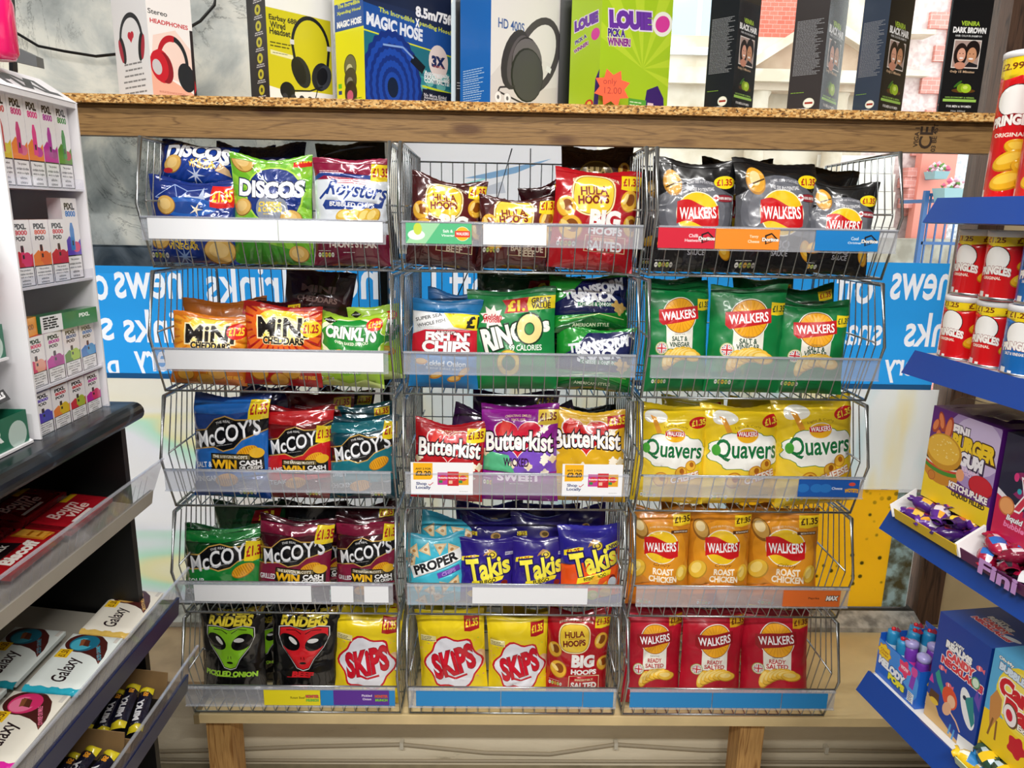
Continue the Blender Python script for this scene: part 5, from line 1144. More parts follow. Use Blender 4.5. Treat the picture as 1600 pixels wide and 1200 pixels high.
def a_hd(A):
    H = A.h; A.poly([(-50, H*0.2840), (-10, H*0.7100), (50, H*0.2840), (50, H*0.0000), (-50, 0)], '#d9d4d2').poly([(6, H*0.2130), (40, H*0.2840), (46, H*0.4828), (18, H*0.5396)], '#e2dedd')
    A.text('HD 400S', -24, H*0.8165, 34, '#3a5a9a', 9)
    P = [turn(12+27*math.cos(t), H*0.5680+42*math.sin(t), 12, H*0.5680, -32) for t in [math.radians(-40+240*i/20) for i in range(21)]]+[turn(12+20*math.cos(t), H*0.5680+35*math.sin(t), 12, H*0.5680, -32) for t in [math.radians(200-240*i/20) for i in range(21)]]
    A.poly(P, '#4c474c')
    A.ell(-18, H*0.4899, 17, 30, '#38343a', -20).ell(-14, H*0.4828, 13, 26, '#5a545a', -20).ell(-4, H*0.4757, 19, 25, '#2c282c', -12).ell(-2, H*0.4899, 20, 22, '#6a656a', -12).ell(-2, H*0.3550, 22, 26, '#242428', -8).ell(-1, H*0.3550, 20.5, 24.5, '#4a494c', -8).rect(24, H*0.4260, 31, H*0.4828, '#ececec', -20)
    A.line([(-18, H*0.2272), (-38, H*0.1917), (-40, H*0.1491), (-10, H*0.0710), (16, H*0.0284)], 1.8, '#38343a').line([(10, H*0.0398), (26, H*0.0170)], 4.5, '#2c2a2e')
    for x in (-40, -28): A.ell(x, H*0.0923, 5, 5.6, '#d0cccc').ell(x, H*0.0923, 4.2, 4.8, '#f4f2f2').ell(x, H*0.0923, 1.6, 2, '#6a6a6e')
def a_hd_side(A):
    for i in range(4): A.small(-40, 30, A.h*(0.3780-0.1148*i), 5, '#b8d4ee', 4.6, 1.7, seed=i)
def lou_title(A, x, y, w): A.text('LOUIE', x, y, w, '#5a2a8c', w*.30, bold=.09, rot=6, out='#e8d8f4', ow=.07, sp=1.0).text('LOUIE', x, y, w*.98, '#6c34a4', w*.29, bold=.05, rot=6)
def a_louie(A):
    H = A.h
    for i in range(7): a = math.radians(i*28-20); A.poly([(10, H*0.4500), (10+90*math.cos(a), H*0.4500+90*math.sin(a)), (10+90*math.cos(a+.2), H*0.4500+90*math.sin(a+.2))], '#bcd832')
    lou_title(A, -10, H*0.9000, 60); A.text('PICK A', -29, H*0.7500, 24, '#4a2a8c', 8, bold=.06, rot=5, out='#f4f4e0', ow=.05).text('WINNER!', -25, H*0.6675, 32, '#8a2a8c', 8, bold=.06, rot=5, out='#f4f4e0', ow=.05)
    A.ell(36, H*0.9300, 15, 12, '#f0f0e4', 20).ell(36, H*0.9300, 11, 8, '#d83c9c', 20); A.poly([(14, 0), (18, H*0.2400), (34, H*0.3000), (44, H*0.1800), (46, 0)], '#3a1f6c')
    A.rect(-8, 1, 18, 13, '#5aa83a').small(-6, 16, 9, 3, '#d8f0c0', 3, 1.2).rect(20, 2, 29, 11, '#e8d0d8').rect(30, 3, 43, 8, '#d0302c')
def a_louie_side(A):
    H = A.h; lou_title(A, 0, H*0.8700, 78); A.text('PICK A', -16, H*0.7105, 40, '#4a2a8c', 9, bold=.06, rot=14, out='#f4f4e0', ow=.05).text('WINNER!', -14, H*0.6308, 50, '#8a2a8c', 9, bold=.06, rot=14, out='#f4f4e0', ow=.05)
    A.ell(32, H*0.7250, 14, 12, '#d83c9c'); A.ell(20, H*0.0435, 14, 10, '#d0302c').ell(20, H*0.0508, 7, 5, '#f0d040'); A.poly([(34, 0), (38, H*0.2900), (50, H*0.3770), (50, 0)], '#3a1f6c')
def a_hair(A):
    H = A.h; A.text(A.t1, 0, H*0.9016, 46, '#a8c83a', 10, bold=.03).text(A.t2, 0, H*0.8372, 82, '#ececec', 13, bold=.05).text('HAIR COLOUR SHAMPOO', 0, H*0.7820, 66, '#cfcfcf', 4.5)
    A.rect(-34, H*0.4692, 34, H*0.7452, '#e4dcd6').rect(-32, H*0.4784, 32, H*0.7360, '#a89088')
    A.ell(-14, H*0.5980, 17, 26, '#241714').ell(15, H*0.6440, 18, 22, '#1c1210').ell(-12, H*0.5980, 10.5, 15, '#d8a088').ell(14, H*0.5980, 12, 17, '#c8906c').ell(-12, H*0.4931, 14, 8, '#c88a72').poly([(0, H*0.4821), (10, H*0.5336), (32, H*0.5060), (32, H*0.4821)], '#1c1c22')
    A.ell(-11, H*0.5667, 5, 1.8, '#f4ece8').ell(13, H*0.5630, 6, 2, '#f4ece8')
    for x in (-16, -8, 9, 18): A.ell(x, H*0.6109, 1.4, 1, '#241714')
    A.text(A.t3, -4, H*0.4324, 62, '#c8a888', 7, bold=.03)
    A.ell(6, H*0.2484, 30, 5, '#5a3a14').ell(0, H*0.2760, 11, 10, '#7c9a1c').ell(12, H*0.2723, 13, 10, '#a4c82c').ell(10, H*0.2815, 6, 4, '#d0e46c').ell(-10, H*0.3128, 12, 3, '#3a6a1c', 40)
    A.rect(-42, H*0.1380, 42, H*0.1638, '#9ac85a').text('100% ECONOMY & HERBAL', 0, H*0.1803, 74, '#9ac85a', 3.6).text('FOR MEN & WOMEN', 0, H*0.0920, 62, '#e0e0e0', 5.5, bold=.02).text('Net 200ml', 0, H*0.0460, 36, '#a0a0a0', 4)
def a_hair_side(A):
    H = A.h
    for k in range(8): A.small(-42, 40, H*(0.9180-.068*k), 5, '#9a9ca0', H*0.0138, 1.5, seed=k)
    A.small(-42, 10, H*0.2093, 1, '#8ab83a', th=1.6); A.ell(16, H*0.1013, 17, 15, '#d8dcc8').ell(16, H*0.1013, 15, 13, '#f0f0e4').rect(4, H*0.0918, 28, H*0.1121, '#a03a2c').small(-40, 34, H*0.0405, 1, '#c8c8c8', th=3.4)
def hair_box(xc, xl, xr, Y, a, t2, t3, sidec, label):
    def f(A): A.t1, A.t2, A.t3 = 'VEINIRA', t2, t3; a_hair(A)
    shelf_box('hair_dye_box', xc, xl, xr, Y, a, .24, f, a_hair_side, '#121214', sidec, label, 'hair dye box', fin='gloss')
shelf_box('headphone_box', 240, 187, 308, 1.95, 52, .24, a_stereo, a_stereo_side, '#f4efec', '#f6f6f8', 'white box with red headphones on the front, at the left end of the shelf', 'headphone box', topc='#d8c8b8')
shelf_box('headset_box', 422, 393, 524, 1.955, 46, .24, a_headset, a_headset_side, '#f0f0ec', '#121316', 'yellow headset box with a black side strip of round icons', 'headset box')
shelf_box('hose_box', 571, 527, 705, 1.95, 47, .24, a_hose, a_hose_side, '#17223f', '#e8e41c', 'blue and yellow garden hose box on the shelf', 'hose box')
shelf_box('headphone_box', 766, 719, 880, 1.955, 40, .24, a_hd, a_hd_side, '#e6e2e0', '#1a6cc0', 'grey and blue box picturing folded dark headphones, next to the lime box', 'headphone box')
shelf_box('black_box', 712, 704, 760, 2.12, 10, .24, lambda A: [A.rect(-46, A.h*(.32-.03*i), -30, A.h*(.325-.03*i), '#e8e8ea') for i in range(3)], None, '#0c0c0e', '#0c0c0e', 'black box standing behind the garden hose box and blue headphone box')
shelf_box('black_box', 872, 862, 905, 2.10, 5, .24, None, None, '#0c0c0e', '#0c0c0e', 'black box showing as a gap left of the lime green game box')
shelf_box('game_box', 935, 889, 1043, 1.95, 34, .24, a_louie, a_louie_side, '#a8cc22', '#aed022', 'lime green game box with purple lettering and an orange star', 'game box')
hair_box(1144, 1101, 1177, 1.955, 45, 'BLACK HAIR', 'Only 5 Minutes', '#1e2226', 'black hair dye box next to the lime game box')
hair_box(1282, 1231, 1310, 1.955, 50, 'BLACK HAIR', 'Only 5 Minutes', '#3a3636', 'dark brownish hair dye box, second of the four, seen mostly from its side')
hair_box(1374, 1334, 1411, 1.955, 38, 'BLACK HAIR', 'Only 5 Minutes', '#3a4454', 'black hair dye box with a blue grey side, third of the four')
hair_box(1469, 1466, 1531, 1.955, 4, 'DARK BROWN', 'Only 15 Minutes', '#1c1c1e', 'hair dye box facing front with a smiling couple, beside the tall red tubes')
# orange price star in front of the game box
p = atY(958, 130, 1.925)
A = Art(.11, .11, '#f4562c'); A.items = []
b = MB(); R_ = .048
pts = [((R_ if i % 2 == 0 else R_*.66)*math.cos(math.pi*i/8+.3), (R_ if i % 2 == 0 else R_*.66)*math.sin(math.pi*i/8+.3)) for i in range(16)]
b.prism([(x, y) for x, y in pts], 'y', -.0004, .0004, mat('#f4562c', 'matt'))
for t, x, y, w in (('only', -.006, .014, .034), ('12.00', .002, -.006, .044)):
    v, f, a0, a1, c0, c1 = glyphs(t, -.01 if t else 0); k = w/(a1-a0)
    b.add([((q-(a0+a1)/2)*k+x, -.0008, (r-(c0+c1)/2)*k+y) for q, r in v], f, mat('#8a2a18', 'matt'))
o = b.build('price_star', None, (p.x, 1.938, SZ+.044)); o.rotation_euler = (math.radians(-8), 0, math.radians(8))
tag(o, 'orange red star shaped price card leaning on the lime game box', 'price card')
# ---------------------------------------------------------------- right gondola with blue shelf edges
U = Vector((.1425, -.9898, 0)); NN = Vector((.9898, .1425, 0)); GO = Vector((.745, 1.3, 0)); GR = math.atan2(-.9898, .1425)
g = empty('gondola', (GO.x, GO.y, FZ), (0, 0, GR), 'white shop gondola with blue shelf edges at the right of the window', 'gondola')
# local frame of the gondola: x along the shelf towards the shopper, y into the shelf
BLUE = plain('blue_price_rail', '#0f3b8a', .3, 0); WSH = plain('white_shelf', '#dedcd8', .4, 0, .05)
SHZ = (1.717, 1.447, 1.139, .784, .40)
for z in SHZ:
    z0 = z-FZ
    o = MB().box(-.004, .02, z0+.018, 1.9, .42, z0+.036, WSH).build('shelf_board', g)
    MB().prism([(-.004, z0), (0.004, z0-.002), (.024, z0+.040), (.018, z0+.042)], 'x', -.006, 1.9, BLUE).build('price_rail', o)
    MB().box(-.006, .02, z0+.005, -.003, .40, z0+.036, plain('shelf_bracket', '#c9c8c4', .4)).build('shelf_bracket', o)
MB().box(-.004, .425, 0, 1.9, .445, 2.6, WSH).build('back_panel', g)
MB().box(-.004, .40, 0, .03, .425, 2.6, plain('upright_grey', '#b8b6b0', .4)).build('upright', g)
tag(MB().box(-.006, -.002, 0, .012, -.001, .010, mat('#d8d4cc', 'card')).build('torn_sticker', None, tuple(GO+U*.103+NN*.012+Vector((0, 0, .796)))), 'torn white sticker on the blue rail below the candy necklace box', 'sticker').rotation_euler = (0, 0, GR)
def gp(s, n, z): return tuple(GO+U*s+NN*n+Vector((0, 0, z)))
# crisp tubes
def tube_can(s, n, z, r, h, art, base, label, turn_=0, lidc='#e8e8ea'):
    root = empty('crisp_tube', gp(s, n, z), (0, 0, 0), label, 'crisp tube')
    b = MB(); A = Art(100, 100*h/(2*math.pi*r*.6), base); art(A)
    b.art(A, lambda x, y: (r*math.sin(x/100*.6*2*math.pi), -r*math.cos(x/100*.6*2*math.pi), y*(2*math.pi*r*.6)/100), 'gloss', 4, True)
    n_ = 20; a0 = .3*2*math.pi; a1 = .7*2*math.pi
    for z0, z1, c in ((0, h*.86, base), (h*.86, h, '#f0cf1e')):
        V = [(r*math.sin(a0+(a1-a0)*i/n_), -r*math.cos(a0+(a1-a0)*i/n_), zz) for zz in (z0, z1) for i in range(n_+1)]
        b.add(V, [(i, i+1, n_+2+i, n_+1+i) for i in range(n_)], mat(c, 'gloss'), True)
    b.build('tube', root)
    MB().lathe([(0, -.0), (r*.96, 0), (r*1.02, .001), (r*1.02, .005), (r*.99, .006)], mat('#c8c8cc', 'metal')).build('base_rim', root)
    MB().lathe([(r*.99, h-.006), (r*1.035, h-.005), (r*1.035, h+.003), (r*.98, h+.0045), (r*.94, h+.002), (0, h+.002)], mat(lidc, 'plastic')).build('lid', root)
    d = math.atan2(-(root.location.y), -(root.location.x))  # label turned to the aisle
    root.rotation_euler = (0, 0, math.radians(turn_))
def t_chip(A, x, y, r, rot):
    A.ell(x, y, r, r*.52, '#b8800f', rot).ell(x, y+r*.05, r*.96, r*.47, '#e8b020', rot).ell(x-r*.1, y+r*.12, r*.66, r*.25, '#f4cc4a', rot)
def a_tube(price, flav, body, hot=None):
    def f(A):
        H = A.h; A.poly([(-50, H*.86), (-30, H*.83), (-10, H*.85), (10, H*.82), (30, H*.85), (50, H*.83), (50, H), (-50, H)], '#f2d31e')
        A.text(price, -24, H*.915, 30, '#7a3a10', 8, bold=.03).text(price, 26, H*.915, 30, '#7a3a10', 8, bold=.03)
        A.ell(-12, H*.685, 24, 19, '#1a1214').ell(-12, H*.685, 23, 18, '#f4f2ee')
        A.poly([(-38, H*.52), (-38, H*.575), (-12, H*.60), (14, H*.575), (14, H*.52), (-12, H*.535)], '#8a0f18' if hot is None else '#8a1438')
        A.text('PRINGLES', -12, H*.545, 56, '#f8f4ee', 13, bold=.06, arc=4, out='#8a0f18', ow=.04)
        A.text(flav, -14, H*.455, 38, '#f4e8d8', 5, bold=.03)
        for x, y, r, a in ((2, .36, 20, -14), (-8, .28, 22, 22), (12, .215, 20, -20), (-8, .14, 22, 16), (18, .115, 18, -10)): t_chip(A, x, H*y, r, a)
        A.rect(-44, H*.03, -38, H*.08, '#e8e0d8').rect(34, H*.03, 40, H*.08, '#e8e0d8').ell(40, H*.10, 4, 5, '#d8c8c8')
    return f
def a_small(price, flav):
    def f(A):
        H = A.h; A.poly([(-50, H*.84), (-20, H*.80), (10, H*.83), (50, H*.80), (50, H), (-50, H)], '#f2d31e').text(price, -24, H*.90, 26, '#7a3a10', 7, bold=.03).text(price, 16, H*.90, 30, '#7a3a10', 8, bold=.03)
        A.ell(-20, H*.62, 17, 17, '#1a1214').ell(-20, H*.62, 16, 16, '#f4f2ee'); A.text('PRINGLES', -20, H*.44, 40, '#f8f4ee', 11, bold=.06, arc=3, out='#8a0f18', ow=.04).text(flav, -22, H*.34, 24, '#f4e8d8', 4, bold=.03)
        for x, y, r, a in ((24, .70, 16, -50), (22, .55, 17, 10), (26, .43, 16, -18), (18, .33, 18, 14)): t_chip(A, x, H*y, r, a)
        A.rect(-38, H*.05, -30, H*.13, '#f0ece8').rect(-26, H*.05, -21, H*.09, '#f0ece8').rect(38, H*.05, 44, H*.12, '#f0ece8')
    return f
RED, CBL = '#d2141a', '#1a66b0'
tube_can(.070, .085, 1.7535, .0345, .226, a_tube('\u00a32.99', 'ORIGINAL', RED), RED, 'tall red crisp tube on the top shelf, the one against the dark window post', -22)
tube_can(.142, .078, 1.7535, .0345, .226, a_tube('\u00a32.99', 'ORIGINAL', RED), RED, 'tall red crisp tube on the top shelf, cut off by the photo edge', -25)
Z2 = 1.447+.0365
sp = [(.048, RED, 'ORIGINAL'), (.1165, RED, 'ORIGINAL'), (.185, CBL, 'SALT & VINEGAR'), (.2535, CBL, 'SALT & VINEGAR')]
for row in (0, 1):
    for i, (s, c, fl) in enumerate(sp):
        lab = ('short %s crisp tube, %s of the %s row, below the tall tubes' % ('red' if c == RED else 'blue', ('first from the window', 'second from the window', 'third from the window', 'last from the window')[i], ('lower', 'upper')[row]))
        tube_can(s+.004*row, .062+.004*((i+row) % 2), Z2+row*.112, .0328, .107, a_small('\u00a31.25', fl), c, lab, -28+5*i)
# gum and sweet boxes: local x runs away from the window, front faces the aisle
def gbox(name, s0, s1, n, z, h, d, front, side, base, label, cat='sweet box', **k):
    return carton(name, s1-s0, d, h, front, side, base, label, cat, loc=gp(s0, n, z), rz=GR, **k)
def a_burger(A):
    H = A.h; A.ell(18, H*.70, 46, 44, '#a48cc0').ell(20, H*.74, 36, 32, '#c8b8dc')
    A.poly([(-50, 0), (-50, H*.40), (-30, H*.24), (0, H*.20), (50, H*.22), (50, 0)], '#f0cf1c')
    A.text('FINI', -4, H*.835, 24, '#f4f0f4', 12, bold=.06, out='#2a1440', ow=.07).text('BURGER', 16, H*.715, 62, '#f2cc1e', 19, bold=.07, out='#3a1c10', ow=.06, drop=(1.2, -1.2)).text('GUM', 16, H*.575, 34, '#f0eef4', 16, bold=.07, out='#2a1440', ow=.07, drop=(1.2, -1.2))
    A.text('BUBBLE GUM', 10, H*.475, 34, '#e8c8e0', 4, bold=.03).text('CHICLE', 14, H*.435, 20, '#e8c8e0', 4, bold=.03)
    for x, y, w, h, a in ((-34, .86, 5, 12, 20), (-22, .80, 6, 16, -6), (-42, .80, 5, 9, -20), (-36, .70, 5, 8, 0), (-30, .66, 8, 7, 0), (-20, .66, 7, 7, 0)): A.ell(x, H*y, w, h, '#a83c1c', a).ell(x-.8, H*y+1, w*.7, h*.75, '#e0804a', a)
    A.ell(-25, H*.345, 27, 15, '#c8841c').ell(-25, H*.40, 29, 9, '#3f8a24').ell(-25, H*.425, 28, 7, '#c83a24').ell(-25, H*.45, 29, 7, '#e8e0d4').ell(-24, H*.475, 29, 8, '#3a2014').ell(-25, H*.56, 28, 21, '#c8901c').ell(-26, H*.58, 25, 17, '#e8b83a')
    R = random.Random(3)
    for i in range(26): A.ell(-25+R.uniform(-20, 20), H*.59+R.uniform(-10, 12), 1.1, .7, '#f4dc8a')
    A.ell(-38, H*.27, 6, 6, '#a85a14').ell(-38, H*.27, 5, 5, '#c87a24').ell(34, H*.375, 17, 12, '#8a1020').ell(34, H*.38, 16, 11, '#c8182c').ell(4, H*.40, 6, 7, '#e8a070')
    A.text('KETCHUP-LIKE', 18, H*.265, 56, '#f8f4f0', 8, bold=.05, out='#5a1c4a', ow=.05).text('LIQUID FILLED', 20, H*.185, 48, '#2a1c10', 7, bold=.05)
def a_xplo(A):
    H = A.h; A.poly([(-50, 0), (-50, H*.40), (-20, H*.34), (0, H*.30), (50, H*.36), (50, 0)], '#c8184a').poly([(-50, H*.40), (-50, H*.46), (-26, H*.36), (-26, H*.33)], '#e8e4ec')
    A.blob(16, H*.56, 40, 34, '#8a1c5c', 11, .2, 4).blob(18, H*.58, 30, 26, '#c42a74', 9, .2, 6).blob(20, H*.58, 20, 18, '#1a1c3c', 7, .15)
    for x, y in ((-20, .82), (-8, .74), (8, .82), (-30, .62), (30, .86)): A.ell(x, H*y, 3, 4.6, '#d8347c')
    A.ell(-24, H*.5, 2.6, 3, '#2aa8b8').ell(34, H*.84, 12, 8, '#2a78c8').ell(34, H*.85, 8, 5, '#6ab0e8')
    A.text('MAGMA', 24, H*.66, 46, '#f4f2f4', 18, bold=.06, shear=.2, out='#1a1024', ow=.05).text('X', -14, H*.47, 26, '#d0304a', 34, bold=.06, shear=.2, out='#f4f0f4', ow=.05).text('PLOSION', 26, H*.50, 54, '#f4f2f4', 20, bold=.06, shear=.2, out='#1a1024', ow=.05)
    A.ell(-36, H*.32, 10, 10, '#c8703a').ell(-36, H*.32, 8.5, 8.5, '#e8a060').text('liquid filled', -14, H*.215, 40, '#f4f4f6', 8, bold=.04, shear=.15, out='#3a1c30', ow=.04).text('bubble gum', -14, H*.145, 44, '#f08ab8', 8, bold=.03, shear=.1)
    A.blob(30, H*.16, 14, 8, '#3a8ad0', 6, .2)
def gum_box(s0, s1, art, base, inner, front_c, label):
    z = SHZ[2]+.0365; h = .218; n = .045
    root = empty('gum_box', gp(s0, n, z), (0, 0, GR), label, 'gum box'); w = s1-s0
    carton('x', w, .15, h-.045, art, None, base, None, parent=root); root.children[-1].location = (0, 0, .045)
    b = MB()
    for x0, x1 in ((0, .003), (w-.003, w)): b.box(x0, .0, 0, x1, .15, .045, mat(base, 'card'))
    b.box(0, .147, 0, w, .15, .045, mat(base, 'card')); b.build('lower_carton', root)
    t = MB(); cw = mat('#eceaea', 'card')
    t.box(0, -.045, .0, w, .147, .002, cw)
    t.prism([(-.046, 0), (-.044, 0), (-.05, .020), (-.052, .020)], 'x', 0.0, w, mat(front_c, 'card'))
    for x in (-.014, w-.001): t.add([(x, 0, .052), (x, -.05, .022), (x+.006, -.046, 0), (x+.012, 0, 0), (x+.0014, 0, .052), (x+.0014, -.05, .022), (x+.0074, -.046, 0), (x+.0134, 0, 0)], [(0, 1, 2, 3), (7, 6, 5, 4), (0, 4, 5, 1), (1, 5, 6, 2)], cw)
    t.build('tray_flap', root); return root
o = gum_box(.030, .186, a_burger, '#5a1c7c', '#eee', '#d8b81c', 'purple and yellow burger gum box on the third blue edged shelf')
o2 = gum_box(.196, .352, a_xplo, '#1a1c38', '#eee', '#5a1450', 'dark and pink splash gum box next to the burger gum box')
v, f, a0, a1, c0, c1 = glyphs('Fini', .04)
k = .075/(a1-a0); MB().add([(.08+(x-(a0+a1)/2)*k, -.0525, .011+(y-(c0+c1)/2)*k*.6) for x, y in v], f, mat('#b88cc8', 'card')).build('lettering', [c for c in o2.children if c.name.startswith('tray_flap')][0])
def sweet_mesh(c1, c2, c3):
    b = MB(); r = .011; L = .034; S_ = 1.4; m = mat(c1, 'wrap'); V = []; F = []
    prof = [(-.022, .007), (-.019, .010), (-.016, .005), (-.013, .009), (-.006, .0115), (0, .012), (.006, .0115), (.013, .009), (.016, .005), (.019, .010), (.022, .007)]
    n = 10
    for j, (x, q) in enumerate(prof):
        for i in range(n):
            a = 2*math.pi*i/n; e = .45 if abs(x) > .017 else .8; V.append((x+.0015*math.sin(3*a)*(abs(x) > .018), q*math.cos(a)*1.05, q*e*math.sin(a)))
    fa = [[], [], []]
    for j in range(len(prof)-1):
        for i in range(n): fa[0 if j in (0, 1, 8, 9) else (1 if (i in (1, 2, 3) and j in (4, 5)) else (2 if i in (2,) else 0))].append((j*n+i, j*n+(i+1) % n, (j+1)*n+(i+1) % n, (j+1)*n+i))
    for q, c in zip(fa, (c1, c2, c3)): b.add(V, q, mat(c, 'wrap'), True)
    o = b.build('wrapped_gum'); me = o.data; me.transform(Matrix.Scale(1.35, 4)); bpy.data.objects.remove(o); return me
def sweets(s0, s1, cols, group, what, seed):
    R = random.Random(seed); ms = [sweet_mesh(*c) for c in cols]; z = SHZ[2]+.0365; n0 = .045
    spots = []
    for row, (nn, zz, cnt) in enumerate(((-.024, .016, 3), (.006, .017, 3), (-.012, .036, 3), (.014, .042, 2))):
        for i in range(cnt): spots.append((s0+.020+(s1-s0-.04)*(i+.5*(row % 2))/cnt+.01, nn, zz))
    for i, (s, n, zz) in enumerate(spots):
        o = link('wrapped_gum', ms[i % len(ms)], None, gp(s, n0+n, z+zz)); o.rotation_euler = (R.uniform(-.5, .5), R.uniform(-.35, .35), GR+R.uniform(-1.2, 1.2))
        tag(o, what, 'sweet', group)
sweets(.030, .186, (('#4a2078', '#e8b84a', '#c8486a'), ('#5a2a8c', '#d8d0e0', '#e0a030'), ('#3a1660', '#c84a5a', '#e8c83a')), 'wrapped gums in the burger gum box', 'purple wrapped gum in the tray mouth of the burger gum box', 5)
sweets(.196, .352, (('#a8143c', '#2a6ab8', '#e8e0e4'), ('#7c1030', '#e8e4e8', '#2a2a30'), ('#1c1220', '#d8d8dc', '#a8143c')), 'wrapped gums in the splash gum box', 'red or black wrapped gum in the tray mouth of the splash gum box', 8)
Z4 = SHZ[3]+.0365
# lollipop tray
def a_melody(A):
    H = A.h; A.ell(-24, H*.8, 30, 24, '#3a8ae0').ell(26, H*.5, 26, 30, '#4a9ae8').ell(10, H*.2, 22, 14, '#1a50b0')
    A.blob(-34, H*.72, 16, 15, '#c8781c', 8, .1).blob(-34, H*.72, 14.5, 13.5, '#f2cf2a', 8, .1).text('Chupa', -34, H*.76, 20, '#b86a10', 6, bold=.03, shear=.2).text('Chups', -34, H*.67, 20, '#b86a10', 6, bold=.03, shear=.2)
    A.text('MELODY', -12, H*.44, 66, '#f0f4fa', 15, bold=.08, out='#153a8c', ow=.07, rot=-2).text('POPS', 2, H*.23, 40, '#f4e82c', 12, bold=.08, out='#1c6a2c', ow=.06, rot=-2)
    A.blob(16, H*.76, 13, 13, '#e83a6c', 5, .2).text('WOW', 16, H*.76, 18, '#f4d8e4', 7, bold=.05).rect(32, H*.42, 42, H*.92, '#8a3ab8', -6).ell(38, H*.9, 7, 9, '#d84a9c').rect(30, H*.06, 44, H*.32, '#e8ecf0').small(31, 43, H*.28, 6, '#444', 3, 1.4)
def a_melody_end(A):
    H = A.h; A.blob(-6, H*.66, 24, 20, '#f2cf2a', 8, .1).text('Chupa', -6, H*.70, 30, '#b86a10', 8, bold=.03).text('Chups', -6, H*.60, 30, '#b86a10', 8, bold=.03).text('MELODY', 10, H*.25, 80, '#f0f4fa', 16, bold=.08, out='#153a8c', ow=.06)
t = empty('lollipop_tray', gp(-.008, .035, Z4), (0, 0, GR), 'blue printed tray of whistle lollipops at the window end of the lower blue edged shelf', 'sweet tray')
b = MB(); w, d, h = .118, .10, .078; m = mat('#1c5cc0', 'card')
A = Art(100, 100*h/w, '#1f66cc'); a_melody(A); b.art(A, lambda x, y: (w/2+x*w/100, 0, y*w/100*(1-.0*x)), 'card')
A = Art(100, 100*h/d, '#1f66cc'); a_melody_end(A); b.art(A, lambda x, y: (w, d/2+x*d/100, y*d/100), 'card')
b.box(0, .001, 0, .0015, d, h+.012, m); b.box(0, d-.0015, 0, w, d, h+.03, m); b.box(0, .001, 0, w-.001, d, .002, m); b.box(.001, .0012, 0, w-.001, .002, h, m); b.box(w-.002, .001, 0, w-.001, d, h, m)
b.build('tray', t)
def lolly(cap, body, band):
    r = empty('whistle_lollipop')
    MB().lathe([(0, 0), (.011, 0), (.0125, .004), (.0125, .05), (.011, .058), (.0105, .064), (0, .066)], mat(body, 'plastic'), 14).build('sleeve', r)
    MB().lathe([(.0127, .018), (.0132, .02), (.0132, .036), (.0127, .038)], mat(band, 'card'), 14).build('wrapper_band', r)
    b = MB()
    if cap == 'bow':
        for s in (-1, 1): b.add([(0, 0, .064), (s*.014, -.003, .080), (s*.018, .003, .072), (s*.012, .004, .066)], [(0, 1, 2, 3)], mat('#d0202c', 'wrap'))
        b.lathe([(0, .062), (.005, .063), (.004, .070), (0, .072)], mat('#d0202c', 'wrap'), 8)
    else: b.lathe([(.0108, .064), (.0125, .066), (.0125, .074), (.008, .077), (0, .0775)], mat(cap, 'gloss'), 14)
    b.build('lollipop_cap', r); return r
LO = {'bow': lolly('bow', '#2a8cc0', '#c8dcec'), 'purple': lolly('#a8a0d8', '#7a3ab0', '#d83aa0'), 'pale': lolly('#d0d8d0', '#b8a0c8', '#7ab83a')}
used = set()
for i, (kd, s, n, z) in enumerate((('bow', .012, .025, .036), ('bow', .030, .045, .042), ('bow', .044, .024, .034), ('bow', .016, .060, .044), ('bow', .040, .075, .042), ('purple', .066, .026, .030), ('purple', .092, .024, .026), ('purple', .080, .054, .032), ('pale', .103, .052, .022), ('pale', .104, .078, .026))):
    o = LO[kd] if kd not in used else copy_tree(LO[kd]); used.add(kd)
    o.location = gp(-.008+s, .035+n, Z4+z); o.rotation_euler = (random.Random(i).uniform(-.12, .12), random.Random(i+9).uniform(-.12, .12), GR)
    tag(o, {'bow': 'blue lollipop with a red bow top in the lollipop tray', 'purple': 'purple whistle lollipop with pink band in the lollipop tray', 'pale': 'pale whistle lollipop at the near corner of the lollipop tray'}[kd], 'lollipop', {'bow': 'red bow lollipops', 'purple': 'purple whistle lollipops', 'pale': 'pale whistle lollipops'}[kd])
def neck_title(A, x, y, k=1):
    A.text('CANDY', x-8*k, y+30*k, 22*k, '#f4f4f4', 7*k, bold=.06, out='#101c40', ow=.06).text('REALMS', x-6*k, y+21*k, 54*k, '#f6f6f6', 13*k, bold=.08, out='#101c40', ow=.06).text('CANDY', x, y+6*k, 58*k, '#e04a50', 14*k, bold=.07, out='#f8e8e8', ow=.08).text('NECKLACES', x+6*k, y-9*k, 86*k, '#d42c3c', 13*k, bold=.07, out='#f8e8e8', ow=.08)
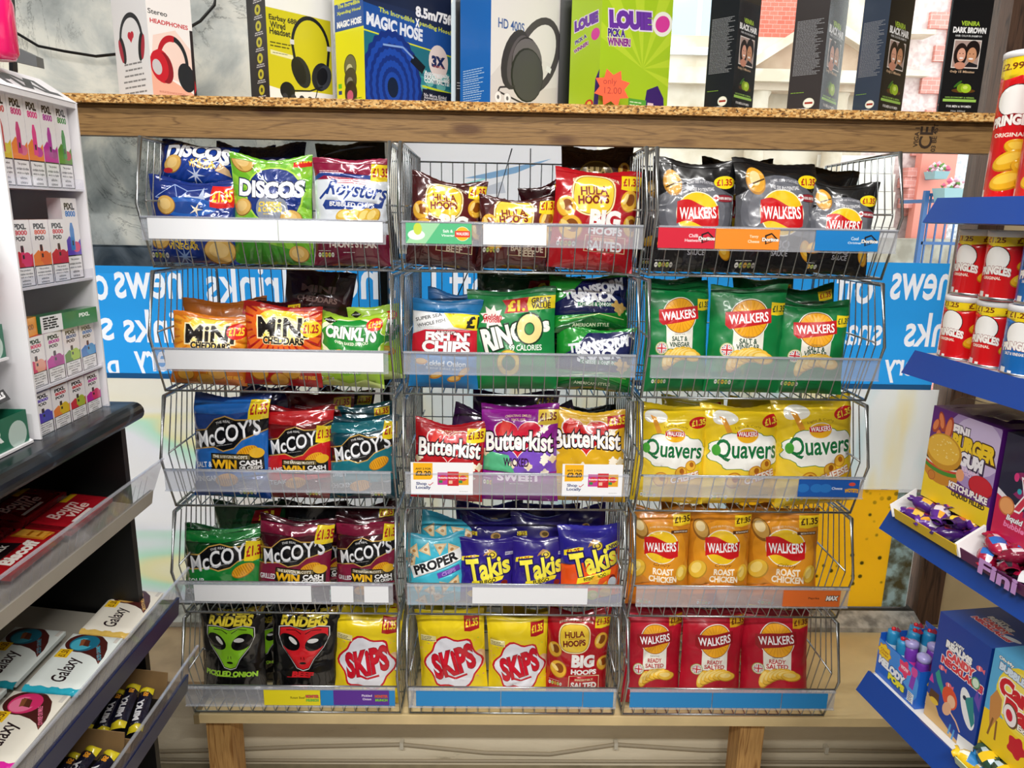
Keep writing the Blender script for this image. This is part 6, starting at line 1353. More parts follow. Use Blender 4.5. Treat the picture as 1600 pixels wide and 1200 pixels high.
def a_neck(A):
    H = A.h; neck_title(A, 2, H*.66, .95)
    for x, y in ((36, .77), (-30, .53), (-12, .43)): A.ell(x, H*y, 6, 4, '#e86a78', 20).poly([(x+4, H*y), (x+10, H*y+4), (x+10, H*y-4)], '#e86a78').rect(x-1, H*y-3, x+1, H*y+3, '#f8d8d8', 10)
    A.ell(34, H*.63, 8, 9, '#4a9a6a').ell(34, H*.63, 6, 7, '#d8ecd8')
    A.poly([(-50, 0), (-50, H*.22), (-34, H*.20), (-20, H*.10), (10, H*.04), (50, 0)], '#d8b070').poly([(-46, H*.20), (-44, H*.28), (-26, H*.28), (-24, H*.18)], '#5a3a1c').ell(-34, H*.19, 9, 5, '#e8c03a')
    # a red haired swimmer and a white fish in the deep
    A.poly([(-40, H*.44), (-34, H*.50), (-26, H*.42), (-16, H*.34), (-20, H*.30), (-34, H*.38)], '#2a9a8a').ell(-6, H*.33, 15, 17, '#e0502c', 20).ell(-2, H*.31, 8, 10, '#f0c09a').ell(-8, H*.22, 8, 12, '#e8b48c', -20).line([(-2, H*.22), (12, H*.18), (22, H*.12)], 3, '#f0c09a').poly([(-40, H*.34), (-46, H*.42), (-50, H*.34)], '#c83a9c')
    A.ell(28, H*.37, 12, 30, '#f0f2f4', 24).poly([(20, H*.44), (34, H*.50), (44, H*.30), (40, H*.24), (30, H*.34)], '#2a8a8c').ell(20, H*.44, 3.4, 3.4, '#1a2a4c').poly([(36, H*.5), (40, H*.6), (44, H*.52), (48, H*.62), (48, H*.42)], '#6a4ab0')
    A.poly([(20, 0), (20, H*.10), (50, H*.12), (50, 0)], '#eeeeea').line([(2, H*.02), (4, H*.12)], 3, '#4a9ad8').line([(10, H*.0), (12, H*.10)], 3, '#4a9ad8')
def a_neck_top(A):
    neck_title(A, 0, A.h*.4, .8); A.ell(34, A.h*.4, 12, 5, '#e8eef4', 20)
gbox('candy_box', .122, .240, .045, Z4, .212, .14, a_neck, None, '#16409c', 'dark blue candy necklace box with a red haired swimmer', 'candy box', top=a_neck_top, topc='#1c4aa0')
def a_camel(A):
    H = A.h; A.poly([(-50, 0), (-50, H*.36), (0, H*.40), (50, H*.36), (50, 0)], '#f2cc1c').ell(6, H*.66, 44, 46, '#f4dc3c').ell(6, H*.66, 38, 40, '#f8e46a')
    A.text('Oh-My', -30, H*.945, 24, '#f4f4f0', 6, bold=.05, out='#1c2a4c', ow=.06).text('BUBBLE GUM', -4, H*.865, 70, '#d8e8f8', 11, bold=.07, out='#1c3a7c', ow=.06, rot=-2)
    A.text('Camel', 4, H*.705, 76, '#d01c2c', 26, bold=.07, out='#f8f4e8', ow=.06).text('Balls', 12, H*.535, 66, '#d01c2c', 25, bold=.07, out='#f8f4e8', ow=.06)
    A.text('Extra', 14, H*.425, 24, '#f4f0e8', 8, bold=.05, out='#4a2a10', ow=.06).text('Sour', 40, H*.42, 22, '#d01c2c', 9, bold=.05, out='#4a1010', ow=.05)
    A.poly([(-44, H*.50), (-36, H*.62), (-26, H*.56), (-24, H*.40), (-30, H*.30), (-36, H*.18), (-40, H*.30)], '#c88a4a').line([(-34, H*.32), (-38, H*.12)], 3, '#8a5a2a').line([(-28, H*.32), (-26, H*.12)], 3, '#8a5a2a')
    for x, y, r in ((-10, .47, 14), (34, .22, 16)): A.ell(x, H*y, r*.8, r*1.15, '#6a4a30', 20).ell(x-1, H*y, r*.7, r, '#f4ecec', 20).ell(x-2, H*y, r*.36, r*.55, '#d01c3c', 20)
    A.blob(6, H*.22, 13, 14, '#c8142c', 5, .15)
def a_dark_mouth(A): pass
root = empty('gum_box', gp(.246, .045, Z4), (0, 0, GR), 'pale blue and yellow sour gum box at the right edge, lower blue edged shelf', 'gum box')
w = .125; carton('x', w, .13, .172, a_camel, None, '#5ab0e0', None, parent=root); root.children[-1].location = (0, 0, .045)
b = MB()
for x0, x1 in ((0, .003), (w-.003, w)): b.box(x0, 0, 0, x1, .13, .045, mat('#e8c41c', 'card'))
b.box(0, .127, 0, w, .13, .045, mat('#e8c41c', 'card')); b.build('lower_carton', root)
b = MB(); b.box(0, -.035, 0, w, .127, .002, mat('#ecebe6', 'card')); b.prism([(-.036, 0), (-.034, 0), (-.040, .016), (-.042, .016)], 'x', 0, w, mat('#cfe0b0', 'card')); b.build('tray_flap', root)
R = random.Random(4); ms = [sweet_mesh('#e8c020', '#2a7ab8', '#f4f0e0'), sweet_mesh('#3a8ac8', '#e8d03a', '#fff'), sweet_mesh('#2c4a3a', '#e8c020', '#b8d0e0')]
for i in range(10):
    o = link('wrapped_gum', ms[i % 3], None, gp(.246+.016+.0095*i+.004*(i % 2), .045+(-.020, .004, -.008)[i % 3], Z4+(.014, .016, .032)[i % 3])); o.rotation_euler = (R.uniform(-.4, .4), R.uniform(-.3, .3), R.uniform(0, 6)); tag(o, 'yellow or blue wrapped gum in the tray mouth of the sour gum box', 'sweet', 'wrapped gums in the sour gum box')
gbox('sweet_box', .10, .26, .05, SHZ[4]+.0365, .205, .16, None, None, '#4a2080', 'plain purple box below the lowest visible blue shelf edge')

# crumpled clear plastic left on top of the gum boxes
b = MB(); nx, ny = 26, 16; V = []
for j in range(ny+1):
    for i in range(nx+1):
        x = .30*i/nx; y = .155*j/ny; V.append((x, y, .004+.016*abs(mnoise.noise(Vector((x*22, y*22, 1.5))))+.022*max(0, mnoise.noise(Vector((x*9, y*9, 4))))))
b.add(V, [(j*(nx+1)+i, j*(nx+1)+i+1, (j+1)*(nx+1)+i+1, (j+1)*(nx+1)+i) for j in range(ny) for i in range(nx)], clear('crumpled_clear_film', '#f4f2f0', .10, .14, '#c8c4bc', .12), True)
o = b.build('plastic_sheet', None, gp(.055, .042, SHZ[2]+.0365+.219)); o.rotation_euler = (0, 0, GR); tag(o, 'crumpled clear plastic lying on top of the two gum boxes', 'plastic sheet')
# ---------------------------------------------------------------- left gondola and counter
def lam():
    m, nt, b = nodes('dark_speckled_laminate')
    n = N(nt, 'ShaderNodeTexNoise', Scale=9, Detail=8, Distortion=1.2); nt.links.new(coords(nt, (1, 1, 1)), n.inputs['Vector'])
    nt.links.new(ramp(nt, n.outputs[0], [(.42, '#0c1014'), (.6, '#1c242c'), (.75, '#4a5660')]), b.inputs['Base Color']); b.inputs['Roughness'].default_value = .22; return m
DARK = plain('black_laminate', '#0b0b0c', .45); GREYS = plain('grey_metal_shelf', '#a9a498', .4, 0, .1); NAVY = plain('navy_price_rail', '#131f4c', .3)
t = empty('till_counter', (-.765, 1.5, FZ), (0, 0, 0), 'black till counter with dark worktop at the left, sweets shelves in its front', 'counter')
zt = 1.318-FZ
b = MB(); prof_ = [(-.55, zt-.040), (-.55, zt)]+[(.0+.02*math.sin(a)-.0, zt-.02+.02*math.cos(a)) for a in [math.pi*i/8 for i in range(9)]]
b.prism([(x, z) for x, z in prof_], 'y', -2.2, .004, lam()); b.build('worktop', t)
MB().box(-.50, -.018, 0, -.022, .0, zt-.04, DARK).build('end_panel', t)
MB().box(-.50, -2.2, 0, -.48, -.018, zt-.04, DARK).build('back_panel', t)
MB().box(-.48, -2.2, 0, -.06, -.02, .12, DARK).build('plinth', t)
def lshelf(z, xf, lipm, zl, col, acr=True):
    '''a sloping shelf: lip bottom at z, front at xf, clear riser above'''
    z -= FZ
    o = MB().prism([(-.46, z+.085), (-.46, z+.070), (xf-.004, z+.012), (xf-.004, z+.027)], 'y', -2.2, -.03, col).build('shelf_board', t)
    MB().prism([(xf-.006, z), (xf+.004, z), (xf+.010, z+zl), (xf+.002, z+zl)], 'y', -2.2, .04, lipm).build('price_rail', o)
    r = MB(); r.prism([(xf+.004, z+zl-.004), (xf+.0065, z+zl-.004), (xf+.034, z+zl+.070), (xf+.0315, z+zl+.070)], 'y', -2.2, .05, ACRYL)
    r.prism([(xf+.030, z+zl+.068), (xf+.0355, z+zl+.068), (xf+.0355, z+zl+.0715), (xf+.030, z+zl+.0715)], 'y', -2.2, .05, ACRY)
    for i in range(60): y = -.0-.026*i; r.add([(xf+.006, y, z+zl), (xf+.006, y-.004, z+zl), (xf+.0275, y-.018, z+zl+.052), (xf+.0275, y-.014, z+zl+.052)], [(0, 1, 2, 3)], ACRY)
    r.build('clear_riser', o)
    return z
lshelf(1.075, -.005, GREYS, .032, GREYS); lshelf(.80, .03, NAVY, .045, GREYS); lshelf(.60, .035, NAVY, .045, DARK)
# chocolate bars
def bar_art(logo, kind):
    def f(A): kind(A)
    return f
def k_galaxy(c1, c2, foil, sub):
    def f(A):
        H = A.h    # drawn with the lettering running along x
        P = [(4, H*.10), (14, H*.30), (24, H*.52), (20, H*.72), (26, H*.86), (38, H*.90), (47, H*.78), (47, H*.50), (38, H*.28), (24, H*.14)]
        A.ell(31, H*.60, 19, H*.36, '#4a1c18', 0, 30).poly([(-6, H*.05), (2, H*.16), (8, H*.32), (12, H*.52), (13, H*.64), (34, H*.30), (44, H*.34), (36, H*.20), (22, H*.10), (8, H*.05)], '#4a1c18')
        A.line([(-4, H*.06), (8, H*.16), (20, H*.28), (30, H*.34)], 1, '#8a4a40')
        A.ell(30, H*.60, 16, H*.27, c1).ell(28, H*.64, 12, H*.20, c2).ell(33, H*.52, 8, H*.14, c1).poly([(24, H*.48), (36, H*.54), (38, H*.70), (26, H*.66)], '#5a2c1c').poly([(24, H*.66), (26, H*.60), (38, H*.64), (36, H*.72)], '#8a5030')
        A.text('Galaxy', -20, H*.50, 44, '#241418', H*.36, bold=.015, shear=.3, rot=4)
        A.text(sub, 14, H*.20, 30, c2, H*.075, bold=.02, rot=28)
        A.rect(0, H*.70, 16, H*.94, '#f2c41c').text('\u00a31.50', 8, H*.82, 13, '#5a2a10', H*.14, bold=.03).rect(36, H*.03, 48, H*.10, '#c8c4bc')
    return f
def k_galaxy_offer(A):
    k_galaxy('#b88a4a', '#e0b45c', '', 'SMOOTH MILK')(A); H = A.h
    A.rect(22, H*.72, 50, H, '#1a1416').rect(24, H*.76, 36, H*.96, '#e04a2c').small(25, 35, H*.92, 4, '#f8e0d8', H*.05, 1.4).rect(38, H*.74, 49, H*.96, '#4a4448').small(38, 49, H*.9, 4, '#d8d8d8', H*.05, 1.6)
def k_bourn(A):
    H = A.h; A.poly([(-50, 0), (-50, H), (-40, H), (-44, 0)], '#6a0c14').text('Bourn', -4, H*.66, 50, '#e8c8c0', H*.30, bold=.02, shear=.25).text('ville', 2, H*.40, 40, '#e8c8c0', H*.28, bold=.02, shear=.25).rect(18, H*.80, 44, H*.97, '#e8b81c').line([(-30, H*.16), (10, H*.16)], 4, '#e8dcd8').rect(-34, H*.04, 40, H*.10, '#5a0a10')
def k_bisc(A):
    H = A.h; A.rect(-50, H*.5, 14, H, '#1c1014').text('DAIRY MILK', -18, H*.74, 48, '#e8e0d8', H*.14, bold=.03).text('Biscoff', -6, H*.34, 56, '#f4ece4', H*.30, bold=.05).rect(26, H*.2, 50, H*.9, '#c87a1c').rect(30, H*.26, 46, H*.84, '#e0a03a').line([(32, H*.4), (44, H*.4)], 3, '#a85c10').line([(32, H*.6), (44, H*.6)], 3, '#a85c10')
def k_dark(A):
    H = A.h; A.text('DAIRY MILK', 0, H*.5, 66, '#8a5a60', H*.22, bold=.03).rect(-20, H*.06, 10, H*.2, '#1a3a9c')
def choc(x, y, z, L, W, kind, base, fin, foil, label, slope=0, rz=0, T=.013):
    '''bar lying on its back: lettering runs along +y (away from the shopper)'''
    root = empty('chocolate_bar', (x, y, z), (0, slope, rz), label, 'chocolate bar')
    A = Art(100, 100*W/L, base); kind(A); b = MB()
    def fn(p, q):
        e = min(1, (50-abs(p))/4)*min(1, q/4, (A.h-q)/4)
        return (W/2-q*L/100, p*L/100, T*(.72+.28*max(0, e)**.5))
    b.art(A, fn, fin, 5, True); m = mat(base, fin)
    b.add([(sx*W/2, sy*L/2, zz) for zz in (0, T*.72) for sx, sy in ((-1, -1), (1, -1), (1, 1), (-1, 1))], [(0, 1, 5, 4), (1, 2, 6, 5), (2, 3, 7, 6), (3, 0, 4, 7), (3, 2, 1, 0)], m)
    b.build('wrapper', root)
    if foil:
        b = MB(); V = []; n = 14
        for i in range(n+1):
            for j, (dy, zz) in enumerate(((.002, T*.78), (-.007, T*.66), (-.0105, T*.36), (-.008, .0005))): V.append((-W/2+W*i/n, -L/2+dy+.0012*math.sin(i*2.3+j), zz+.0006*math.cos(i*1.7)))
        b.add(V, [(i*4+j, i*4+4+j, i*4+5+j, i*4+j+1) for i in range(n) for j in range(3)], mat(foil, 'wrap'), True); b.build('foil_end', root)
    return root
CR = '#e9e4d6'
sl = math.atan2(.058, .46); gz = lambda x, z0, xf: z0+.027+(-.765+xf-x)*math.tan(sl)
def gal(x, y, kind, foil, label, base=CR): choc(x, y, gz(x, .80, .03)+.018, .168, .098, kind, base, 'card', foil, label, sl, .04)
gal(-.806, 1.452, k_galaxy_offer, '#d8b45a', 'cream chocolate bar with gold swirl and black offer panel, furthest along the shelf')
gal(-.806, 1.268, k_galaxy('#1c6c88', '#4ab0c8', '', 'SALTED CARAMEL'), '#2aa8c0', 'cream chocolate bar with teal swirl and teal foil end, front row', '#e4ece8')
gal(-.808, 1.084, k_galaxy('#d8306c', '#f07aa0', '', 'COOKIE CRUMBLE'), '#d8249c', 'cream chocolate bar with pink swirl and magenta foil end, front row')
gal(-.920, 1.268, k_galaxy('#1c5c70', '#3a8ca0', '', 'SALTED CARAMEL'), '#1a8494', 'cream chocolate bar with teal swirl, in the shaded row behind', '#d8e0dc')  # teal bar again, all its colours dimmed to paint the back row's shade
gal(-.920, 1.084, k_galaxy('#1c5c70', '#3a8ca0', '', 'SALTED CARAMEL'), '#1a8494', 'cream chocolate bar in the shaded row behind, beside the pink swirl one', '#d8e0dc')  # same dimmed colours, shade put into the wrapper
gal(-.808, .900, k_galaxy('#d8306c', '#f07aa0', '', 'COOKIE CRUMBLE'), '#2aa8c0', 'cream chocolate bar nearest the shopper, cut off by the photo edge')
def top_(x, y, kind, base, label, rz=.05, dz=0): choc(x, y, gz(x, 1.075, -.005)+.016+dz, .165, .082, kind, base, 'foil', None, label, sl, rz)
top_(-.832, 1.352, k_bourn, '#a01420', 'red dark chocolate bar with script lettering, far end of the grey shelf, front row')
top_(-.925, 1.352, k_bourn, '#7c1018', 'red dark chocolate bar with script lettering, shaded back row of the grey shelf')  # front row red darkened, shade of the back row painted into it
top_(-.832, 1.180, k_bisc, '#a8141c', 'red and black chocolate bar with a biscuit picture, front row of the grey shelf')
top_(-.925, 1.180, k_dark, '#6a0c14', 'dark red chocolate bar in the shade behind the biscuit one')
top_(-.836, 1.008, k_dark, '#14206c', 'blue chocolate bar next to the biscuit one, front row of the grey shelf')
top_(-.928, 1.008, k_bisc, '#7c1018', 'dim red biscuit chocolate bar near the left photo edge, back row')  # biscuit bar red darkened to paint the shade back here
top_(-.836, .836, k_bisc, '#8a1418', 'red biscuit chocolate bar nearest the shopper on the grey shelf')
# cardboard display boxes of small bars on the lowest shelf
CARD = plain('brown_cardboard', '#9a7a50', .8, 0, .12, 12)
def display(y0, y1, label):
    x1 = -.765+.022; x0 = x1-.17; z = .6+.03; h = .075
    root = empty('display_box', (x0, y0, z), (0, sl, 0), label, 'display box'); w, d = x1-x0, y1-y0; b = MB()
    b.box(0, 0, 0, w, d, .002, CARD); b.box(0, d-.002, 0, w, d, h+.015, CARD); b.box(0, 0, 0, .002, d, h, CARD); b.box(0, 0, 0, w, .002, h*.7, CARD); b.build('tray', root)
    n = 16; V = [(w+.001*k, d*i/n, zz) for k in (0, 1) for i in range(n+1) for zz in (0, .030+.028*abs(2*i/n-1)**1.6)]; b = MB(); o_ = 2*(n+1)
    b.add(V, [(o_*k+2*i, o_*k+2*i+2, o_*k+2*i+3, o_*k+2*i+1) for k in (0, 1) for i in range(n)], mat('#17162c', 'card')); b.build('cut_front', root); return root
display(1.300, 1.470, 'brown cardboard display box of dark bars at the far end of the lowest left shelf')
display(1.105, 1.275, 'brown cardboard display box of dark bars, nearer the shopper on the lowest left shelf')
def small_bar(y, x, dz, rz, label, text, base='#17162c'):
    root = empty('chocolate_bar', (x, y, .6+.046+dz), (.15, sl-.25, rz), label, 'small chocolate bar', 'small dark bars in display boxes'); b = MB()
    A = Art(100, 26, base); A.poly([(-50, 0), (-50, 26), (-36, 26), (-42, 0)], '#e8d42a').poly([(50, 0), (50, 26), (34, 26), (42, 0)], '#e8d42a').text('MILKY', -8, 13, 48, '#f0f0f4', 11, bold=.06).text('85', 28, 18, 10, '#f0a02c', 8, bold=.05)
    L = .12
    b.art(A, lambda p, q: ((q-13)*L/100, p*L/100, .016*max(0, 1-((q-13)/13)**2)**.5*min(1, (50-abs(p))/6+.2)), 'wrap', 5, True)
    b.add([(-.0156, -L/2, 0), (.0156, -L/2, 0), (.0156, L/2, 0), (-.0156, L/2, 0)], [(3, 2, 1, 0)], mat(base, 'wrap')); b.build('wrapper', root)
for i in range(5): small_bar(1.385+.004*i, -.885+.030*i, .012*(i % 2)+.004, .05*i, 'small black and yellow bar in the far cardboard display box', '')
for i in range(5): small_bar(1.19+.004*i, -.885+.030*i, .012*(i % 2)+.004, -.05*i, 'small black and yellow bar in the near cardboard display box', '')
# ---------------------------------------------------------------- vape display stand
WPL = plain('white_plastic', '#e6e4e8', .3)
st = empty('display_stand', (-.80, 1.24, 1.319), (0, 0, 0), 'white tiered plastic display stand of small boxes on the till counter', 'display stand')
b = MB(); Wd = .228
b.prism([(.004, 0), (.004, .585), (-.062, .626), (-.17, .626), (-.17, 0)], 'y', Wd-.004, Wd, WPL); b.build('side_panel', st)
b = MB(); b.prism([(.004, 0), (.004, .585), (-.062, .626), (-.17, .626), (-.17, 0)], 'y', -.004, 0, WPL); b.build('side_panel', st)
MB().box(-.17, 0, 0, -.166, Wd-.004, .626, WPL).build('back_panel', st)
TZ = (.425, .258, .082, -.009+.004)
for z, dx in zip(TZ, (0, 0, .0, .0)):
    o = MB().box(-.166, 0, z, dx, Wd-.004, z+.004, WPL).build('tier_shelf', st)
    MB().box(dx+.001, 0, z, dx+.003, Wd-.004, z+.022 if z > .1 else z+.010, THIN).build('clear_lip', o)
b = MB(); A = Art(100, 30, '#e8e6ea'); A.text('PIXL', 6, 14, 68, '#3a3c40', 17, bold=.07, sp=1.05)
b.art(A, lambda x, y: (.004-y*.0022, Wd/2+x/100*(Wd+.008), .585+y*.0014), 'card'); b.prism([(.003, .584), (-.065, .626), (-.17, .626), (-.17, .58), (.003, .575)], 'y', -.004, Wd+.002, WPL); b.build('header_board', st)
def a_vape(c1, c2, dev, pod):
    def f(A):
        H = A.h; A.poly([(-50, H*.30), (-50, H*.46), (-20, H*.54), (20, H*.42), (50, H*.50), (50, H*.30)], c1).ell(20, H*.40, 26, 26 if pod else 20, c2)
        A.text('PIXL', 0, H*.90, 66, '#1c1c20', H*.085, bold=.06).text('8000', 2, H*.81, 66, dev, H*.075, bold=.05)
        if pod: A.text('POD', -4, H*.72, 52, '#2a2a30', H*.07, bold=.05)
        A.poly([(-14, H*.36), (-14, H*.62), (-6, H*.70), (6, H*.70), (14, H*.62), (14, H*.36)], dev) if not pod else A.poly([(-12, H*.36), (-10, H*.60), (6, H*.60), (10, H*.36)], c2).rect(-9, H*.52, 5, H*.62, '#3a2a30')
        A.rect(-4, H*.42, 6, H*.48, '#2a2a30').rect(-50, 0, 50, H*.30, '#1a1a1e').rect(-46, H*.015, 46, H*.285, '#e9e7e9')
        for i, t in enumerate(('This product', 'contains nicotine', 'which is a highly', 'addictive', 'substance')): A.text(t, 0, H*(.245-.05*i), (56, 78, 76, 42, 46)[i], '#26262a', H*.032, bold=.03)
    return f
def vape(i, y, z, h, c1, c2, dev, pod, label, w=.0505, d=.026, x=-.006, group=None):
    root = empty('vape_box', (-.80+x, 1.24+y, 1.319+z), (0, 0, math.radians(90)), label, 'vape box')
    carton('x', w, d, h, a_vape(c1, c2, dev, pod), None, '#ece8ea', None, parent=root, fin='gloss', topc=c1, sidec='#e0dade')
PK, OR, MG, GN, YL, BL, PU, RD = '#d83a6c', '#e8823a', '#c02a9c', '#5a8a2a', '#d8b82a', '#2a7ac8', '#5a3ab8', '#c82a3a'
r1 = [(YL, '#d8c84a', '#c85a5a', 'with yellow swirl, first on the top tier'), (OR, '#d86a8c', '#c8407c', 'with orange swirl, second on the top tier'), (OR, MG, '#e0408c', 'with orange and magenta device, middle of the top tier'), (MG, '#a02a8c', '#b03a9c', 'with purple device, fourth on the top tier'), (GN, '#b83a4c', '#3a8a3a', 'with green and red device, at the end of the top tier')]
for i, (a, c, dv, l) in enumerate(r1): vape(i, .002+.0438*i, TZ[0]+.004, .150, a, c, dv, False, 'white nicotine box '+l, .0425, .024, -.012)
r2 = [(RD, PK, RD, 'with crimson pod, first on the second tier'), (OR, '#e06a3a', '#d8502a', 'all orange, between two crimson ones on the second tier'), (RD, '#c02a4c', RD, 'with crimson pod, third on the second tier')]
for i, (a, c, dv, l) in enumerate(r2): vape(i, .004+.053*i, TZ[1]+.004, .112, a, c, dv, True, 'nicotine box '+l)
vape(9, .166, TZ[1]+.004, .150, PU, PK, BL, False, 'taller white nicotine box with blue device, end of the second tier', .0505, .026, -.012)
r3 = [(PK, '#e8a08c', PK, 'with coral pod, first on the third tier'), (MG, '#a82a8c', MG, 'with magenta pod, second on the third tier'), (GN, '#a8c83a', '#4a6a9a', 'with lime pod, third on the third tier'), (BL, '#3a9ad8', BL, 'with blue pod, end of the third tier')]
for i, (a, c, dv, l) in enumerate(r3): vape(i, .003+.0545*i, TZ[2]+.004, .090, a, c, dv, True, 'white nicotine box '+l)
r4 = [(PU, '#4a4ab0', PU, 'with violet pod, first on the lowest tier'), (OR, YL, RD, 'with orange pod, second on the lowest tier'), (RD, '#a8b83a', RD, 'with red and lime pod, third on the lowest tier'), (MG, PK, MG, 'with magenta pod, end of the lowest tier')]
for i, (a, c, dv, l) in enumerate(r4): vape(i, .003+.0545*i, TZ[3]+.004, .078, a, c, dv, True, 'white nicotine box '+l)
def a_lie(A): A.rect(-50, 0, -14, A.h, '#e8e8ea').small(-46, -18, A.h*.8, 5, '#333', A.h*.15, 2).text('PIXL', 26, A.h*.65, 20, '#e8f0ec', A.h*.25, bold=.05)
root = empty('vape_box', (-.808, 1.24+.055, 1.319+TZ[2]+.0945), (0, 0, math.radians(84)), 'green nicotine box lying on top of the third tier row', 'vape box'); carton('x', .155, .026, .030, a_lie, None, '#2f7a4c', None, parent=root, fin='gloss')
root = empty('vape_box', (-.806, 1.24+.004, 1.319+TZ[2]+.0945), (0, 0, math.radians(97)), 'orange nicotine box lying at the near end of the third tier row', 'vape box'); carton('x', .046, .026, .032, lambda A: A.text('POD', 0, A.h*.5, 50, '#8a4a10', A.h*.3, bold=.05), None, '#e8962a', None, parent=root, fin='gloss')
o = MB().lathe([(0, 0), (.028, 0), (.034, .01), (.034, .085), (.026, .11), (0, .118)], mat('#f01c6c', 'gloss'), 24).build('display_vape', None, tuple(atY(-6, 92, 1.31))); tag(o, 'oversized hot pink vape model standing on the display stand header', 'vape model')
# gum trays on their own white riser
gs = empty('gum_stand', (-.80, .90, 1.319), (0, 0, 0), 'white stepped stand holding the green gum trays at the left edge', 'display stand')
GT = (.004, .150, .300)
b = MB(); b.prism([(0, 0), (0, .004), (-.09, .05), (-.09, .15), (-.03, .15), (-.11, .20), (-.11, .30), (-.05, .30), (-.13, .35), (-.13, .48), (-.16, .48), (-.16, 0)], 'y', 0.318, .322, WPL); b.build('side_panel', gs)
b = MB(); b.box(-.16, 0, 0, -.156, .32, .48, WPL); b.build('back_panel', gs)
for i, z in enumerate(GT):
    MB().box(-.156, 0, z-.004, .0-.02*(i > 0), .318, z, WPL).build('tier_shelf', gs)
    def a_bor(A):
        H = A.h; A.text('BOR', 8, H*.5, 30, '#eef2ee', H*.42, bold=.06).ell(8, H*.5, 3.2, H*.16, '#1c6a50').star(8, H*.5, 3, 1.3, 5, '#d02a4c', 18).ell(38, H*.35, 10, H*.42, '#b8ccc4')
    r = empty('gum_tray', (-.115-.02*(i > 0), .98, 1.319+z), (0, 0, 0), ('green printed gum tray on the lowest step, under the black mint packs', 'green printed gum tray with a red pack, on the middle step', 'green printed gum tray on the top step by the photo edge')[i], 'gum tray')
    r.location = (-.80-.095-.02*(i > 0), .985, 1.319+z+.0005); b = MB(); w, d, h = .235, .09, .055
    A = Art(100, 100*h/w, '#1c6a50'); a_bor(A); b.art(A, lambda x, y: (d, w/2+x*w/100, y*w/100), 'card'); g_ = mat('#1c6a50', 'card')
    b.box(0, 0, 0, d-.001, w, .002, g_); b.box(0, 0, 0, .002, w, h+.03, g_); b.box(0, 0, 0, d-.001, .002, h, g_); b.box(0, w-.002, 0, d-.001, w, h, g_); b.box(d-.002, 0, 0, d-.0005, w, h-.001, g_); b.build('tray', r)
    if i == 0:
        for k in range(4):
            q = empty('mint_pack', (r.location.x+.018+.016*(k % 2), .99+.054*k, r.location.z+.038+.012*(k % 2)), (0, -.5, .1), 'black mint pack with white lettering in the lowest gum tray', 'mint pack', 'black mint packs in the gum tray')
            A = Art(100, 34, '#141416'); A.text('HALLS', 0, 19, 76, '#f0f0f2', 18, bold=.06, shear=.15); m = MB(); L = .058
            m.art(A, lambda x, y: (.052, .027+x*L/110, y*L/100), 'gloss'); m.box(0, 0, 0, .0515, .054, .0195, mat('#141416', 'gloss')); m.build('pack', q)
    elif i == 1:
        q = MB().box(0, 0, 0, .075, .20, .02, mat('#c81c24', 'gloss')).build('gum_pack', None, (r.location.x+.006, 1.0, r.location.z+.04)); tag(q, 'red and white gum pack lying in the middle gum tray', 'gum pack')
    else:
        q = MB().box(0, 0, 0, .075, .20, .02, mat('#d8d82a', 'gloss')).build('gum_pack', None, (r.location.x+.006, 1.0, r.location.z+.04)); tag(q, 'yellow green gum pack lying in the top gum tray', 'gum pack')

# grey hinge arm behind the display stand
t = empty('hinge_arm', tuple(atY(45, 85, 1.62)), (0, 0, 0), 'grey metal hinge arm and dark rail behind the top of the display stand', 'bracket'); o_ = Vector(t.location)
q = [atY(x, y, 1.62)-o_ for x, y in ((27, 74), (62, 90), (64, 106), (25, 97))]; q = [(p.x, p.z) for p in q]
MB().prism(q[::-1], 'y', -.012, .012, plain('hinge_grey', '#7c7e80', .4, .6)).build('arm', t)
q = [atY(x, y, 1.64)-o_ for x, y in ((11, -30), (17, -30), (24, 130), (18, 130))]; MB().prism([(p.x, p.z) for p in q][::-1], 'y', .014, .030, plain('rail_dark', '#2c2c30', .3, .5)).build('rail', t)
# ---------------------------------------------------------------- the street outside
OY = 7.0
def brick(name, ca, cb, mo, sc=7):
    m, nt, b = nodes(name); t = N(nt, 'ShaderNodeTexBrick', Scale=sc)
    t.inputs['Color1'].default_value = (*lin(ca), 1); t.inputs['Color2'].default_value = (*lin(cb), 1); t.inputs['Mortar'].default_value = (*lin(mo), 1); t.inputs['Mortar Size'].default_value = .012
    tc = nt.nodes.new('ShaderNodeTexCoord'); mp = nt.nodes.new('ShaderNodeMapping'); mp.inputs['Rotation'].default_value = (math.pi/2, 0, 0); nt.links.new(tc.outputs['Object'], mp.inputs[0]); nt.links.new(mp.outputs[0], t.inputs['Vector'])
    nt.links.new(t.outputs[0], b.inputs['Base Color']); b.inputs['Roughness'].default_value = .85; return m
def pebble(name, ca, cb, sc=30):
    m, nt, b = nodes(name); n = N(nt, 'ShaderNodeTexNoise', Scale=sc, Detail=4); nt.links.new(coords(nt, (1, 1, 1)), n.inputs['Vector'])
    nt.links.new(ramp(nt, n.outputs[0], [(.4, ca), (.6, cb)]), b.inputs['Base Color']); b.inputs['Roughness'].default_value = .9; return m
STONE = pebble('pale_sandstone', '#c9b9a2', '#e0d4c2', 4); PEB = pebble('pink_pebbledash', '#c9b2ae', '#dfcdc8', 26); BRK = brick('red_brick', '#d4705c', '#c4604c', '#d8a498'); BRS = brick('salmon_brick', '#dc9488', '#d08478', '#e4bcb4', 6); WHT = plain('white_upvc', '#eceef0', .4)
def X(px, py=100, Y=OY): return atY(px, py, Y).x
def Z(px, py, Y=OY): return atY(px, py, Y).z
h = empty('house', (X(1200), OY, -.8), (0, 0, 0), 'stone and brick house across the street with a pediment over its doorway', 'house'); ho = Vector(h.location)
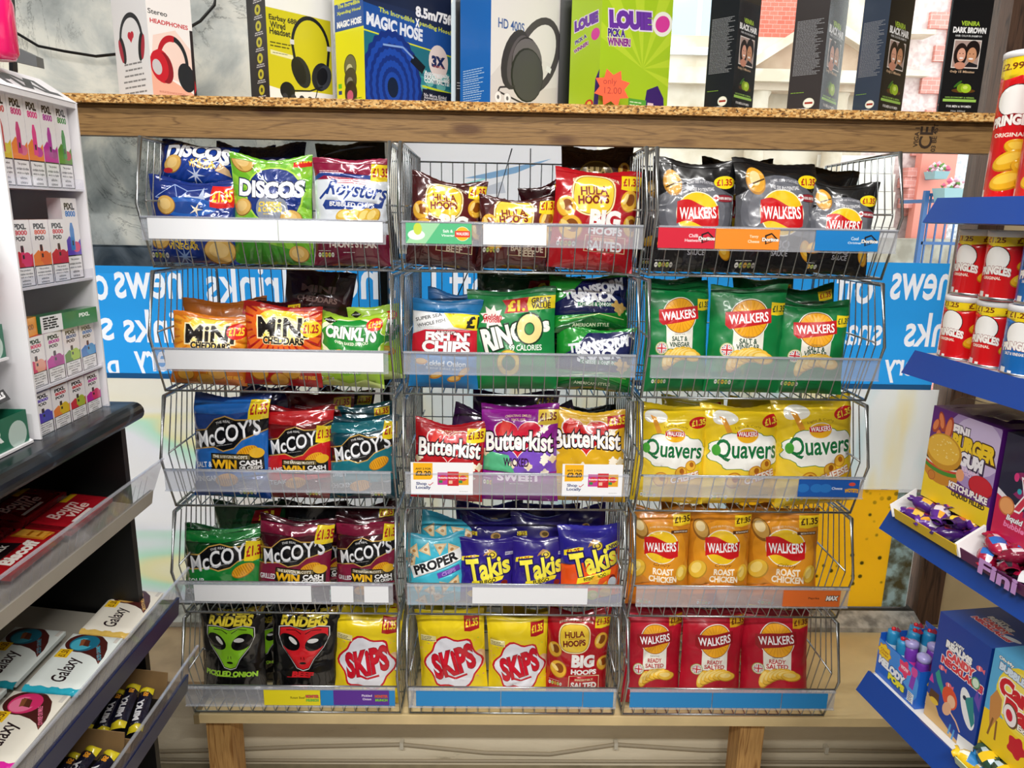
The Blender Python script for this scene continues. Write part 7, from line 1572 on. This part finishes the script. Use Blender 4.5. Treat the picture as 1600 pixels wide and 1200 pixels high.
def hb(name, x0, y0, x1, y1, dep, th, m, par=None):
    '''block spanning px x0..x1, y0..y1, standing dep in front of the house wall'''
    Y = OY-dep; b = MB(); b.box(X(x0, y0, Y)-ho.x, -dep, Z(x0, y1, Y)-ho.z, X(x1, y1, Y)-ho.x, -dep+th, Z(x1, y0, Y)-ho.z, m); return b.build(name, par or h)
b = MB(); b.box(X(560)-ho.x, 0, 0, X(1362)-ho.x, .3, 7.5, STONE); b.build('stone_wall', h)
hb('brick_panel', 1208, -260, 1268, 62, .03, .05, BRK); hb('brick_panel', 960, -260, 1046, 62, .03, .05, BRK)
hb('stone_band', 560, 62, 1362, 100, .06, .1, STONE); hb('stone_band', 560, 108, 1240, 118, .10, .14, STONE)
w = hb('window', 1046, -240, 1182, 76, .02, .05, WHT)
for x0, x1 in ((1054, 1092), (1100, 1130), (1136, 1174)):
    p = MB(); Y = OY-.05; p.box(X(x0, 0, Y)-ho.x, -.024, Z(x0, 70, Y)-ho.z, X(x1, 0, Y)-ho.x, -.022, Z(x0, -230, Y)-ho.z, plain('window_blind', '#b4c6d2', .3)); p.build('blind', w)
hb('window_sill', 1038, 76, 1190, 84, .10, .12, WHT)
w = hb('window', 735, -240, 880, 80, .02, .05, WHT)
p = MB(); p.box(X(745)-ho.x, -.024, Z(745, 74)-ho.z, X(870)-ho.x, -.022, Z(745, -230)-ho.z, plain('window_blind2', '#c4d0d8', .3)); p.build('blind', w)
# pediment: two raking cornices, a tympanum and the entablature under them
b = MB(); Y = OY-.25
P = [(X(a, c, Y)-ho.x, Z(a, c, Y)-ho.z) for a, c in ((1172, 108), (1282, 36), (1398, 112), (1398, 122), (1172, 118))]; b.prism(P, 'y', -.22, 0, pebble('tympanum_stone', '#b89c84', '#c8b098', 5)); b.build('tympanum', h)
for a, c in (((1164, 104), (1284, 28)), ((1280, 28), (1408, 110))):
    b = MB(); q = [X(a[0], a[1], Y)-ho.x, Z(a[0], a[1], Y)-ho.z, X(c[0], c[1], Y)-ho.x, Z(c[0], c[1], Y)-ho.z]
    b.prism([(q[0], q[1]-.05), (q[2], q[3]-.05), (q[2], q[3]+.03), (q[0], q[1]+.03)], 'y', -.34, 0, STONE); b.build('raking_cornice', h)
hb('entablature', 1160, 112, 1412, 126, .34, .3, STONE); hb('entablature', 1172, 126, 1400, 140, .26, .2, pebble('weathered_frieze', '#b8a088', '#cdbba6', 6))
for x in (1192, 1318):
    b = MB(); r = .085; zc = Z(x, 150, Y); b.lathe([(r*1.3, 4.9), (r*1.3, 4.82), (r, 4.8)] if False else [(r, 0), (r, zc-ho.z), (r*1.25, zc-ho.z+.05), (r*1.25, zc-ho.z+.09)], STONE, 20, (X(x, 150, Y)-ho.x, -.14, 0)); b.build('column', h)
for i in range(6): hb('cladding_board', 1280, 244+28*i, 1396, 269+28*i, .05, .04, plain('cream_cladding_%d' % i, '#e6dfd4', .6))
# next door: pink pebbledash with brick corner stones
h2 = empty('house', (X(1430), OY, -.8), (0, 0, 0), 'pink pebbledash house with toothed salmon brick edging, across the street at right', 'house'); ho = Vector(h2.location); h = h2
b = MB(); b.box(X(1362)-ho.x, .02, 0, X(1478)-ho.x, .3, 7.5, PEB); b.build('pebbledash_wall', h2)
b = MB()
b.box(X(1474)-ho.x, -.02, 0, X(1640)-ho.x, .3, 7.5, BRS)
for i in range(26):
    zz = .4+.27*i; b.box(X(1474)-ho.x-(.10 if i % 2 else .18), -.015, zz, X(1474)-ho.x, .1, zz+.135, BRS)
b.build('brick_corner', h2)
hb('roof_edge', 1395, 46, 1462, 52, .2, .2, STONE); hb('stone_string', 1412, 110, 1452, 118, .1, .1, STONE)
b = MB(); 
for i in range(9): hb('brick_tooth', 1420-(6 if i % 2 else 0), 262+16*i, 1442, 277+16*i, .12, .12, BRS) if i < 4 else None
hb('door_frame', 1442, 236, 1470, 420, .16, .1, plain('coral_paint', '#e08a78', .6)); hb('low_wall', 1395, 376, 1560, 470, .5, .3, pebble('mossy_stone', '#9a9080', '#bab2a2', 7))
hb('white_wall', 1470, 240, 1640, 380, .10, .08, pebble('white_pebbles', '#b8bcc0', '#eceef0', 34))
rl = empty('railing', (X(1462, 350, OY-.8), OY-.8, Z(1462, 392, OY-.8)), (0, 0, 0), 'blue painted railing in front of the pink house, seen above the window sign', 'railing'); RB = plain('railing_blue', '#24558c', .4)
L_ = X(1530, 350, OY-.8)-rl.location.x; Hh = Z(1462, 302, OY-.8)-rl.location.z
b = MB(); b.box(-.08, 0, Hh-.025, L_, .025, Hh, RB); b.box(-.10, 0, .05, L_, .025, .075, RB); b.build('rail', rl)
for i in range(9): MB().box(-.07+.075*i, .006, -.2, -.058+.075*i, .018, Hh, RB).build('baluster', rl)
MB().box(-.12, 0, -.8-rl.location.z, -.085, .04, Hh+.02, RB).build('post', rl)
PLN = plain('grey_green_planter', '#8fb0b4', .5)
for (x0, y0, x1, y1, Yp, lab) in ((1452, 268, 1476, 280, OY-.3, 'small grey green hanging flower basket on the pink house'), (1466, 294, 1510, 316, OY-.9, 'grey green flower trough standing above the blue railing')):
    cx = (X(x0, y0, Yp)+X(x1, y0, Yp))/2; pr = empty('planter', (cx, Yp, Z(x0, y1, Yp)), (0, 0, 0), lab, 'planter'); wv = (X(x1, y0, Yp)-X(x0, y0, Yp))/2; hv = Z(x0, y0, Yp)-Z(x0, y1, Yp)
    MB().add([(sx*wv*(.78 if zz == 0 else 1), sy*.09*(.78 if zz == 0 else 1), zz) for zz in (0, hv) for sx, sy in ((-1, -1), (1, -1), (1, 1), (-1, 1))], [(0, 1, 5, 4), (1, 2, 6, 5), (2, 3, 7, 6), (3, 0, 4, 7), (3, 2, 1, 0), (4, 5, 6, 7)], PLN).build('trough', pr); MB().box(-.02, .05, 0, .02, OY-Yp-.16, .03, RB).build('wall_bracket', pr)
    R = random.Random(int(x0)); b = MB()
    for i in range(34):
        c = Vector((R.uniform(-wv, wv), R.uniform(-.09, .06), hv+R.uniform(0, .07))); q = R.uniform(.014, .028); m = plain('petal_%d' % (i % 4), ('#d85a7c', '#f0e8e4', '#5a8a3c', '#e0a8b8')[i % 4], .7) if i < 4 and 'petal_%d' % i not in bpy.data.materials else bpy.data.materials['petal_%d' % (i % 4)]
        b.add([c+Vector(v)*q for v in ((1, 0, 0), (-1, 0, 0), (0, 1, 0), (0, -1, 0), (0, 0, 1), (0, 0, -1))], [(0, 2, 4), (2, 1, 4), (1, 3, 4), (3, 0, 4), (2, 0, 5), (1, 2, 5), (3, 1, 5), (0, 3, 5)], m)
    o = b.build('flowers', pr); o['kind'] = 'stuff'
struct(MB().box(-12, WY+.2, -.85, 12, 16, -.8, plain('pavement_grey', '#8c8a86', .9, 0, .1)).build('pavement'))
for o in list(_TS.collection.objects): bpy.data.objects.remove(o)
bpy.data.scenes.remove(_TS)
